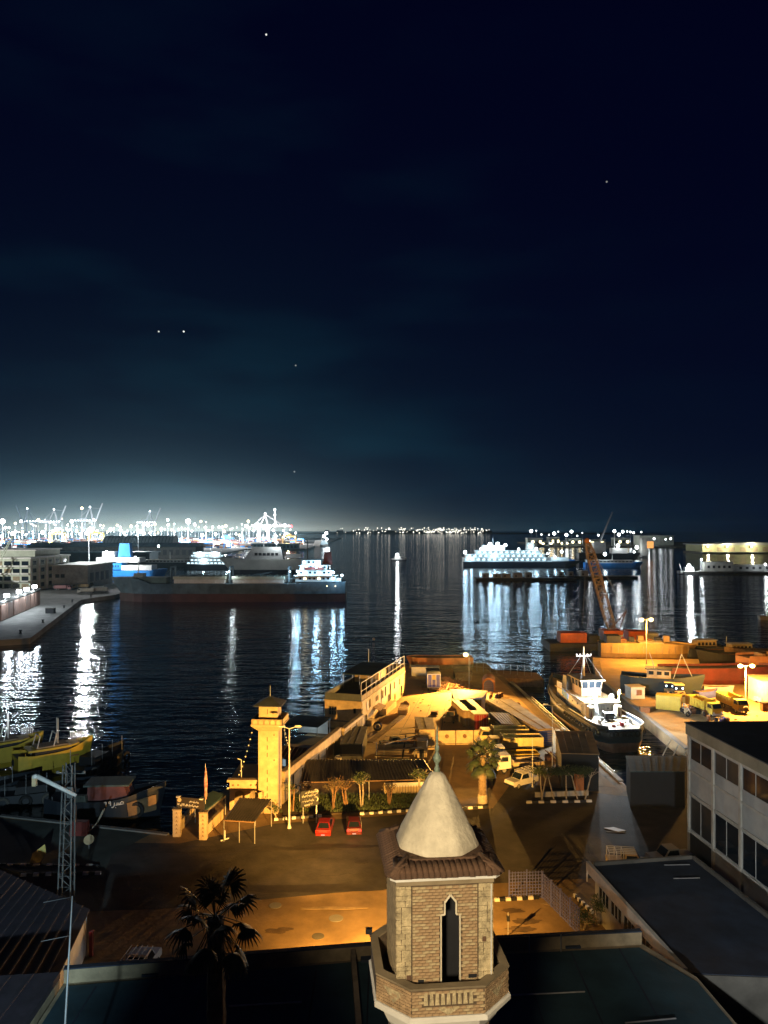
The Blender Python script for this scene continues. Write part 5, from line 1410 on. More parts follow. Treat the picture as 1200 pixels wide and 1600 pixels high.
for k in range(5): MB().box(-0.9, 0.9, -0.075, -0.063, 0.3 + k * 0.36, 0.36 + k * 0.36).build('slat', m_navy, do_)
# scrap heap: hundreds of bars nobody could count
sc_ = MB(); rr = random.Random(17)
for i in range(520):
    t_ = rr.random(); cx_, cy_ = 13.2 + rr.gauss(0, 2.0), 160.5 + rr.gauss(0, 2.6)
    hh = max(0.05, 1.9 - 0.35 * math.hypot(cx_ - 13.2, (cy_ - 160.5) * 0.8)) * rr.random()
    a_ = rr.uniform(0, 6.28); l_ = rr.uniform(0.5, 2.4); dz_ = rr.uniform(-0.4, 0.5)
    e = Vector((math.cos(a_) * l_ / 2, math.sin(a_) * l_ / 2, dz_ * l_ / 2)); c = Vector((cx_, cy_, hh + 0.15))
    q0, q1 = c - e, c + e; q0.z, q1.z = max(0.03, q0.z), max(0.03, q1.z)
    sc_.bar(q0, q1, rr.uniform(0.06, 0.28), rr.uniform(0.04, 0.12))
tag(sc_.build('scrap_heap', M('scrap_metal', (0.36, 0.20, 0.10), 0.8, 0.5, 0.9, tint=(0.08, 0.05, 0.04))), 'heap of scrap bars and planks beside the pier lamp', 'scrap heap', kind='stuff')
shed('open shed with a pale sloping roof in the middle of the yard', [G(712, 1118).to_tuple()[:2], G(752, 1112).to_tuple()[:2], (19.0, 142), (12.6, 143.4)], 2.6, m_dark, m_tan, 0.3, name='shed', slope=0.3, panels=3)
def container(label, loc, rz, L_, mat, door=None, name='container', cat='container', h=2.6, lid=None):
    t = thing(name, label, cat, loc, rz)
    MB().box(0, L_, -1.2, 1.2, 0.1, h).build('body', mat, t)
    rm = MB().box(-0.05, 0.05, 0, 0.05, 0.2, h - 0.1).mesh('corrugation', mat)
    for k in range(int(L_ / 0.35)):
        for s in (-1.253, 1.203): inst('corrugation', rm, t, (0.2 + k * 0.35, s, 0))
    MB().box(-0.05, L_ + 0.05, -1.27, 1.27, h + 0.003, h + 0.08).build('top', lid or mat, t)
    for y in (-0.6, 0.6): MB().box(-0.06, -0.003, y - 0.55, y + 0.55, 0.2, h - 0.1).build('door', door or mat, t)
    for y in (-0.9, -0.3, 0.3, 0.9): MB().tube((-0.09, y, 0.2), (-0.09, y, h - 0.1), 0.025, n=5).build('lock_bar', m_steel, t)
    for x in (0.2, L_ - 0.2):
        for y in (-1, 1): MB().box(x - 0.15, x + 0.15, y - 0.15, y + 0.15, 0, 0.098).build('foot', m_dark, t)
    return t
container('tan container with a red door end in the yard', G(752, 1141), math.radians(98), 11.0, m_tan, door=m_red)
container('second tan container behind the red-doored one', G(735, 1135), math.radians(98), 9.0, m_tan)
# scrub in the yard
small_tree('leafless scrub tree growing among the yard containers', G(775, 1122), 2.8, 2.0, 61, mat=m_leafdry, trunks=5, bark=m_wood, n=520, flat=0.7, name='tree', spread=0.7)
small_tree('low scrub bush beside the red-doored container', G(765, 1141), 1.5, 1.3, 62, mat=m_leafdry, trunks=3, bark=m_wood, n=300, flat=0.7, name='bush', cat='bush')
aw2 = awning('grey sail awning over the yard right of the containers', [(783, 1131), (816, 1134), (800, 1115), (764, 1113)], 2.4, 2.7, 8, m_sail)
# blue-fronted kiosk and dark workshop along the quay
shed('long flat-roofed kiosk with a blue slatted front on the quay', [G(841, 1168).to_tuple()[:2], G(863, 1166).to_tuple()[:2], (22.6, 136), (17.9, 136)], 2.7, m_creamdark, m_tan, 0.25, name='kiosk', cat='kiosk')
ko = bpy.data.objects['kiosk']
a, b = G(841, 1168), G(863, 1166)
for k in range(7):
    MB().bar(a + Vector((0, -0.08, 0.3 + k * 0.34)), b + Vector((0, -0.08, 0.3 + k * 0.34)), 0.05, 0.26).build('slat', m_blue, ko)
shed('dark workshop with a tan roof edge at the near end of the quay', [(22.4, 97.0), (27.0, 96.6), (28.6, 106.0), (23.8, 106.4)], 4.6, m_tar, m_tan, 0.2, name='workshop', cat='workshop', slope=0.3)  # near-black walls under a plain tan roof
bpy.data.objects['workshop']['label'] = 'dark workshop with a tan roof at the near end of the quay'
pf = thing('pipe_rack', 'stack of long pale pipes behind the clipped trees', 'pipe rack', (0, 0, 0))
for k in range(7):
    a, b = G(852 + k * 4, 1172 + k * 1.2, 1.0 + 0.1 * (k % 3)), G(880 + k * 3.2, 1200 - k * 0.5, 1.0 + 0.1 * (k % 3))
    MB().tube(a, b, 0.09, n=6).build('pipe', m_white if k % 2 else m_rust, pf)
for px, py in ((860, 1188), (882, 1205)):
    p = G(px, py, 0); MB().box(p.x - 0.8, p.x + 1.6, p.y - 0.1, p.y + 0.1, 0, 0.9).build('trestle', m_rust, pf)
# clipped trees on pale trunks, low white planter wall
for i, px in enumerate((846, 866, 885, 903, 914)):
    small_tree(('forked pale-trunked clipped tree at the left end of the planter', 'clipped tree second from the left in the planter row', 'clipped tree in the middle of the planter row', 'clipped tree with a leaning trunk fourth in the planter row', 'clipped tree at the right end of the planter beside the orange box')[i],
               G(px, 1251), 4.0, 1.45, 70 + i, trunks=2 if i == 0 else 1, n=700, flat=0.55, spread=0.5, group='clipped trees in the white planter')
pw = thing('planter_wall', 'low white planter wall below the clipped trees', 'wall', (0, 0, 0))
a, b = G(836, 1246), G(920, 1243)
n = 10
for i in range(n):
    p, q = a.lerp(b, i / n), a.lerp(b, (i + 0.96) / n)
    MB().hexa([p, q, q + Vector((0, 0.25, 0)), p + Vector((0, 0.25, 0))], [x + Vector((0, 0, 0.62)) for x in (p, q, q + Vector((0, 0.25, 0)), p + Vector((0, 0.25, 0)))]).build('block', m_offwhite, pw)
ob = thing('orange_box', 'rust-orange upright box behind the clipped trees', 'box', G(906, 1243))
MB().box(-0.5, 0.5, 0, 0.8, 0, 3.0).build('cabinet', m_orangehull, ob); MB().box(-0.55, 0.55, -0.05, 0.85, 3.003, 3.1).build('lid', m_rust, ob)
# quay edge railings beside the tug
qr = thing('quay_railing', 'low steel railing along the quay beside the tug', 'railing', (0, 0, 0))
a, b = Vector((28.1, 146, 0)), Vector((30.2, 101, 0))
for i in range(16):
    p = a.lerp(b, i / 15); MB().tube((p.x, p.y, 0.2), (p.x, p.y, 1.15), 0.045, n=6).build('post', m_steel, qr)
for z in (0.7, 1.12): MB().tube(a + Vector((0, 0, z)), b + Vector((0, 0, z)), 0.035, n=6).build('rail', m_steel, qr)
fw = thing('pier_fence', 'bar fence at the seaward corner of the yard', 'fence', (0, 0, 0))
a, b = Vector((20, 178, 0)), Vector((33, 172, 0))
for i in range(10):
    p = a.lerp(b, i / 9); MB().tube((p.x, p.y, 0), (p.x, p.y, 2.2), 0.05, n=6).build('post', m_steel, fw)
for z in (1.1, 2.1): MB().tube(a + Vector((0, 0, z)), b + Vector((0, 0, z)), 0.03, n=6).build('rail', m_steel, fw)
slab('jetty', [(25.2, 170), (35, 168), (35, 176), (25.2, 180)], m_wood, -0.02, -2.5)
# dark shed below the tug, unlit yard, white sheets on the ground
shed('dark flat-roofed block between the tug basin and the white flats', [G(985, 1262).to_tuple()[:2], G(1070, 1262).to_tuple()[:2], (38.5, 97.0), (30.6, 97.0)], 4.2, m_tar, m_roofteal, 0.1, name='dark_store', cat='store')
ws = thing('white_sheet', 'torn white sheet lying on the unlit yard floor', 'sheet', G(958, 1296))
MB().extr([(-0.9, 0.3, 0.03), (0.2, 0.55, 0.03), (1.3, -0.45, 0.03), (0.3, -0.7, 0.03)], (0, 0, 0.03)).build('cloth', m_white, ws)
MB().extr([(-1.0, -0.6, 0.03), (1.0, -0.8, 0.03), (1.1, -0.95, 0.03), (-0.9, -0.75, 0.03)], (0, 0, 0.02)).build('strip', m_offwhite, ws)

# ------------------------------------------------------------------ tug in the basin
tug = thing('tug', 'black-hulled white tug with deck floodlights and tyre fenders', 'tug', (35.4, 134.5, WZ), math.atan2(17.0, -2.2))
# local +x toward the bow (away from the viewer)
L_, B = 34.0, 9.6
N = 22; hi, lo = [], []
def tugw(s):
    w_ = B / 2
    if s > 0.55: w_ *= max(0.03, 1 - ((s - 0.55) / 0.45) ** 2.6)
    if s < 0.14: w_ *= 0.62 + 0.38 * math.sqrt(max(0, 1 - ((0.14 - s) / 0.14) ** 2))
    return w_
def tugz(s): return 3.9 + 2.1 * max(0, (s - 0.40) / 0.60) ** 1.6
for i in range(N + 1):
    s = i / N; x = -L_ / 2 + L_ * s; w_ = tugw(s); z = tugz(s); fx = 1.6 * max(0, (s - 0.7) / 0.3)
    hi.append([(x + fx, w_, z), (x, w_ * 0.97, 1.6), (x, -w_ * 0.97, 1.6), (x + fx, -w_, z)])
    lo.append([(x, w_ * 0.965, 1.597), (x, w_ * 0.85, 0.4), (x, w_ * 0.35, -1.5), (x, -w_ * 0.35, -1.5), (x, -w_ * 0.85, 0.4), (x, -w_ * 0.965, 1.597)])
MB().loft(hi).build('hull', m_navy, tug, True)
MB().loft(lo).build('lower_hull', m_brownhull, tug, True)
MB().loft([[(r[0][0], r[0][1] * 0.95, r[0][2] + 0.01), (r[3][0], r[3][1] * 0.95, r[3][2] + 0.01), (r[3][0], r[3][1] * 0.95, r[3][2] + 0.03), (r[0][0], r[0][1] * 0.95, r[0][2] + 0.03)] for r in hi]).build('deck', m_creamdark, tug)
bw = MB()
for a, b in zip(hi[:-1], hi[1:]):
    for idx, s in ((0, 1), (3, -1)):
        a_, b_ = Vector(a[idx]), Vector(b[idx]); h_ = 0.55 if a_.x < -2 else 1.0
        q = [a_, b_, b_ - Vector((0, s * 0.1, 0)), a_ - Vector((0, s * 0.1, 0))]
        bw.hexa(q, [x + Vector((0, s * 0.12, h_)) for x in q])
bw.build('bulwark', m_navy, tug)
rb_ = MB()
for a, b in zip(hi[:-1], hi[1:]):
    for idx, s in ((0, 1), (3, -1)):
        rb_.tube(Vector(a[idx]) + Vector((0, s * 0.12, -0.25)), Vector(b[idx]) + Vector((0, s * 0.12, -0.25)), 0.22, n=6)
rb_.build('rubbing_strake', m_black, tug)
rl = MB()
for a, b in zip(hi[:9], hi[1:10]):
    for idx, s in ((0, 1), (3, -1)):
        rl.tube(Vector(a[idx]) + Vector((0, s * 0.12, 0.62)), Vector(b[idx]) + Vector((0, s * 0.12, 0.62)), 0.09, n=6)
rl.build('bulwark_cap', m_white, tug)
ty = MB().torus((0, 0, 0), 0.44, 0.17, 'y', 14, 7).mesh('tyre_fender', m_black, True)
for i in range(1, 13):
    s = i / 26; x = -L_ / 2 + L_ * s
    for sd in (1, -1):
        inst('tyre_fender', ty, tug, (x, sd * (tugw(s) + 0.22), 3.2), 0)
for k in range(7):
    o = inst('tyre_fender', ty, tug, (-L_ / 2 - 0.2, -2.4 + k * 0.8, 3.15), math.radians(90))
# deckhouse
MB().box(-7.5, 7.5, -3.3, 3.3, 3.95, 6.4).build('deckhouse', m_white, tug)
MB().box(-8.0, 8.0, -3.6, 3.6, 6.403, 6.55).build('boat_deck', m_cream, tug)
for y in (-2.2, -0.2, 1.9): MB().box(-7.56, -7.503, y - 0.35, y + 0.35, 4.15, 5.9).build('door', m_offwhite, tug)
for y in (-1.2, 0.9, 2.8): MB().tube((-7.503, y, 5.3), (-7.56, y, 5.3), 0.16, n=10).build('porthole', m_glass, tug)
for x in (-5.5, -3.5, -1, 1.5, 4): MB().tube((x, 3.303, 5.4), (x, 3.36, 5.4), 0.18, n=10).build('porthole', m_glass, tug)
for x in (-6.4, 2.5): MB().box(x, x + 0.75, 3.303, 3.36, 4.1, 5.9).build('door', m_offwhite, tug)
for y in (-3.0, 2.6):
    MB().extr([(-9.6, y, 3.95), (-8.2, y, 3.95), (-8.2, y, 5.9), (-8.6, y, 6.2), (-9.3, y, 6.2), (-9.6, y, 5.9)], (0, 0.9, 0)).build('vent_trunk', m_cream, tug)
    MB().extr([(-9.63, y + 0.25, 4.3), (-9.63, y + 0.65, 4.3), (-9.63, y + 0.45, 5.6)], (0.02, 0, 0)).build('triangle_mark', m_redhull, tug)
# wheelhouse
wh = MB().hexa([(-2.6, -2.0, 6.56), (2.8, -1.8, 6.56), (2.8, 1.8, 6.56), (-2.6, 2.0, 6.56)], [(-2.6, -2.0, 8.0), (2.9, -1.8, 8.0), (2.9, 1.8, 8.0), (-2.6, 2.0, 8.0)])
wh.build('wheelhouse', M('buff_paint', (0.48, 0.36, 0.27), 0.6, 0.15, 0.8), tug)
for q in ([(-2.62, -2.0), (-2.62, 2.0)], [(2.9, -1.8), (2.9, 1.8)], [(-2.62, 2.0), (2.9, 1.8)], [(-2.62, -2.0), (2.9, -1.8)]):
    (xa, ya), (xb, yb) = q
    k = 1.07
    wp = MB().extr([(xa, ya, 8.0), (xb, yb, 8.0), (xb * k, yb * k, 9.35), (xa * k, ya * k, 9.35)], Vector((0.02, 0.02, 0)))
    wp.build('window', m_glass, tug)
    for t_ in (0.0, 0.33, 0.66, 1.0):
        x_, y_ = xa + (xb - xa) * t_, ya + (yb - ya) * t_
        MB().bar((x_ * 1.01, y_ * 1.01, 8.0), (x_ * k * 1.01, y_ * k * 1.01, 9.35), 0.16, 0.16).build('window_post', m_cream, tug)
MB().box(-3.3, 3.5, -2.6, 2.6, 9.36, 9.62).build('wheelhouse_roof', m_creamdark, tug)
MB().tube((1.2, 0, 9.6), (1.2, 0, 15.2), 0.22, 0.12, 10).build('mast', m_cream, tug)
MB().bar((1.2, -1.6, 13.4), (1.2, 1.6, 13.4), 0.14).build('crosstree', m_white, tug)
for y in (-1.5, -0.8, 0.8, 1.5): MB().ball((1.2, y, 13.7), 0.2, 8).build('navigation_lamp', m_white, tug)
st = MB()
for sx, sy in ((-3, 2.4), (-3, -2.4), (3.2, 2.4), (3.2, -2.4)): st.tube((1.2, 0, 14.2), (sx, sy, 9.6), 0.035, n=5)
st.build('stay', m_steel, tug)
for y in (-1.1, 1.1): MB().taper(3.2, 5.6, y * 2 - 0.7, y * 2 + 0.7, 6.55, 9.2, 0.3, 0.3, 0.1, 0.1).build('funnel', m_navy, tug)
# deck gear: winch, bollards, hook, ladder
wn_ = MB().tube((-10.5, -1.0, 4.7), (-10.5, 1.0, 4.7), 0.65, n=14).build('winch', m_dark, tug)
for y in (-1.1, 1.1): MB().torus((-10.5, y, 4.7), 0.8, 0.09, 'y', 16, 6).build('flange', m_steel, wn_)
for y in (-3, 3):
    for x in (-13.5, -12.8, -6.8): MB().tube((x, y, 3.95), (x, y, 4.75), 0.2, n=10).build('bollard', m_white, tug)
MB().path([(-8.2, -3.1, 6.5), (-8.2, -3.1, 8.4), (-8.5, -3.1, 8.8), (-9.0, -3.1, 8.8), (-9.2, -3.1, 8.2)], 0.14).build('vent_pipe', m_yellow, tug)
ld = MB()
for y in (1.2, 1.75): ld.tube((-9.2, y, 4.0), (-7.7, y, 6.5), 0.05, n=5)
for k in range(7): ld.tube((-9.2 + k * 0.22, 1.2, 4.2 + k * 0.35), (-9.2 + k * 0.22, 1.75, 4.2 + k * 0.35), 0.04, n=5)
ld.build('ladder', m_steel, tug)
rr = random.Random(5)
for i in range(16):
    x, y = rr.uniform(-15, -8.5), rr.uniform(-3.2, 3.2); c = Vector((x, y, 3.98))
    (MB().torus((x, y, 4.06), rr.uniform(0.3, 0.6), 0.07, 'z', 14, 5).build('rope_coil', m_white, tug)) if i % 2 else MB().box(x - 0.35, x + 0.35, y - 0.25, y + 0.25, 3.98, 4.0 + rr.uniform(0.2, 0.6)).build('deck_box', rr.choice((m_dark, m_red, m_offwhite)), tug)
for y in (1.35, -2.0):
    MB().bar((-7.2, y, 6.55), (-7.2, y, 7.3), 0.08).build('lamp_stand', m_steel, tug)
    MB().ball((-7.35, y, 7.45), 0.42, 12).build('deck_lamp', m_e_white, tug, True)
    lamp('deck_light', tug, (-8.0, y, 7.7), 17000, WHITE, 0.3)
MB().bar((-2, 4.6, 6.2), (1.5, 4.55, 6.8), 0.06, 1.1).build('name_board', m_brightblue, tug)
for x in (4.6, 5.3, 6.0, 6.7): MB().path([(x, 3.4, 6.5), (x, 3.4, 7.6), (x + 0.4, 3.4, 7.6), (x + 0.4, 3.4, 6.5)], 0.06).build('rail_hoop', m_white, tug)
tug.scale = (0.90, 0.86, 0.92)
# bottom ends of cradle timbers and ropes at the basin end
cr = thing('cradle', 'rusty slipway cradle at the near end of the tug basin', 'cradle', (31.5, 103, WZ))
for k in range(3): MB().box(0.5, 9.0, k * 3.2, k * 3.2 + 0.5, -1.5, -0.6).build('beam', m_rust, cr)
for x in (0.6, 8.2): MB().box(x, x + 0.5, -0.6, 8.0, -0.597, 0.2).build('runner', m_rust, cr)
for k in range(4): MB().bar((9.5, 1 + k * 3, 1.4), (12.4, 5.5 + k * 3, 2.6), 0.12).build('hawser', m_bark, cr)

# ------------------------------------------------------------------ right yard
yb_ = simple_hull('barge', 'long yellow-lit cargo hull drawn up behind the tug', 'barge', (67.0, 197, 0), math.radians(-6), 23, 6.5, 3.7, M('ochre_hull', (0.38, 0.25, 0.09), 0.7, 0.25, 0.3, stain=0.4), M('ochre_hull_low', (0.26, 0.17, 0.07), 0.8, 0.3, 0.4, stain=0.4), m_tan, wl=1.4, sheer=-0.5, bowp=0.22, bulwark=0.3)
MB().box(-10.0, -6.5, -2.2, 2.2, 3.75, 5.6).build('deckhouse', m_dark, yb_)
MB().box(-2.0, 4.0, -2.6, 1.0, 3.75, 4.2).build('hatch', m_creamdark, yb_)
for k in range(14): MB().box(-10.5 + k * 1.55, -10.38 + k * 1.55, -3.29, -3.22, 1.5, 3.5).build('hull_frame', m_creamdark, yb_)
for k in range(6): MB().box(-6 + k * 2.2, -4.6 + k * 2.2, 0.9 + (k % 2) * 0.5, 2.6, 3.75, 4.5 + 0.4 * (k % 3)).build('deck_cargo', (m_rust, m_dark, m_tan)[k % 3], yb_)
mh = simple_hull('fishing_hull', 'dark teal fishing hull with a grey wheelhouse beside the tug', 'boat', (55.0, 153, 0.2), math.radians(-20), 15, 5.5, 2.9, M('dark_teal_hull', (0.004, 0.012, 0.015), 0.7, 0.3, 0.4), m_navy, m_dark, wl=1.0, sheer=0.9, bowp=0.4)
MB().box(-2.5, 2.0, -1.5, 1.5, 2.95, 4.9).build('wheelhouse', m_creamdark, mh)
MB().box(-2.8, 2.3, -1.8, 1.8, 4.903, 5.05).build('roof', m_dark, mh)
for x in (-2.1, -0.6, 0.8): MB().box(x, x + 0.9, -1.56, -1.503, 3.9, 4.6).build('window', m_glass, mh)
MB().path([(2.4, -1, 3.0), (4, 0, 8.0), (6, 1, 3.4)], 0.07).build('gantry', m_steel, mh)
MB().path([(-1, -1, 5.05), (-2, 0, 8.0)], 0.07).build('gantry', m_steel, mh)
pc_ = thing('portable_cabin', 'small white portable cabin with a square window on the right quay', 'cabin', G(996, 1094), math.radians(8))
MB().box(-1.3, 1.5, 0, 2.6, 0.2, 2.4).build('wall', m_offwhite, pc_); MB().box(-1.4, 1.6, -0.1, 2.7, 2.403, 2.55).build('roof', m_cream, pc_)
window(pc_, (-0.1, 0, 1.0), X1, 0.9, 0.9, fm=m_wood, pm=m_rust, mull=1)
rh = simple_hull('barge', 'long dark red barge hull behind the yellow trucks', 'barge', (71.5, 165, 0), math.radians(2), 24, 6.0, 3.0, m_redhull, m_redhull, m_dark, wl=1.0, sheer=0.4, bowp=0.2)
oh = simple_hull('barge', 'orange barge hull at the far right under the twin lamp', 'barge', (90, 172, 0), math.radians(12), 22, 6.0, 4.6, m_orangehull, m_redhull, m_wood, wl=1.3, sheer=0.3, bowp=0.18)
for k in range(5): MB().box(-7 + k * 3.2, -6.4 + k * 3.2, -1.5, 1.5, 4.65, 5.4).build('hatch', m_wood, oh)
for i, (x, y, L_, lab) in enumerate(((88, 212, 12, 'white cabin launch moored behind the cargo hull'), (94.5, 205, 11, 'white cabin launch nearer the twin lamp at the right'))):
    bo = simple_hull('launch', lab, 'boat', (x, y, WZ + 0.5), math.radians(185), L_, 3.6, 1.6, m_wood if i else m_navy, m_navy, m_creamdark, wl=0.6, sheer=0.8)
    MB().taper(-3.4, 2.8, -1.3, 1.3, 1.65, 3.6, 0.2, 0.5).build('cabin', m_cream, bo)
    for k in range(5): MB().box(-2.8 + k * 1.05, -2.2 + k * 1.05, 1.303, 1.36, 2.3, 3.1).build('window', m_dark, bo)
    MB().box(-3.6, 3.0, -1.45, 1.45, 3.603, 3.72).build('cabin_roof', m_white, bo)
    MB().tube((3.2, 0, 1.8), (3.2, 0, 5.6), 0.06).build('mast', m_white, bo)
for i, (x, y, L_, lab) in enumerate(((80, 196, 16, 'dark rowing hull heaped with nets behind the cargo hull'), (84, 186, 15, 'dark wooden hull lying behind the red barge'), (93, 190, 17, 'brown wooden hull between the launches and the orange barge'))):
    simple_hull('wooden_hull', lab, 'boat', (x, y, 0), math.radians(170 + i * 8), L_, 4.2, 2.0 + 0.3 * i, m_wood if i == 2 else m_dark, m_dark, m_rust, wl=0.6, sheer=0.9, bowp=0.4)
# machinery in the right yard
tr1 = truck('yellow tipper truck parked under the twin lamp', G(1110, 1118), math.radians(-78), m_yellow, m_yellow, 6.6)
tr2 = truck('yellow water truck with a round spare wheel beside the twin lamp', G(1152, 1112), math.radians(-85), m_yellow, m_yellow, 6.2)
MB().torus((2.25, 0.3, 0.95), 0.42, 0.16, 'x', 16, 6).build('spare_wheel', m_cream, tr2)
container('small yellow container with an orange end on the right quay', G(1064, 1110), math.radians(155), 4.2, m_yellow, door=M('orange_end', (0.62, 0.33, 0.04), 0.6, 0.1, 1.0))
def loader(label, loc, rz, paint):
    t = thing('wheel_loader', label, 'wheel loader', loc, rz)
    MB().box(-2.4, 0.6, -0.9, 0.9, 0.8, 1.9).build('body', paint, t)
    MB().box(-0.9, 0.6, -0.8, 0.8, 1.903, 3.0).build('cab', m_glass, t)
    MB().box(-1.1, 0.8, -0.95, 0.95, 3.003, 3.15).build('cab_roof', m_lemon, t)
    for s in (-1, 1):
        MB().path([(0.6, s * 0.6, 1.6), (1.8, s * 0.6, 1.9), (2.7, s * 0.6, 0.8)], 0.12).build('lift_arm', paint, t)
        MB().ball((0.7, s * 0.6, 2.4), 0.17, 8).build('work_lamp', m_e_cool, t)
        for x in (-1.6, 1.1): wheel(t, x, s * 1.0, 0.7, 0.5)
    MB().extr([(2.6, -1.2, 0.3), (3.5, -1.2, 0.25), (3.3, -1.2, 0.5), (2.9, -1.2, 1.2), (2.6, -1.2, 1.2)], (0, 2.4, 0)).build('bucket', m_dark, t)
loader('wheel loader with bright work lamps beside the red barge', G(1045, 1090), math.radians(-100), m_tan)
loader('second wheel loader with work lamps nearer the yellow container', G(1060, 1094), math.radians(-95), m_tan)
wt = thing('white_store', 'tall bright white store at the far right edge of the yard', 'store', G(1196, 1100))
MB().box(-0.9, 4, 0, 5, 0, 4.4).build('wall', m_white, wt); MB().box(-1.1, 4.2, -0.2, 5.2, 4.403, 4.55).build('roof', m_cream, wt)
MB().box(0.4, 1.4, -0.05, -0.003, 0.0, 2.2).build('door', m_offwhite, wt)
mc = thing('scrap_machine', 'heap of engine parts and pipework in front of the yellow trucks', 'machine', G(1090, 1118))
rr = random.Random(23)
for i in range(34):
    x, y = rr.uniform(-2.6, 3.0), rr.uniform(-1.0, 2.4); z = rr.uniform(0.0, 0.9); 
    if i % 3 == 0: MB().tube((x, y, z + 0.25), (x + rr.uniform(-1.2, 1.2), y + rr.uniform(-1, 1), rr.uniform(0.2, 2.2)), rr.uniform(0.05, 0.16), n=7).build('pipe', rr.choice((m_steel, m_white, m_rust)), mc)
    elif i % 3 == 1: MB().box(x - 0.4, x + 0.4, y - 0.3, y + 0.3, 0.0, rr.uniform(0.3, 1.1)).build('engine_block', rr.choice((m_dark, m_rust, m_cream)), mc)
    else: MB().torus((x, y, 0.45), 0.34, 0.11, rr.choice('xy'), 12, 6).build('wheel', m_black, mc)
bc = thing('quay_bollard', 'dark mooring bollard on the right quay edge', 'bollard', G(1081, 1134))
MB().lathe([(0.35, 0), (0.35, 0.08), (0.22, 0.15), (0.22, 0.5), (0.36, 0.62), (0.3, 0.75)], 12).build('body', m_dark, bc, True)
bl = thing('orange_crate', 'small orange crate at the quay edge beside the tug', 'crate', G(1007, 1113))
MB().box(-0.8, 0.8, -0.5, 0.5, 0, 0.9).build('box', m_orangehull, bl); MB().box(-0.85, 0.85, -0.55, 0.55, 0.903, 0.98).build('lid', m_wood, bl)
# floating crane with lattice boom
fc = thing('floating_crane', 'orange floating crane with a tall lattice boom behind the tug', 'crane', (64, 222, WZ), 0)
MB().box(-17, 15, -4.5, 5, -1, 2.2).build('pontoon', m_dark, fc)
MB().box(-1.2, 4.4, -2.5, 2.5, 2.6, 5.6).build('machine_house', M('orange_paint', (0.60, 0.11, 0.02), 0.5, 0.2, 0.8, stain=0.3), fc)
MB().box(-1.2, 4.4, -2.52, -2.503, 4.0, 4.4).build('stripe', m_white, fc)
MB().tube((1.5, 0, 2.2), (1.5, 0, 2.6), 2.0, n=16).build('slew_ring', m_dark, fc)
for x0, x1, mt in ((-13.5, -6.0, MATS['orange_paint']), (6.0, 11.0, MATS['orange_paint'])):
    MB().box(x0, x1, -2.4, 2.2, 2.203, 5.4 if x0 > 0 else 4.9).build('winch_house', mt, fc)
MB().box(-5.4, -2.2, -2.0, 2.0, 2.203, 4.2).build('generator', m_dark, fc)
MB().box(11.4, 14.6, -2, 2, 2.203, 4.6).build('cabin', m_offwhite, fc)
MB().box(11.2, 14.8, -2.2, 2.2, 4.603, 4.75).build('cabin_roof', m_white, fc)
b0, b1 = A(958, 992, 222) - Vector((64, 222, WZ)), A(917, 845, 222) - Vector((64, 222, WZ))
bo = MB(); ax = (b1 - b0).normalized(); sx_ = ax.cross(Vector((0, 1, 0))).normalized(); sy_ = Vector((0, 1, 0))
K = 15
def chord(t_, i):
    w_ = 0.85 if 0.12 < t_ < 0.85 else 0.85 * (0.45 + 0.55 * (t_ / 0.12 if t_ <= 0.12 else (1 - t_) / 0.15))
    return b0.lerp(b1, t_) + sx_ * (w_ * (1 if i in (0, 1) else -1) * 1.35) + sy_ * (w_ * (1 if i in (0, 3) else -1))
m_boom = M('tan_boom_paint', (0.24, 0.18, 0.13), 0.7, 0.3, 0.6)
for i in range(4): MB().path([chord(k / K, i) for k in range(K + 1)], 0.17, 6).build('boom_chord', m_boom, fc)
for k in range(K):
    for i in range(4):
        j = (i + 1) % 4
        bo.tube(chord(k / K, i), chord((k + 1) / K, j), 0.09, n=4); bo.tube(chord((k + 1) / K, i), chord((k + 1) / K, j), 0.09, n=4)
bo.build('boom_lacing', m_boom, fc)
MB().ball(b1, 0.9, 8).build('boom_head', m_orangehull, fc)
MB().path([Vector((4.0, 0, 5.5)), Vector((6.0, 0, 11)), Vector((1.5, 0, 5.6))], 0.12).build('gantry', m_rust, fc)
for s in (-0.5, 0.5): MB().tube((6, s, 11), b1 + Vector((0, s, 0)), 0.035, n=4).build('pendant', m_steel, fc)
MB().tube(b1, b1 + Vector((-1.2, 0, -24)), 0.03, n=4).build('hoist_rope', m_steel, fc)

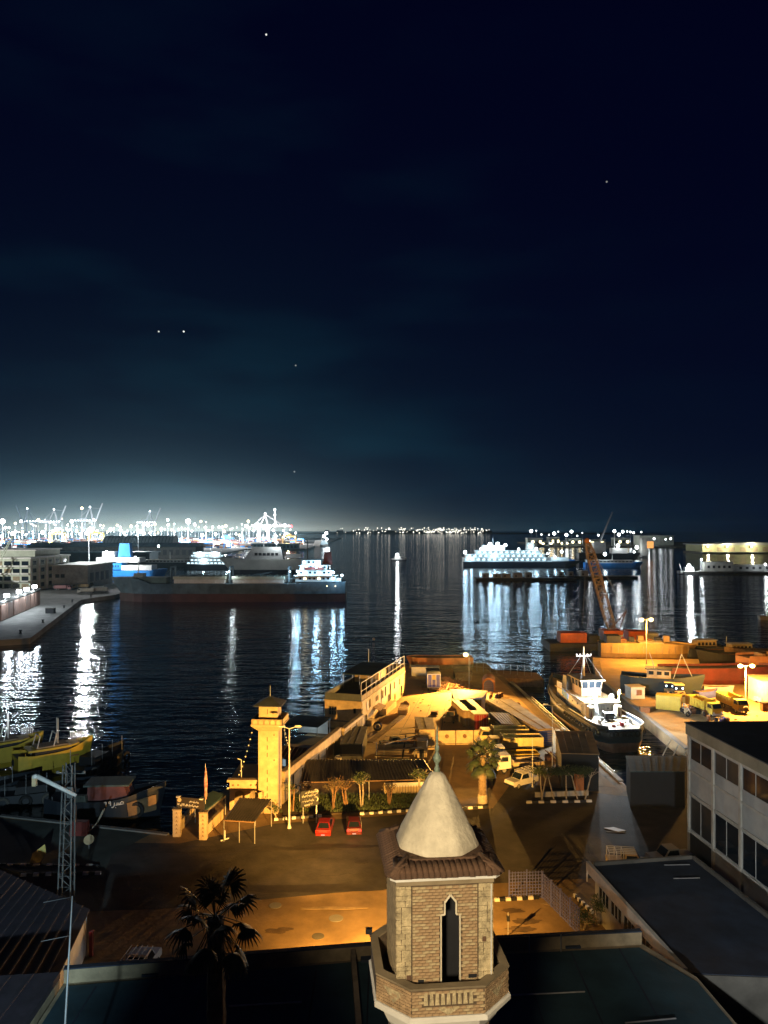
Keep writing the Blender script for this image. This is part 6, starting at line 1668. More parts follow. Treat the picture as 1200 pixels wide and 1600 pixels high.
# ------------------------------------------------------------------ left basin: yellow launches, dark work boats, tug with lettering
def launch(label, loc, rz, L_, full=True):
    t = simple_hull('pilot_boat', label, 'boat', loc, rz, L_, 4.2, 1.75, m_yellowboat, m_yellowboat, m_creamdark, wl=0.1, sheer=1.1, bowp=0.42, sternw=0.92, group='yellow launches moored at the left quay')
    MB().taper(-L_ * 0.28, L_ * 0.24, -1.5, 1.5, 1.75, 2.6, 0.1, 0.3, 0.05, 0.05).build('cabin_side', m_dark, t)
    MB().loft([[(x, y * k, z) for y in (-1, 1) for z in ((2.62, 2.9) if y < 0 else (2.9, 2.62))] for x, k in ((-L_ * 0.36, 1.5), (-L_ * 0.1, 1.75), (L_ * 0.2, 1.6), (L_ * 0.34, 0.9))]).build('canopy_roof', m_yellowboat, t)
    MB().box(-L_ * 0.25, L_ * 0.18, -1.25, 1.25, 2.93, 3.1).build('roof_mat', m_creamdark, t)
    for x in (-L_ * 0.2, L_ * 0.02):
        MB().path([(x - 0.4, -1.2, 3.0), (x, -1.1, 4.6), (x, 1.1, 4.6), (x - 0.4, 1.2, 3.0)], 0.07).build('arch', m_white, t)
    for y in (-0.3, 0.3): MB().tube((L_ * 0.06, y, 3.0), (L_ * 0.06, y, 6.6), 0.05, n=6).build('mast', m_white, t)
    for k in range(6): MB().tube((L_ * 0.26 + k * 0.28, 0.5 - k * 0.05, 2.9), (L_ * 0.26 + k * 0.28, 0.5 - k * 0.05, 4.1), 0.03, n=5).build('rail_post', m_white, t)
    for s in (-1, 1):
        for x in (-L_ * 0.4, L_ * 0.3): MB().bar((x, s * 1.5, 1.7), (x, s * 1.5, 2.65), 0.09).build('canopy_post', m_yellowboat, t)
    MB().torus((-L_ * 0.5 - 0.06, 0.9, 1.0), 0.38, 0.12, 'x', 14, 6).build('tyre_fender', m_black, t)
    MB().box(-L_ * 0.42, L_ * 0.30, -1.97, -1.91, 1.35, 1.5).build('stripe', m_orangehull, t)
    return t
launch('yellow launch with white arch rails moored nearest the lattice mast', (-47.2, 109.5, WZ + 1.1), math.radians(38), 10.0)
launch('yellow launch with a white fender at the left picture edge', (-55.5, 112, WZ + 1.1), math.radians(38), 10.0)
fd = thing('fender', 'hanging white cylindrical fender between the two yellow launches', 'fender', (-49.6, 106.2, WZ + 0.4))
MB().lathe([(0.1, 0), (0.36, 0.25), (0.38, 1.4), (0.1, 1.7)], 12).build('body', m_palegreen, fd, True)
MB().tube((0, 0, 1.6), (0.2, 1.5, 3.0), 0.03, n=5).build('rope', m_white, fd)
for i, (x, y, rz, L_, lab) in enumerate(((-44, 98.5, 20, 13, 'dark work boat with big tyre fenders below the yellow launches'), (-52, 100, 28, 12, 'dark work boat at the left picture edge behind the quay'), (-41.5, 112, 75, 11, 'dark work boat with thin posts right of the yellow launch'))):
    bo = simple_hull('work_boat', lab, 'boat', (x, y, WZ - 0.3), math.radians(rz), L_, 4.0, 1.3, m_navy, m_navy, m_dark, wl=0.5, sheer=0.9)
    MB().taper(-3, 1.0, -1.3, 1.3, 1.35, 2.6, 0.2, 0.4).build('cabin', m_dark, bo)
    for k in range(4): MB().tube((-4 + k * 2.4, -1.6, 1.7), (-4 + k * 2.4, -1.6, 4.2), 0.04, n=5).build('post', m_steel, bo)
    for k in range(4): MB().torus((-4.2 + k * 2.6, -2.15, 1.0), 0.62, 0.2, 'y', 14, 6).build('tyre_fender', m_black if k % 2 else m_quaydark, bo)
fl3 = thing('net_float', 'pale greenish sack on the quay edge below the lamp arm', 'sack', (-35.8, 90.5, 0))
MB().taper(-0.9, 0.9, -0.5, 0.5, 0, 1.6, 0.5, 0.2, 0.2, 0.2).build('body', m_greenquay, fl3)
tg = simple_hull('work_tug', 'dark harbour tug with pale lettering and tyre on its bow at the left quay', 'tug', (-33.6, 92.6, WZ), math.radians(4), 13, 5.0, 2.2, m_navy, m_navy, m_dark, wl=0.7, sheer=1.5, bowp=0.4)
MB().taper(-1.8, 3.2, -1.5, 1.5, 2.3, 4.2, 0.2, 0.6).build('wheelhouse', M('faded_red_paint', (0.14, 0.05, 0.05), 0.7, 0.3, 0.8), tg)
MB().box(-2.1, 3.2, -1.7, 1.7, 4.203, 4.4).build('roof', M('faded_teal_paint', (0.06, 0.10, 0.10), 0.7, 0.3, 0.8), tg)
for k in range(4): MB().tube((-5.5 + k * 1.1, -2.1, 2.3), (-5.5 + k * 1.1, -2.1, 3.3), 0.04, n=5).build('rail_post', m_steel, tg)
MB().torus((4.1, -1.95, 1.5), 0.75, 0.24, 'y', 16, 7).build('tyre_fender', m_black, tg)
bd = MB(); 
MB().extr([(3.1, -2.28, 2.45), (6.2, -0.95, 2.95), (6.25, -0.95, 1.1), (3.3, -2.28, 0.9)], (0.05, -0.12, 0)).build('bow_plate', M('tan_bow_paint', (0.20, 0.12, 0.05), 0.7, 0.3, 1.0), tg)
lt = MB()
# the pale name and number on the bow: a joined word and two numerals
word = [[(2.9, 0.35), (2.6, 0.55), (2.35, 0.35), (2.5, 0.15), (2.9, 0.2), (2.2, 0.15), (2.15, 0.4), (2.1, 0.15), (1.95, 0.15), (1.92, 0.45), (1.88, 0.15), (1.7, 0.12)], [(1.55, 0.5), (1.5, 0.1), (1.3, -0.15), (1.1, -0.1)], [(1.75, -0.2), (1.68, -0.2)]]
nine = [[(0.95, 0.15), (0.95, 0.65), (0.75, 0.75), (0.65, 0.6), (0.8, 0.45), (0.95, 0.5)]]
two = [[(0.3, 0.1), (0.3, 0.75), (0.2, 0.65), (0.08, 0.72), (0.0, 0.65)]]
strokes(lt, word + nine + two, Vector((0.6, -2.62, 2.1)), Vector((1, 0.02, 0.10)), (0, 0, 1), 0.78, 0.85, 0.10)
lt.build('lettering', m_white, tg)
gw = thing('gangway', 'red box with white curved gangway rails at the left quay edge', 'gangway', G(122, 1305))
MB().taper(-0.9, 1.1, -0.3, 0.5, 0, 1.5, 0.2, 0.1).build('box', m_redhull, gw)
for y in (0, 0.45):
    MB().path([(-1.0, y, 0.1), (0.4, y, 0.15), (1.3, y, 0.5), (2.0, y, 1.3), (2.7, y, 2.7)], 0.06).build('rail', m_bark, gw)
for k in range(3): MB().tube((-0.7 + 0.25 * k, 0, 0), (-0.7 + 0.25 * k, 0, 3.2), 0.03, n=5).build('post', m_rust, gw)
yb2 = thing('yellow_board', 'yellow sheet of board leaning on the left quay', 'board', G(58, 1350))
MB().extr([(-0.75, -0.2, 0.0), (0.2, 0.1, 0.05), (0.75, 0.3, 1.0), (0.55, 0.5, 1.75), (-0.5, 0.2, 1.0)], (0.02, -0.05, 0.02)).build('sheet', M('faded_yellow_board', (0.55, 0.45, 0.14), 0.8, 0.2, 2.0), yb2)
MB().bar((0.2, 0.2, 0), (0.45, 0.45, 1.4), 0.08).build('prop', m_wood, yb2)
rs = thing('round_sign', 'round pale sign on a short post on the left quay', 'sign', G(139, 1326))
MB().tube((0, 0, 0), (0, 0, 1.1), 0.04, n=6).build('post', m_steel, rs)
MB().tube((0, -0.05, 0.95), (0.02, -0.08, 0.95), 0.52, n=18).build('disc', m_cream, rs)

# ------------------------------------------------------------------ clutter of the two yards
def drum(x, y, mat, lab, grp, lying=False):
    t = thing('oil_drum', lab, 'drum', (x, y, 0.0), group=grp)
    MB().lathe([(0.28, 0), (0.29, 0.02), (0.29, 0.30), (0.305, 0.31), (0.29, 0.32), (0.29, 0.58), (0.305, 0.59), (0.29, 0.60), (0.29, 0.87), (0.27, 0.88)], 12).build('body', mat, t, True)
    MB().lathe([(0.25, 0.86), (0.25, 0.885), (0.03, 0.885)], 10).build('lid', m_rust, t)
rr = random.Random(91)
for i in range(9): drum(22.0 + rr.uniform(-1.6, 1.6), 150.0 + rr.uniform(-1.5, 1.5), rr.choice((m_blue, m_rust, m_tan)), 'oil drum in the cluster beside the arched kiosk', 'oil drums beside the arched kiosk')
for i in range(8): drum(56.5 + rr.uniform(-1.5, 2.5), 131.0 + rr.uniform(-1.2, 1.2), rr.choice((m_blue, m_rust, m_dark)), 'oil drum standing on the right quay near the orange crate', 'oil drums on the right quay')
pal = MB()
for k in range(5): pal.box(-0.6, 0.6, -0.5 + k * 0.22, -0.38 + k * 0.22, 0.10, 0.13)
for k in range(3): pal.box(-0.6 + k * 0.55, -0.5 + k * 0.55, -0.5, 0.5, 0.0, 0.098)
pal_me = pal.mesh('pallet', m_wood)
def pallets(x, y, n, rz, lab):
    t = thing('pallet_stack', lab, 'pallets', (x, y, 0), rz)
    for k in range(n): inst('pallet', pal_me, t, (rr.uniform(-.04, .04), rr.uniform(-.04, .04), k * 0.135), rr.uniform(-0.06, 0.06))
pallets(7.4, 128.0, 7, 0.3, 'stack of pallets in the open yard behind the guard hut')
pallets(9.0, 136.5, 4, -0.2, 'low stack of pallets in the middle of the lit yard')
pallets(24.5, 142.0, 6, 0.1, 'stack of pallets on the quay beside the scrub tree')
pallets(25.2, 128.5, 9, 0.5, 'tall stack of pallets beside the sail awning')
pallets(61.0, 128.0, 5, 0.2, 'stack of pallets on the right quay')
def small_boat(lab, x, y, rz, L_, mat):
    simple_hull('rowing_boat', lab, 'boat', (x, y, 0.35), math.radians(rz), L_, 1.9, 0.9, mat, mat, m_wood, wl=0.3, sheer=0.35, bowp=0.45, bulwark=0.1)
small_boat('small blue rowing boat drawn up on the right yard', 63, 150, 20, 5.0, m_blue)
small_boat('small white rowing boat drawn up beside the red barge', 67, 154, -12, 5.5, m_offwhite)
small_boat('small rust-coloured rowing boat among the hulls at right', 77, 157, 8, 6.0, m_rust)
small_boat('small pale boat near the pier house porch', 3.6, 137.5, 80, 4.5, m_cream)
jeep('tan pickup parked in the middle of the lit yard', (11.5, 131.5, 0), math.radians(70), m_tan, cage=False)
jeep('dark pickup parked beside the timber lean-to', (1.6, 115.2, 0), math.radians(12), m_greyhull, cage=False)
jeep('white pickup parked in the right yard behind the yellow trucks', (72.5, 146, 0), math.radians(25), m_white, cage=False)
for i, (x, y, sx, sy, h, mt, lab) in enumerate(((69.0, 139.0, 1.4, 1.0, 1.5, m_rust, 'rusty skip beside the first yellow truck'), (58.5, 141.0, 1.2, 1.6, 1.2, m_blue, 'blue tool crate on the right yard'), (80, 150, 2.2, 1.2, 2.2, m_cream, 'pale machinery crate behind the twin lamp'), (75, 136, 1.0, 1.0, 1.4, m_lemon, 'pale yellow crate beside the twin lamp foot'), (16.8, 128.0, 1.2, 1.0, 1.3, m_rust, 'rusty skip in front of the tan containers'), (20.8, 120.5, 1.0, 1.2, 1.2, m_blue, 'blue crate behind the parked trucks'))):
    t = thing('crate', lab, 'crate', (x, y, 0), rr.uniform(-0.5, 0.5))
    MB().taper(-sx / 2, sx / 2, -sy / 2, sy / 2, 0, h, -0.08, -0.08, -0.06, -0.06).build('box', mt, t)
    MB().box(-sx / 2 - 0.14, sx / 2 + 0.14, -sy / 2 - 0.12, sy / 2 + 0.12, h + 0.003, h + 0.08).build('rim', m_dark, t)
    for k in (-1, 1): MB().box(k * sx * 0.3 - 0.05, k * sx * 0.3 + 0.05, -sy / 2 - 0.10, -sy / 2 - 0.06, 0.1, h).build('batten', m_rust, t)
# coils of rope and hoses lying about: too tangled to count
cl = MB()
for i in range(130):
    x, y = (rr.uniform(5, 25), rr.uniform(120, 160)) if i % 2 else (rr.uniform(50, 84), rr.uniform(118, 165))
    if x < 26.5 and (x - 5) < (y - 150) * 0.25: continue
    a = rr.uniform(0, 6.28); s = rr.uniform(0.06, 0.22)
    cl.taper(x - s, x + s, y - s * 0.7, y + s * 0.7, 0.009, 0.01 + s * rr.uniform(0.3, 1.2), s * 0.3, s * 0.3, s * 0.2, s * 0.2)
tag(cl.build('yard_rubble', m_creamdark), 'scattered rubble and offcuts lying about both yards', 'rubble', kind='stuff')
# ------------------------------------------------------------------ port side land
slab('port_quay', [(-420, 222), (-120, 224), (-106.7, 231.6), (-141, 357), (-134, 383), (-142, 470), (-205, 478), (-215, 560), (-420, 600)], m_quay)
slab('port_land', [(-2600, 900), (-215, 900), (-225, 1250), (-128, 1250), (-150, 2700), (-2600, 2700)], m_quaydark)
slab('far_shore', [(-700, 5200), (900, 5000), (1100, 4700), (1700, 4700), (1700, 5600), (-700, 5600)], m_quaydark, 2.0)
slab('headland', [(330, 1420), (760, 1300), (1500, 1180), (1500, 1900), (330, 1900)], m_quaydark, 0.5)
slab('terminal_land', [(440, 1060), (1200, 1000), (1200, 1180), (440, 1130)], m_quaydark, 0.5)
slab('breakwater', [(228, 585), (420, 560), (420, 600), (228, 600)], m_quaydark, 0.3)
sp_q = thing('quay_bollard', 'mooring bollard on the wet left quay apron nearest the camera', 'bollard', (0, 0, 0))
MB().lathe([(0.5, 0), (0.5, 0.1), (0.3, 0.2), (0.3, 0.8), (0.55, 1.0), (0.4, 1.2)], 10, G(32, 990)).build('body', m_dark, sp_q)
for px, py, lab in ((67, 973, 'second mooring bollard along the left quay apron'), (100, 950, 'third mooring bollard along the left quay apron'), (113, 941, 'fourth mooring bollard along the left quay apron'), (142, 933, 'mooring bollard by the bow of the cargo ship')):
    t = thing('quay_bollard', lab, 'bollard', (0, 0, 0)); MB().lathe([(0.5, 0), (0.5, 0.1), (0.3, 0.2), (0.3, 0.8), (0.55, 1.0), (0.4, 1.2)], 10, G(px, py)).build('body', m_dark, t)
ra = thing('mooring_crate', 'dark crate standing on the wet quay apron', 'crate', G(79, 958))
MB().box(-1.6, 1.6, -1, 1, 0, 1.9).build('box', m_dark, ra); MB().box(-1.7, 1.7, -1.1, 1.1, 1.903, 2.05).build('lid', m_quaydark, ra)
# warehouse with panelled wall and four floodlights
pw_ = thing('panelled_warehouse', 'low quay warehouse with brown wall panels and four floodlights', 'warehouse', (0, 0, 0))
a, b = Vector((-128, 236, 0)), G(62, 945)
d = (b - a).normalized(); n_ = Vector((d.y, -d.x, 0))
if n_.x < 0: n_ = -n_
q = [a, b, b - n_ * 45, a - n_ * 45]
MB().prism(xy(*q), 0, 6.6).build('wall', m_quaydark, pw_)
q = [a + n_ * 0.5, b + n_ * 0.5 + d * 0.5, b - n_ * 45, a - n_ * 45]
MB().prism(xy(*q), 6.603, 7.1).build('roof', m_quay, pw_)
L_ = (b - a).length
for k in range(11):
    p = a + d * (L_ * (k + 0.08) / 11) + n_ * 0.01; qq = a + d * (L_ * (k + 0.92) / 11) + n_ * 0.01
    MB().hexa([p + Vector((0, 0, 0.3)), qq + Vector((0, 0, 0.3)), qq + n_ * 0.3 + Vector((0, 0, 0.3)), p + n_ * 0.3 + Vector((0, 0, 0.3))], [x + Vector((0, 0, 5.9)) for x in (p, qq, qq + n_ * 0.3, p + n_ * 0.3)]).build('panel', M('brown_panel', (0.22, 0.13, 0.10), 0.8, 0.3, 0.3), pw_)
for k, t_ in enumerate((0.42, 0.60, 0.72, 0.86)):
    p = a.lerp(b, t_) + n_ * 0.9
    MB().bar(p + Vector((0, 0, 7.1)) - n_ * 0.8, p + Vector((0, 0, 8.6)), 0.2).build('lamp_bracket', m_steel, pw_)
    MB().box(p.x - 0.7, p.x + 0.7, p.y - 0.7, p.y + 0.7, 8.3, 9.5).build('floodlight', m_e_white, pw_)
    lamp('quay_floodlight', pw_, p + n_ * 1.4 + Vector((0, -1, 8.3)), 5000, (0.80, 0.92, 1.0), 0.6)
# white office block and its low neighbour
ob_ = thing('harbour_office', 'pale four-storey harbour office with rows of balconies at far left', 'building', (0, 0, 0))
y0_, y1_ = 405, 455; x1_ = -186.5
MB().box(-300, x1_, y0_, y1_, 0, 17.0).build('wall', m_palegreen, ob_)
MB().box(-300.5, x1_ + 0.7, y0_ - 0.7, y1_ + 0.5, 17.003, 17.8).build('cornice', m_white, ob_)
MB().box(-225, x1_ - 3, y0_ + 12, y1_ - 6, 17.803, 21.0).build('penthouse', m_palegreen, ob_)
MB().box(-226, x1_ - 2, y0_ + 11, y1_ - 5, 21.003, 21.6).build('penthouse_roof', m_white, ob_)
for r in range(4):
    z = 1.6 + r * 4.0
    for k in range(6):
        x = x1_ - 4.6 - k * 4.6
        MB().box(x, x + 3.6, y0_ - 0.06, y0_ - 0.003, z, z + 2.2).build('window', m_glass if (k * 3 + r) % 4 else m_creamdark, ob_)
        MB().box(x - 0.25, x + 3.85, y0_ - 0.9, y0_ - 0.063, z - 0.8, z - 0.05).build('balcony', m_white, ob_)
    for k in range(5):
        y = y0_ + 3 + k * 9.6
        MB().box(x1_ + 0.003, x1_ + 0.06, y, y + 4.0, z, z + 2.2).build('window', m_glass, ob_)
for k in range(6): MB().box(x1_ + 0.003, x1_ + 0.35, y0_ + 0.3 + k * 9.6, y0_ + 1.2 + k * 9.6, 0, 16.9).build('pilaster', m_white, ob_)
lo_ = thing('low_office', 'low flat-roofed quay building with two dark windows beside the pale office', 'building', (0, 0, 0))
MB().box(-186, -166, 430, 470, 0, 12.0).build('wall', m_offwhite, lo_)
MB().box(-187, -164.8, 429, 472, 12.003, 12.7).build('roof', m_palegreen, lo_)
for x in (-184, -181): MB().box(x, x + 2.2, 429.9, 429.997, 5.5, 7.5).build('window', m_dark, lo_)
for y in (434, 442, 450, 458): MB().box(-165.997, -165.9, y, y + 5, 3, 8).build('window', m_dark, lo_)
# masts with a bright lamp
def light_mast(label, x, y, h, power, col=WHITE, em=None, r=1.2, group=None, heads=1, spread=3.0):
    t = thing('light_mast', label, 'light mast', (x, y, 0), group=group)
    MB().tube((0, 0, 0), (0, 0, h), max(0.35, h * 0.012), max(0.2, h * 0.007), 8).build('pole', m_steel, t)
    for k in range(heads):
        ox = (k - (heads - 1) / 2) * spread
        MB().ball((ox, 0, h + 0.3), r, 8).build('lamp', em or m_e_white, t, True)
    if power: lamp('mast_light', t, (0, -r - 1.0, h * (0.35 if group else 1.0)), power, col, r)
    return t
light_mast('tall white mast lamp above the parked trucks on the left quay', -191, 500 - 3, 31.5, 120000, (0.95, 0.98, 1.0), r=1.5)
light_mast('added unseen floodlight mast lighting the pale harbour office', -232, 372, 24, 150000, (0.95, 0.97, 0.9), r=1.0)  # mast added beyond the left edge to brighten the office front
light_mast('floodlight mast before the arched warehouse', -272, 850, 30, 150000, (0.85, 0.95, 1.0), r=1.6)
light_mast('short white post beside the low quay building', -176, 425 + 60, 15.5, 0, r=0.5, em=m_white)
for i, (px, py, k, lab) in enumerate(((105, 922, 'pink', 'pinkish lorry at the back of the quay lorry park'), (120, 920, 'tan', 'tan lorry second in the quay lorry park'), (140, 917, 'tan', 'long tan lorry under the tall mast lamp'), (128, 927, 'white', 'pale flatbed lorry at the front of the lorry park'), (147, 926, 'white', 'pale lorry beside the cargo ship bow'), (163, 924, 'grey', 'grey lorry nearest the cargo ship bow'), (93, 914, 'blue', 'blue lorry beside the low quay building'))):
    mt = {'pink': M('faded_pink', (0.42, 0.22, 0.24), 0.7, 0.2, 0.6), 'tan': m_tan, 'white': m_offwhite, 'grey': m_greywall, 'blue': M('mid_blue', (0.08, 0.22, 0.36), 0.6, 0.2, 0.5)}[k]
    truck(lab, G(px, py), math.radians((5, 185, 0, 178, 190, 8, 60)[i]), mt, mt, 9.0 if i == 2 else 7.5)
jc = thing('jib_crane', 'pale lattice quay crane jib rising at the left picture edge', 'crane', (0, 0, 0))
p0, p1 = A(-14, 900, 400), A(20, 838, 400)
for o in ((-0.9, 0, 0), (0.9, 0, 0), (0, 1.4, 0)): MB().tube(p0 + Vector(o), p1 + Vector(o) * 0.4, 0.22, n=6).build('chord', m_palegreen, jc)
lc = MB()
for k in range(12):
    a_, b_ = p0.lerp(p1, k / 12), p0.lerp(p1, (k + 1) / 12); s = 1 if k % 2 else -1
    lc.tube(a_ + Vector((0.9 * s, 0, 0)), b_ - Vector((0.9 * s, 0, 0)), 0.12, n=4)
lc.build('lacing', m_palegreen, jc)
MB().box(p0.x - 3, p0.x + 3, 397, 403, 0, 8.6).build('cab', m_palegreen, jc)

# ------------------------------------------------------------------ ships
def ship_hull(t, L_, B, z_wl, z_deck, bowup, sternup, m_hi, m_lo, boot=2.5, bow_rake=5.0, bow_frac=0.16):
    """local +x = bow, z=0 at the water"""
    hi, lo = [], []
    N = 26
    for i in range(N + 1):
        s = i / N; x = -L_ / 2 + L_ * s; w_ = B / 2
        if s > 1 - bow_frac: w_ *= max(0.02, 1 - ((s - 1 + bow_frac) / bow_frac) ** 2)
        if s < 0.08: w_ *= 0.75 + 0.25 * s / 0.08
        zd = z_deck
        if s > 0.86: zd += bowup * min(1, (s - 0.86) / 0.035)
        if s < 0.20: zd += sternup * min(1, (0.20 - s) / 0.02)
        rk = bow_rake * max(0, s - 0.86) / 0.14
        hi.append([(x + rk, w_, zd), (x, w_ * 0.99, boot), (x, -w_ * 0.99, boot), (x + rk, -w_, zd)])
        lo.append([(x + (0.6 if s > 0.98 else 0), w_ * 0.98, boot - 0.01), (x, w_ * 0.95, -2), (x, -w_ * 0.95, -2), (x + (0.6 if s > 0.98 else 0), -w_ * 0.98, boot - 0.01)])
    MB().loft(hi).build('hull', m_hi, t); MB().loft(lo).build('lower_hull', m_lo, t)
    return hi
cs = thing('cargo_ship', 'grey bulk cargo ship with red waterline berthed across the basin', 'ship', (-73, 372, WZ), math.radians(180))
# bow to the left
L_ = 109
ship_hull(cs, L_, 17, 0, 8.6, 2.8, 1.0, m_greyhull, M('dull_red_bottom', (0.11, 0.042, 0.038), 0.75, 0.35, 0.12, stain=0.4), boot=3.9)
for x0, x1 in ((-25, -1), (3, 27)):
    MB().box(x0, x1, -6.2, 6.2, 8.7, 10.6).build('hatch_coaming', m_white, cs)
    ho = MB().box(x0 - 0.5, x1 + 0.5, -6.5, 6.5, 10.603, 12.0).build('hatch_cover', m_palegreen, cs)
    for k in range(7): MB().box(x0 + 1 + k * 3.4, x0 + 1.25 + k * 3.4, -6.6, 6.6, 12.003, 12.3).build('rib', m_green, ho)
    MB().box(x0, x1, 6.53, 6.62, 9.2, 10.2).build('coaming_strip', m_white, cs)  # plain white strip along the coaming side
MB().box(31, 44, -5.2, 5.2, 8.7, 11.4).build('hatch_cover', m_green, cs)
for x in (-27.3, 1.0, 29): 
    for y in (-4, 4): MB().tube((x, y, 8.6), (x, y, 16.5), 0.55, 0.4, 8).build('kingpost', m_greyhull, cs)
    MB().bar((x, -4, 16.3), (x, 4, 16.3), 0.7).build('crosshead', m_greyhull, cs)
    MB().tube((x, 4, 10.5), (x - 19, 4.2, 13.6), 0.28, n=6).build('derrick', m_greyhull, cs)
    MB().tube((x, -4, 10.5), (x - 19, -4.2, 13.6), 0.28, n=6).build('derrick', m_greyhull, cs)
MB().tube((46, 0, 11), (46, 0, 19.5), 0.35, 0.2, 8).build('foremast', m_white, cs)
MB().box(43, 47.5, -2.5, 2.5, 11.4, 13.2).build('windlass', m_offwhite, cs)
# superstructure aft
for i, (x0, x1, w_, z0, z1) in enumerate(((-50, -31, 8.0, 9.7, 12.4), (-48, -32, 7.2, 12.45, 15.0), (-46, -33, 6.5, 15.05, 17.4), (-43, -34, 7.6, 17.45, 19.8))):
    MB().box(x0, x1, -w_, w_, z0, z1).build('deckhouse', m_white, cs)
    MB().box(x0 - 1.2, x1 + 0.8, -w_ - 0.7, w_ + 0.7, z1 + 0.003, z1 + 0.045).build('deck_plate', m_white, cs)
    nwin = int((x1 - x0) / 2.2)
    for k in range(nwin):
        MB().box(x0 + 0.7 + k * 2.2, x0 + 1.8 + k * 2.2, w_ + 0.003, w_ + 0.06, z0 + 1.0, z0 + 1.9).build('window', m_glass if (k + i) % 3 else m_e_warm, cs)
MB().box(-52.5, -50.2, -7.2, 7.2, 9.7, 11.2).build('poop_rail', m_white, cs)
MB().taper(-48, -43.5, -2, 2, 17.45, 23.5, 0.6, 0.6, 0.3, 0.3).build('funnel', m_redhull, cs)
MB().box(-44, -35, 6.7, 7.4, 15.3, 16.5).build('lifeboat', m_redhull, cs)
MB().tube((-36, 0, 19.8), (-36, 0, 29.5), 0.4, 0.2, 8).build('mast', m_greyhull, cs)
MB().bar((-36, -2.2, 26.5), (-36, 2.2, 26.5), 0.25).build('crosstree', m_greyhull, cs)
for (x, y, z, p_) in ((-32, 7.5, 14.5, 8000), (-41, 8.2, 16.6, 9000), (-49, 8.0, 14.0, 8000), (-53, 6.5, 12.6, 6000)):
    MB().ball((x, y + 0.5, z), 0.62, 8).build('deck_lamp', m_e_cool, cs, True)
    lamp('ship_light', cs, (x, y + 2.0, z + 0.3), p_ * 0.5, (0.38, 0.72, 1.0), 0.7)
for x in (-28, 1): 
    MB().ball((x, 5, 14.3), 0.4, 8).build('deck_lamp', m_e_cool, cs, True)
    lamp('ship_light', cs, (x - 2, 7.5, 13.5), 1300, (0.85, 0.97, 1.0), 0.5)
for x in (-50, -46, -42.5, -41.5, -36, -34.8, -33): MB().tube((x, 8.35, 7.6), (x, 8.45, 7.6), 0.22, n=8).build('porthole', m_e_warm, cs)
MB().box(40.5, 46, 6.3, 6.4, 9.6, 9.9).build('name_plate', m_white, cs)
# blue-funnelled ship behind the quay
bs_ = thing('blue_ship', 'white and blue ship with a bright blue funnel behind the lorry park', 'ship', (-170, 515, WZ), 0)
ship_hull(bs_, 44, 14, 0, 7.0, 1.0, 0.5, m_brightblue, m_brightblue, boot=1.5, bow_rake=3)
MB().box(-20, -4, -6, 6, 7.6, 12.5).build('deckhouse', m_brightblue, bs_)
MB().box(-20.5, 8, -6.6, 6.6, 12.503, 15.6).build('upper_deck', m_white, bs_)
MB().box(-17.5, -9.5, -4, 4, 15.603, 19.5).build('wheelhouse', m_white, bs_)
MB().taper(-7.5, 1.0, -3, 3, 15.603, 25.0, 1.0, 1.0, 0.6, 0.6).build('funnel', m_brightblue, bs_)
MB().box(-3.9, 16, -6.3, 6.3, 7.2, 10.5).build('lower_deck', m_white, bs_)
for k in range(8): MB().box(-18.5 + k * 1.7, -17.7 + k * 1.7, -6.06, -6.003, 9.3, 10.6).build('window', m_glass, bs_)
for (x, z) in ((-14, 17.5), (2, 14)): lamp('ship_light', bs_, (x, -16, z), 11000, (0.9, 0.97, 1.0), 0.8)
for (x, z) in ((-14, 19.9), (5, 16.0)): MB().ball((x, -5.5, z), 0.5, 8).build('deck_lamp', m_e_white, bs_, True)
# grey patrol ship behind the cargo ship
gp = thing('patrol_ship', 'pale grey ship with a slanted superstructure behind the cargo ship', 'ship', (-90, 600, WZ), math.radians(180))
ship_hull(gp, 62, 13, 0, 11, 1.0, 0, M('pale_grey_hull', (0.46, 0.48, 0.44), 0.7, 0.15, 0.1), m_navy, boot=3.0, bow_rake=8)
MB().taper(-12, 18, -5.5, 5.5, 11.0, 20.5, 2, 6, 0.8, 0.8).build('superstructure', m_greywall, gp)
for k in range(6): MB().box(-8 + k * 3.2, -5.8 + k * 3.2, 5.25, 5.4, 14.0, 16.0).build('window', m_dark, gp)
MB().box(-26, -14, -4, 4, 12.0, 15.0).build('deckhouse', m_greywall, gp)
MB().tube((4, 0, 20.5), (4, 0, 30), 0.5, 0.3, 8).build('mast', m_steel, gp)
MB().ball((-7, 6.5, 24), 1.0, 10).build('deck_lamp', m_e_white, gp, True)
MB().bar((-7, 4, 18), (-7, 6.5, 24), 0.4).build('lamp_post', m_steel, gp)
lamp('ship_light', gp, (-7, 9, 24), 9000, WHITE, 1.2)
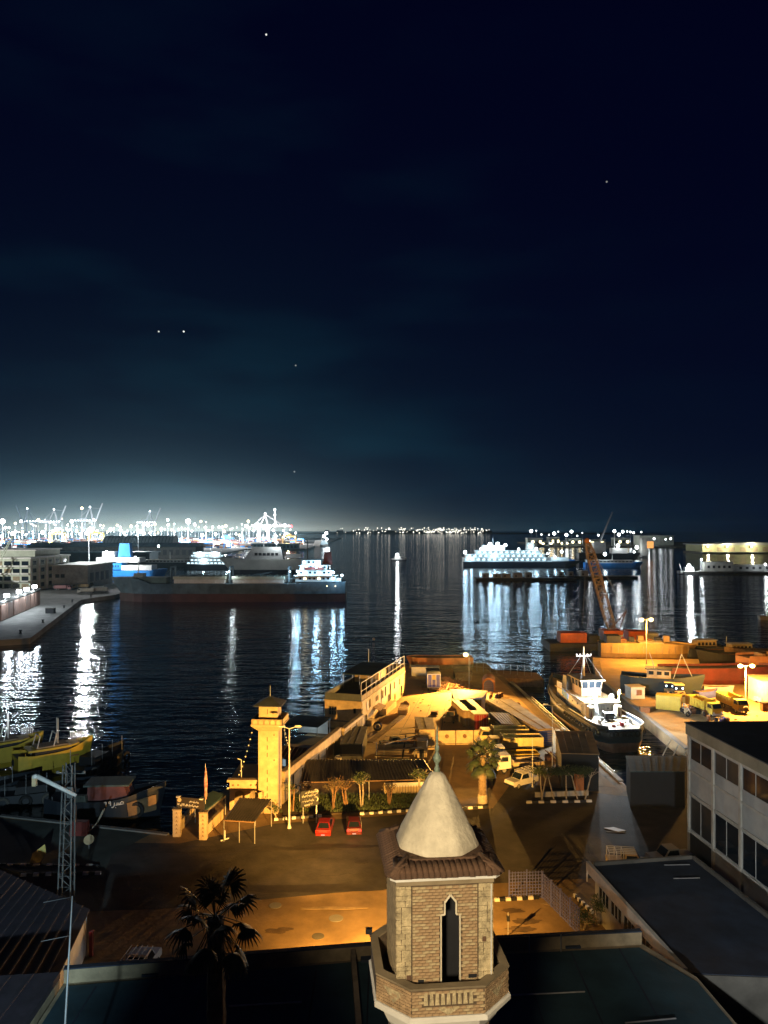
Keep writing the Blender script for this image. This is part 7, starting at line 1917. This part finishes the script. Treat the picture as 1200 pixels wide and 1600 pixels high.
# lit excursion boats and a dark coaster behind
def lit_boat(name, label, x, y, rz, L_, B, decks, hullm, power, lamps, col=COOL, em=None, cat='ship'):
    t = thing(name, label, cat, (x, y, WZ), rz)
    ship_hull(t, L_, B, 0, 4.0, 1.0, 0.3, hullm, hullm, boot=1.0, bow_rake=3, bow_frac=0.22)
    z = 4.05
    for k in range(decks):
        x0, x1 = -L_ * (0.46 - 0.05 * k), L_ * (0.34 - 0.07 * k)
        MB().box(x0, x1, -B * 0.42, B * 0.42, z, z + 2.4).build('deckhouse', m_white, t)
        MB().box(x0 - 0.6, x1 + 0.6, -B * 0.47, B * 0.47, z + 2.403, z + 2.6).build('deck_plate', m_white, t)
        nw = max(3, int((x1 - x0) / 3.2))
        for i in range(nw):
            for s in (-1, 1):
                yy = s * (B * 0.42 + 0.05)
                MB().box(x0 + 0.6 + i * (x1 - x0) / nw, x0 + 0.6 + (i + 0.62) * (x1 - x0) / nw, min(yy, yy - s * 0.04), max(yy, yy - s * 0.04), z + 0.8, z + 1.8).build('window', em or m_e_deck, t)
        z += 2.65
    MB().tube((0, 0, z), (0, 0, z + 7), 0.25, 0.12, 6).build('mast', m_white, t)
    for (lx, lz, pw2, rr_) in lamps:
        MB().ball((lx, -B * 0.47, lz), rr_, 8).build('deck_lamp', m_e_white, t, True)
        if pw2: lamp('ship_light', t, (lx, -B * 0.47 - rr_ - 1.2, lz), pw2, col, rr_)
    return t
lit_boat('excursion_boat', 'white lit excursion boat behind the cargo ship hatches', -190, 840, 0, 44, 9, 2, m_white, 0, [(-10, 9, 9000, 0.8), (6, 9, 9000, 0.8)])
lit_boat('dark_coaster', 'dark coaster with a warm masthead lamp behind the cargo ship bow', -195, 700, 0, 60, 11, 1, m_navy, 0, [(-9, 19, 3500, 1.0)], col=(1, 0.85, 0.6), em=m_glass)
lit_boat('dark_ferry', 'dark ferry with a row of small cabin lights behind the cargo ship', -140, 660, 0, 62, 11, 2, m_navy, 0, [(-14, 8, 2500, 0.5), (6, 8, 2500, 0.5), (16, 8, 2500, 0.5)])
lit_boat('work_ship', 'brightly lit ship alone at the harbour mouth', -122, 1500, math.radians(80), 70, 16, 3, m_white, 0, [(-10, 20, 14000, 3.0), (8, 26, 14000, 3.0), (12, 14, 9000, 2.4)], col=WHITE)
# ferry across the basin
fy = thing('ferry', 'brightly lit three-deck ferry lying across the right of the basin', 'ferry', (124, 705, WZ), 0)
ship_hull(fy, 104, 18, 0, 4.6, 0.8, 0.3, m_navy, m_navy, boot=1.5, bow_rake=6)
for k, (x0, x1) in enumerate(((-51, 27), (-49, 22), (-40, 18))):
    z = 4.7 + k * 3.4
    MB().box(x0, x1, -5.5, 8.4, z, z + 3.0).build('deckhouse', m_white, fy)
    MB().box(x0 - 0.8, x1 + 1.0, -8.6, 8.8, z + 3.003, z + 3.35).build('deck_plate', m_white, fy)
    MB().box(x0 - 0.8, x1 + 1.0, -8.62, -8.5, z + 0.1, z + 1.0).build('bulwark', m_white, fy)
    for i in range(int((x1 - x0) / 5)):
        MB().bar((x0 + 1 + i * 5, -8.4, z), (x0 + 1 + i * 5, -8.4, z + 3.0), 0.25).build('stanchion', m_white, fy)
        MB().box(x0 + 1.2 + i * 5, x0 + 4.2 + i * 5, -5.56, -5.503, z + 1.2, z + 2.3).build('window', m_e_deck, fy)
        MB().ball((x0 + 3 + i * 5, -7.0, z + 2.75), 0.28, 6).build('deck_lamp', m_e_cool, fy)
MB().box(-34, -14, -6, 6, 15.0, 19.5).build('wheelhouse', m_white, fy)
MB().taper(6, 14, -3, 3, 15.0, 22, 1, 1, 0.4, 0.4).build('funnel', m_offwhite, fy)
MB().box(27.5, 44, -6.5, 6.5, 5.3, 8.6).build('foredeck_house', m_white, fy)
MB().box(44, 50, -5, 5, 5.3, 6.6).build('windlass_deck', m_brightblue, fy)
for y in (0,): MB().tube((-24, y, 19.5), (-24, y, 27), 0.3, 0.15, 6).build('mast', m_white, fy)
for (x, z, r, p_) in ((-50.5, 13.5, 1.6, 60000), (-45, 7.6, 0.9, 16000), (-36, 16.5, 1.3, 36000), (-28, 20.6, 2.0, 90000), (-21, 20.8, 2.0, 90000), (-14, 19.8, 1.6, 50000), (-24, 9.5, 0.9, 22000), (-2, 16.2, 1.2, 16000), (9, 18.5, 1.7, 60000), (14, 16.5, 1.5, 50000), (24, 12, 0.8, 12000), (37, 14.0, 1.4, 30000), (31, 9.5, 0.9, 14000)):
    MB().ball((x, -9.0, z), r * 0.85, 10).build('floodlight', m_e_white, fy, True)
    lamp('ferry_light', fy, (x, -11.5 - r, z), p_ * 0.115, (0.42, 0.74, 1.0), r)
bt2 = lit_boat('supply_boat', 'supply boat with a blue side and one bright lamp right of the ferry', 205, 690, 0, 50, 11, 1, m_brightblue, 0, [(-8, 12, 4000, 1.5), (18, 14, 1800, 0.8)], em=m_glass)
# flat barges before the ferry
for i, (x0, x1, y, lab) in enumerate(((62, 128, 520, 'flat work barge with small white cabins in front of the ferry'), (118, 176, 540, 'dark flat barge right of the cabin barge'))):
    t = thing('work_barge', lab, 'barge', ((x0 + x1) / 2, y, WZ)); h2 = (x1 - x0) / 2
    MB().taper(-h2, h2, -6, 6, -1, 1.6, -1.2, -1.2).build('hull', m_navy, t)
    rr = random.Random(i + 3)
    for k in range(5 if i == 0 else 3):
        x = -h2 + 5 + k * 7 + rr.uniform(-1, 1); wd = rr.uniform(3, 5.5)
        co = MB().box(x, x + wd, -3, 3, 1.603, 1.6 + rr.uniform(2.4, 4.2)).build('cabin', m_offwhite if k % 3 else m_greywall, t)
        MB().box(x + 0.8, x + 2.0, -3.06, -3.003, 2.4, 3.4).build('window', m_dark, t)
    for k in range(9): MB().tube((-h2 + 2 + k * h2 * 0.22, -5.6, 1.6), (-h2 + 2 + k * h2 * 0.22, -5.6, 2.9), 0.12, n=5).build('rail_post', m_steel, t)
    if i: MB().tube((-4, 0, 1.6), (-4, 0, 9), 0.2, n=6).build('mast', m_steel, t)
# lone lit buoy boat in mid channel
bb = thing('pilot_cutter', 'small cutter with one bright lamp alone in mid channel', 'boat', (15.6, 845, WZ))
ship_hull(bb, 16, 5, 0, 1.8, 0.6, 0.1, m_white, m_navy, boot=0.5, bow_rake=1.5, bow_frac=0.3)
MB().taper(-4, 3, -1.8, 1.8, 1.85, 4.4, 0.3, 0.8).build('cabin', m_white, bb)
MB().tube((-1, 0, 4.4), (-1, 0, 7.5), 0.15, n=6).build('mast', m_white, bb)
MB().ball((-1, -0.8, 6.2), 1.5, 10).build('lamp', m_e_white, bb, True)
lamp('cutter_light', bb, (-1, -4.2, 6.2), 3500, WHITE, 1.3)
MB().ball((0, 0, 0.8), 0.4, 6).build('buoy', m_white, None, loc=(-3.2, 236, WZ))
tag(bpy.data.objects['buoy'], 'tiny white sail-like buoy beyond the pier house railing', 'buoy')
# derrick ship, lit pier craft on the right
dk_ = thing('derrick_ship', 'dark crane ship with a long slanting derrick right of the lattice boom', 'ship', (262, 900, WZ))
ship_hull(dk_, 70, 16, 0, 6, 1, 0.5, m_navy, m_navy, boot=1.5)
a_, b_ = A(936, 849, 900), A(957, 800, 900); o_ = Vector((262, 900, WZ))
MB().tube(a_ - o_, b_ - o_, 1.3, 0.7, 8).build('derrick', m_steel, dk_)
MB().box(-18, -4, -6, 6, 6, 19).build('deckhouse', m_greywall, dk_)
MB().box(4, 22, -6, 6, 6, 12).build('deckhouse', m_white, dk_)
MB().tube((8, 0, 12), (8, 0, 30), 0.6, 0.4, 6).build('mast', m_white, dk_)
for (x, z, p_) in ((10, 15, 4500), (32, 13, 4500), (-24, 20, 2000)):
    MB().ball((x, -7, z), 2.0, 8).build('floodlight', m_e_white, dk_, True); lamp('ship_light', dk_, (x, -12, z), p_, WHITE, 1.8)
MB().box(38, 46, -5, 5, 3, 24).build('aft_tower', m_offwhite, dk_)
MB().box(44.5, 52, -5.5, -5, 12, 20).build('glow_end', EM('orange_glow_panel', (1, 0.42, 0.12), 1.2), dk_)  # panel glows by itself to show this end as lit orange
wf = thing('beacon_boat', 'small white boat with a brilliant lamp by the low breakwater house', 'boat', (234, 588, WZ))
ship_hull(wf, 18, 5, 0, 2.2, 0.6, 0.2, m_white, m_navy, boot=0.5, bow_rake=2, bow_frac=0.3)
MB().taper(-4, 3, -1.9, 1.9, 2.3, 5.4, 0.4, 0.9).build('cabin', m_white, wf)
MB().ball((-1, -1.2, 6.4), 1.4, 10).build('lamp', m_e_white, wf, True); lamp('boat_light', wf, (-1, -4.0, 6.4), 14000, WHITE, 1.2)
MB().tube((-6, 0, 2.2), (-8, 0, 8), 0.2, n=6).build('mast', m_steel, wf)
bh = thing('breakwater_house', 'long low white house on the breakwater at the right', 'building', (0, 0, 0))
MB().box(246, 268, 590, 598, 0.3, 7.0).build('wall', m_offwhite, bh); MB().box(245.5, 268.5, 589.5, 598.5, 7.003, 7.4).build('roof', m_greywall, bh)
MB().box(268.003, 400, 592, 598, 0.3, 4.8).build('wing', m_greywall, bh); MB().box(268.6, 400.5, 591.4, 598.4, 4.803, 5.2).build('roof', m_white, bh)
for k in range(5): MB().box(248.5 + k * 4, 250.3 + k * 4, 589.9, 589.997, 2.6, 4.6).build('window', m_dark, bh)
for k in range(9): MB().box(274 + k * 5, 276 + k * 5, 591.9, 591.997, 1.8, 3.6).build('window', m_dark, bh)
light_mast('lamp post at the end of the breakwater house', 243, 588, 9.0, 2500, WHITE, r=0.6)
light_mast('lamp post in front of the breakwater wing', 291, 586, 5.5, 2500, WHITE, r=0.8)
smb = thing('moored_dinghy', 'pale dinghy lying low in the water at the right edge', 'boat', (0, 0, 0))
p = G(1203, 968, WZ); MB().taper(p.x - 4, p.x + 5, p.y - 1, p.y + 1, WZ, WZ + 1.4, -0.4, -0.6).build('hull', m_white, smb); MB().taper(p.x - 1, p.x + 2, p.y - 0.8, p.y + 0.8, WZ + 1.4, WZ + 2.8, 0.2, 0.5).build('cabin', m_offwhite, smb)
# terminal sheds, right
for i, (x0, x1, y, z, lab) in enumerate(((446, 585, 1075, 14, 'long yellow-lit terminal shed right of the far lights'), (590, 800, 1060, 15, 'long yellow-lit terminal shed at the right picture edge'))):
    t = thing('terminal_shed', lab, 'shed', (0, 0, 0))
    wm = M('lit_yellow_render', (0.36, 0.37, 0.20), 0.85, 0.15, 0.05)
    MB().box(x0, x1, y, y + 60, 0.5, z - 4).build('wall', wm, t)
    c = (x0 + x1) / 2
    MB().extr([(x0 - 3, y - 3, z - 4), (x1 + 3, y - 3, z - 4), (x1 + 3, y - 3, z - 3), (c, y - 3, z), (x0 - 3, y - 3, z - 3)], (0, 66, 0)).build('roof', m_greywall, t)
    for k in range(int((x1 - x0) / 16)): MB().box(x0 + 4 + k * 16, x0 + 13 + k * 16, y - 0.1, y - 0.003, 1, 7).build('door', m_creamdark, t)
    for k, x in enumerate((x0 + 5, x0 + 32, x0 + 66) if i == 0 else (x0 + 14, x0 + 60)):
        MB().ball((x, y - 5, z - 6), 1.3, 8).build('wall_lamp', m_e_warm, t, True); lamp('shed_light', t, (x, y - 8, z - 6), 24000, (1.0, 0.92, 0.62), 1.2)
fs_ = thing('far_shed', 'grey flat shed behind the cluster of white lights at right', 'shed', (0, 0, 0))
MB().box(500, 566, 1500, 1540, 0.5, 19).build('wall', m_palegreen, fs_); MB().box(498, 568, 1498, 1542, 19.003, 20).build('roof', m_greywall, fs_)
for k in range(9): MB().box(503 + k * 7, 507 + k * 7, 1499.8, 1499.997, 6, 14).build('panel', m_offwhite, fs_)
lamp('far_shed_light', fs_, (530, 1470, 26), 6000, WHITE, 2)
rr = random.Random(31)
for i, px in enumerate((830, 838, 846, 858, 866, 872, 885, 893, 902, 910, 935, 960, 967, 973, 980, 985, 990, 994, 1002, 1014, 1022, 1030, 1040, 1048)):
    Yd = rr.uniform(1330, 1600); x = (px - 600) * Yd / 1200; py = rr.uniform(829, 838) if px < 1003 else rr.uniform(840, 850)
    light_mast('white floodlight mast on the headland ' + ('behind the ferry' if px < 905 else 'beside the slanting derrick' if px < 1000 else 'in front of the grey flat shed'), x, Yd, max(6, H - (py - Y0) * Yd / F), 3000 if i % 3 == 0 else 0, WHITE, r=rr.choice((0.8, 1.1, 1.6, 2.6)), group='floodlight masts on the right headland')
for i, px in enumerate((836, 852, 866, 880, 898, 930, 972)):
    x = (px - 600) * 1440 / 1200
    t = thing('headland_block', 'low lit block on the headland ' + ('behind the ferry' if px < 905 else 'beside the slanting derrick'), 'building', (x, 1440, 0.5), group='low blocks on the right headland')
    w2 = rr.uniform(9, 20); h2 = rr.uniform(7, 16)
    MB().box(-w2, w2, 0, 20, 0, h2).build('wall', m_palegreen, t); MB().box(-w2 - 1, w2 + 1, -1, 21, h2 + 0.003, h2 + 1).build('roof', m_white, t)
    for k in range(4): MB().box(-w2 + 1 + k * w2 * 0.5, -w2 + 1 + (k + 0.6) * w2 * 0.5, -0.1, -0.003, h2 * 0.4, h2 * 0.7).build('window', m_e_warm if k % 2 else m_dark, t)
# the far shore: a mass of lights and low buildings beyond counting
sl, slb = MB(), MB()
for i in range(230):
    px = rr.choice((rr.uniform(525, 765), rr.gauss(700, 34), rr.gauss(690, 20), rr.uniform(560, 760))); Yd = rr.uniform(4750, 5150)
    py = 826 + rr.uniform(1.0, 7.5) if rr.random() < 0.75 else 826 + rr.uniform(-1.5, 2)
    if px > 765: continue
    c = A(px, py, Yd); c.z = max(c.z, 3)
    sl.ball(c, rr.choice((1.6, 2.0, 2.6, 3.4)), 6)
for i in range(120):
    px = rr.uniform(510, 770); Yd = rr.uniform(5160, 5400); c = A(px, 830, Yd); w2 = rr.uniform(8, 28); h2 = rr.uniform(6, 22)
    slb.box(c.x - w2, c.x + w2, Yd, Yd + 30, 2, 2 + h2)
tag(sl.build('shore_lights', EM('far_shore_lamps', (1.0, 0.95, 0.82), 3.2)), 'dense line of tiny white lights along the far shore', 'lights', kind='stuff')
tag(slb.build('shore_town', m_quaydark), 'low dark town along the far shore behind the lights', 'town', kind='stuff')

# ------------------------------------------------------------------ container port
lw = thing('long_warehouse', 'long dark quayside warehouse with a ribbed roof behind the lorry park', 'warehouse', (0, 0, 0))
MB().box(-420, -222, 905, 945, 0, 12.0).build('wall', m_quaydark, lw)
MB().extr([(-423, 902, 12.003), (-423, 948, 12.003), (-423, 925, 16)], (204, 0, 0)).build('roof', m_greyhull, lw)
for k in range(26): MB().box(-418 + k * 7.5, -413.5 + k * 7.5, 904.9, 904.997, 2, 8).build('door', m_dark, lw)
for k in range(40): MB().bar((-421 + k * 5, 902, 12.3), (-421 + k * 5, 925, 16.25), 0.5, 0.3).build('roof_rib', m_greyhull, lw)
lw2 = thing('quay_shed', 'low dark quay shed in front of the long warehouse', 'shed', (0, 0, 0))
MB().box(-330, -232, 760, 790, -1.5, 9).build('wall', m_navy, lw2); MB().box(-332, -230, 758, 792, 9.003, 10).build('roof', m_greyhull, lw2)
for k in range(14): MB().box(-327 + k * 7, -323 + k * 7, 759.9, 759.997, 1, 6).build('window', m_dark, lw2)
slab('shed_quay', [(-420, 740), (-230, 740), (-230, 800), (-420, 800)], m_quaydark, -0.2)
aw_ = thing('arched_warehouse', 'grey arch-roofed warehouse in front of the container port', 'warehouse', (0, 0, 0))
arc = [(math.cos(math.pi * k / 16), math.sin(math.pi * k / 16)) for k in range(17)]
rings = [[(x, 965 - 19 * c, 6 + 18 * s) for c, s in arc] for x in (-348, -262)]
MB().loft(rings).build('vault', M('vault_cladding', (0.36, 0.40, 0.40), 0.7, 0.2, 0.06), aw_)
for k in range(21):
    x = -346 + k * 4.2
    MB().path([(x, 965 - 19.2 * c, 6 + 18.2 * s) for c, s in arc[:13]], 0.32, 4).build('vault_rib', m_greyhull, aw_)
MB().box(-349, -261, 945.5, 985, 0, 6.1).build('wall', m_greyhull, aw_)
MB().extr([(-348.3, 965 - 15 * c, 6 + 14 * s) for c, s in arc], (0.25, 0, 0)).build('end_wall', m_palegreen, aw_)
sv = thing('small_vault', 'small dark arch-roofed store left of the arched warehouse', 'store', (0, 0, 0))
MB().loft([[(x, 965 - 11 * c, 4 + 13 * s) for c, s in arc] for x in (-392, -366)]).build('vault', m_greyhull, sv)
MB().box(-393, -365, 953, 977, 0, 4.1).build('wall', m_quaydark, sv)
for x in (-388, -374): MB().box(x, x + 6, 952.9, 952.997, 0.5, 3.6).build('door', m_dark, sv)
# floodlight masts over the container yard
rr = random.Random(77)
def port_label(px, i, big):
    where = ('at the left edge of the container port', 'among the left gantry cranes of the container port', 'behind the small vault and mast lamp', 'behind the arched warehouse', 'between the arched warehouse and the white crane', 'around the white floodlit crane')[0 if px < 30 else 1 if px < 110 else 2 if px < 160 else 3 if px < 255 else 4 if px < 385 else 5]
    return ('big glaring' if big else 'warm yellow' if i % 4 == 3 else 'white') + ' port floodlight mast ' + where
pxs = [-4, 4, 14, 24, 33, 42, 52, 60, 70, 78, 88, 97, 106, 112, 120, 128, 146, 152, 160, 168, 178, 188, 196, 205, 214, 224, 234, 242, 252, 262, 272, 280, 290, 294, 304, 314, 322, 332, 342, 350, 360, 370, 378, 388, 396, 430, 445, 452, 462] + [k * 5.3 + 3 for k in range(86)]
for i, px in enumerate(pxs):
    Yd = rr.uniform(1350, 2300); py = rr.gauss(818, 9) if px < 150 else rr.gauss(824, 6)
    if px in (4, 294): py, Yd = 815, 1400
    if i >= 49: py, Yd = rr.uniform(820, 838), rr.uniform(1300, 2000)
    big = px in (4, 294, 112, 445)
    light_mast(port_label(px, i, big), (px - 600) * Yd / 1200, Yd, max(14, H - (py - Y0) * Yd / F), 1000000 if big else ((600000 if i % 3 == 0 else 0) if i < 49 else (260000 if i % 6 == 0 else 0)), (0.95, 0.98, 1.0), r=4.6 if big else rr.choice((0.9, 1.2, 1.7, 2.3, 3.0)), em=m_e_warm if i % 4 == 3 else m_e_white, group='floodlight masts of the container port')
# stacked containers of the yard: far rows beyond counting
cst = MB(); cmats = [m_redhull, m_brightblue, m_orangehull, m_offwhite]
cms = [MB() for _ in cmats]
for i in range(620):
    px = rr.uniform(-20, 470); Yd = rr.uniform(1300, 2000); x = (px - 600) * Yd / 1200
    if x > -150: continue
    n = rr.randint(1, 4)
    for k in range(n): cms[(i + k) % 4].box(x, x + 12.0, Yd, Yd + 2.5, k * 2.62, k * 2.62 + 2.6)
for k, (mb, mt) in enumerate(zip(cms, cmats)):
    tag(mb.build('container_stacks', mt), ('far stacked red containers filling the container port', 'far stacked blue containers filling the container port', 'far stacked orange containers filling the container port', 'far stacked pale containers filling the container port')[k], 'containers', kind='stuff')
# gantry cranes
def sts_crane(label, x, y, h, mat, boom_up, face=1, lit=True, em=None, scale=1.0):
    t = thing('gantry_crane', label, 'crane', (x, y, 0))
    g_ = h * 0.55
    for sx in (-1, 1):
        for sy in (-1, 1):
            MB().bar((sx * h * 0.15, sy * 10, 0), (sx * h * 0.13, sy * 9, g_), 2.4, 2.4).build('leg', mat, t)
        MB().bar((sx * h * 0.14, -9.5, g_ * 0.45), (sx * h * 0.14, 9.5, g_ * 0.45), 2.0).build('portal_beam', mat, t)
    MB().bar((-h * 0.14, 0, g_ * 0.45), (h * 0.14, 0, g_ * 0.45), 1.8).build('cross_beam', mat, t)
    MB().bar((-h * 0.34 * face, 0, g_ + 1.2), (h * 0.2 * face, 0, g_ + 1.2), 3.0, 3.4).build('girder', mat, t)
    for s in (-1, 1): MB().bar((h * 0.13 * face, s * 6, g_), (h * 0.05 * face, 0, h * 0.92), 1.6).build('apex_leg', mat, t)
    MB().bar((-h * 0.12 * face, 0, g_), (h * 0.05 * face, 0, h * 0.92), 1.6).build('apex_leg', mat, t)
    e = Vector((h * 0.2 * face, 0, g_ + 1.2))
    tip = e + (Vector((h * 0.18 * face, 0, h * 0.48)) if boom_up else Vector((h * 0.62 * face, 0, 0)))
    MB().bar(e, tip, 2.2, 2.6).build('boom', mat, t)
    MB().tube((h * 0.05 * face, 0, h * 0.92), e.lerp(tip, 0.7), 0.4, n=5).build('forestay', mat, t)
    MB().tube((h * 0.05 * face, 0, h * 0.92), (-h * 0.33 * face, 0, g_ + 2), 0.4, n=5).build('backstay', mat, t)
    MB().box(-h * 0.22, -h * 0.08, -4, 4, g_ + 3, g_ + 8).build('machine_house', mat, t)
    MB().box(h * 0.02, h * 0.07, -2.5, 2.5, g_ - 6, g_ - 1).build('operator_cab', m_offwhite, t)
    if lit:
        for k in range(8):
            p = Vector((-h * 0.34 * face, -3, g_ + 3.2)).lerp(Vector((h * 0.2 * face, -3, g_ + 3.2)), k / 7)
            MB().ball(p, 1.2, 6).build('lamp', em or m_e_white, t)
        for k in range(4): MB().ball((h * 0.14 * (1 if k % 2 else -1), -11, g_ * (0.35 + 0.18 * k)), 1.2, 6).build('lamp', em or m_e_white, t)
        MB().ball((h * 0.05 * face, -2, h * 0.94), 1.6, 6).build('lamp', em or m_e_white, t)
    return t, tip
m_cranegrey = M('grey_crane_paint', (0.22, 0.24, 0.26), 0.6, 0.2, 0.05)
m_cranewhite = M('white_crane_paint', (0.75, 0.72, 0.74), 0.6, 0.1, 0.05)
def cx(px, Y): return (px - 600) * Y / 1200
sts_crane('dark gantry crane with raised boom furthest left in the container port', cx(46, 1900), 1900, 88, M('dark_crane_paint', (0.05, 0.07, 0.09), 0.6, 0.2, 0.05), True, -1)
sts_crane('lit gantry crane beside the dark crane in the container port', cx(82, 1900), 1900, 86, m_cranegrey, True, 1)
sts_crane('lit gantry crane above the mast lamp in the container port', cx(138, 1900), 1900, 92, m_cranegrey, True, 1)
sts_crane('gantry crane with raised boom behind the arched warehouse', cx(232, 2100), 2100, 86, m_cranegrey, True, 1)
t, tip = sts_crane('white floodlit gantry crane with a red lamp on its long boom', cx(412, 1500), 1500, 66, m_cranewhite, False, 1)
MB().ball(tip + Vector((0, -2, 0)), 2.4, 8).build('red_lamp', m_e_red, t, True)
MB().tube((22, 0, 38), (22, 0, 72), 1.4, n=6).build('upper_mast', m_cranewhite, t)
for z in (70, 60): MB().ball((22, -2, z), 1.8, 8).build('lamp', m_e_white, t, True)
for k in range(9): MB().ball(Vector((66 * 0.2, -2.2, 66 * 0.55 + 3.6)).lerp(tip + Vector((0, -2.2, 2.4)), k / 9), 0.9, 6).build('lamp', EM('pinkish_lamp', (1, 0.75, 0.8), 6.0), t)
lamp('crane_light', t, (-8, -45, 34), 160000, (0.92, 0.97, 1.0), 3)
lamp('crane_light', t, (26, -45, 50), 110000, (1.0, 0.86, 0.9), 3)
def rtg(label, x, y, h, mat, group=None):
    t = thing('yard_gantry', label, 'crane', (x, y, 0), group=group)
    for sx in (-1, 1):
        for sy in (-1, 1): MB().bar((sx * h * 0.55, sy * 5, 0), (sx * h * 0.55, sy * 5, h), 1.6).build('leg', mat, t)
    for sy in (-1, 1): MB().bar((-h * 0.58, sy * 5, h), (h * 0.58, sy * 5, h), 2.0, 2.2).build('girder', mat, t)
    MB().box(-4, 4, -4, 4, h + 1.2, h + 4).build('trolley', mat, t)
    for s in (-0.5, 0, 0.5): MB().ball((h * s, -6.5, h - 1.5), 1.2, 6).build('lamp', m_e_warm, t)
    lamp('gantry_light', t, (0, -18, h * 0.8), 40000, (1.0, 0.75, 0.42), 1.5)
rtg('orange yard gantry crane between the lit cranes of the port', cx(90, 1450), 1450, 24, m_yellow)
rtg('orange yard gantry crane right of the small vault', cx(150, 1500), 1500, 24, m_yellow)
rtg('yellow yard gantry crane in front of the white floodlit crane', cx(452, 1290), 1290, 20, m_cream)
bg = thing('blue_crane', 'small blue quay crane left of the white floodlit crane', 'crane', (cx(355, 1300), 1300, 0))
for sx in (-1, 1): MB().bar((sx * 6, 0, 0), (sx * 4, 0, 16), 1.6).build('leg', m_brightblue, bg)
MB().bar((-11, 0, 16.5), (12, 0, 16.5), 2.6).build('beam', m_brightblue, bg); MB().box(-4, 4, -3, 3, 17.9, 22).build('house', m_brightblue, bg)
lamp('crane_light', bg, (0, -16, 18), 40000, WHITE, 1.5)
pq = thing('pier_shed', 'long pale pier shed below the white floodlit crane', 'shed', (0, 0, 0))
MB().box(-215, -140, 1256, 1275, 0, 8).build('wall', m_greyhull, pq); MB().box(-216, -139, 1255, 1276, 8.003, 9).build('roof', m_offwhite, pq)
for k in range(12): MB().box(-213 + k * 6, -209 + k * 6, 1255.9, 1255.997, 1, 6).build('door', m_dark, pq)
# ------------------------------------------------------------------ night air over the harbour
hz = MB().box(-7100, 7100, -90, 10100, -8, 112).build('haze', None)
tag(hz, kind='stuff')
hz.data.materials.clear()
hm = bpy.data.materials.new('night_haze'); hm.use_nodes = True
hm.node_tree.nodes.clear()
vo = hm.node_tree.nodes.new('ShaderNodeVolumePrincipled'); vo.inputs['Color'].default_value = (0.50, 0.84, 1.0, 1); vo.inputs['Density'].default_value = 0.00003
vo.inputs['Anisotropy'].default_value = 0.75
mo = hm.node_tree.nodes.new('ShaderNodeOutputMaterial'); hm.node_tree.links.new(vo.outputs[0], mo.inputs['Volume'])
hz.data.materials.append(hm)
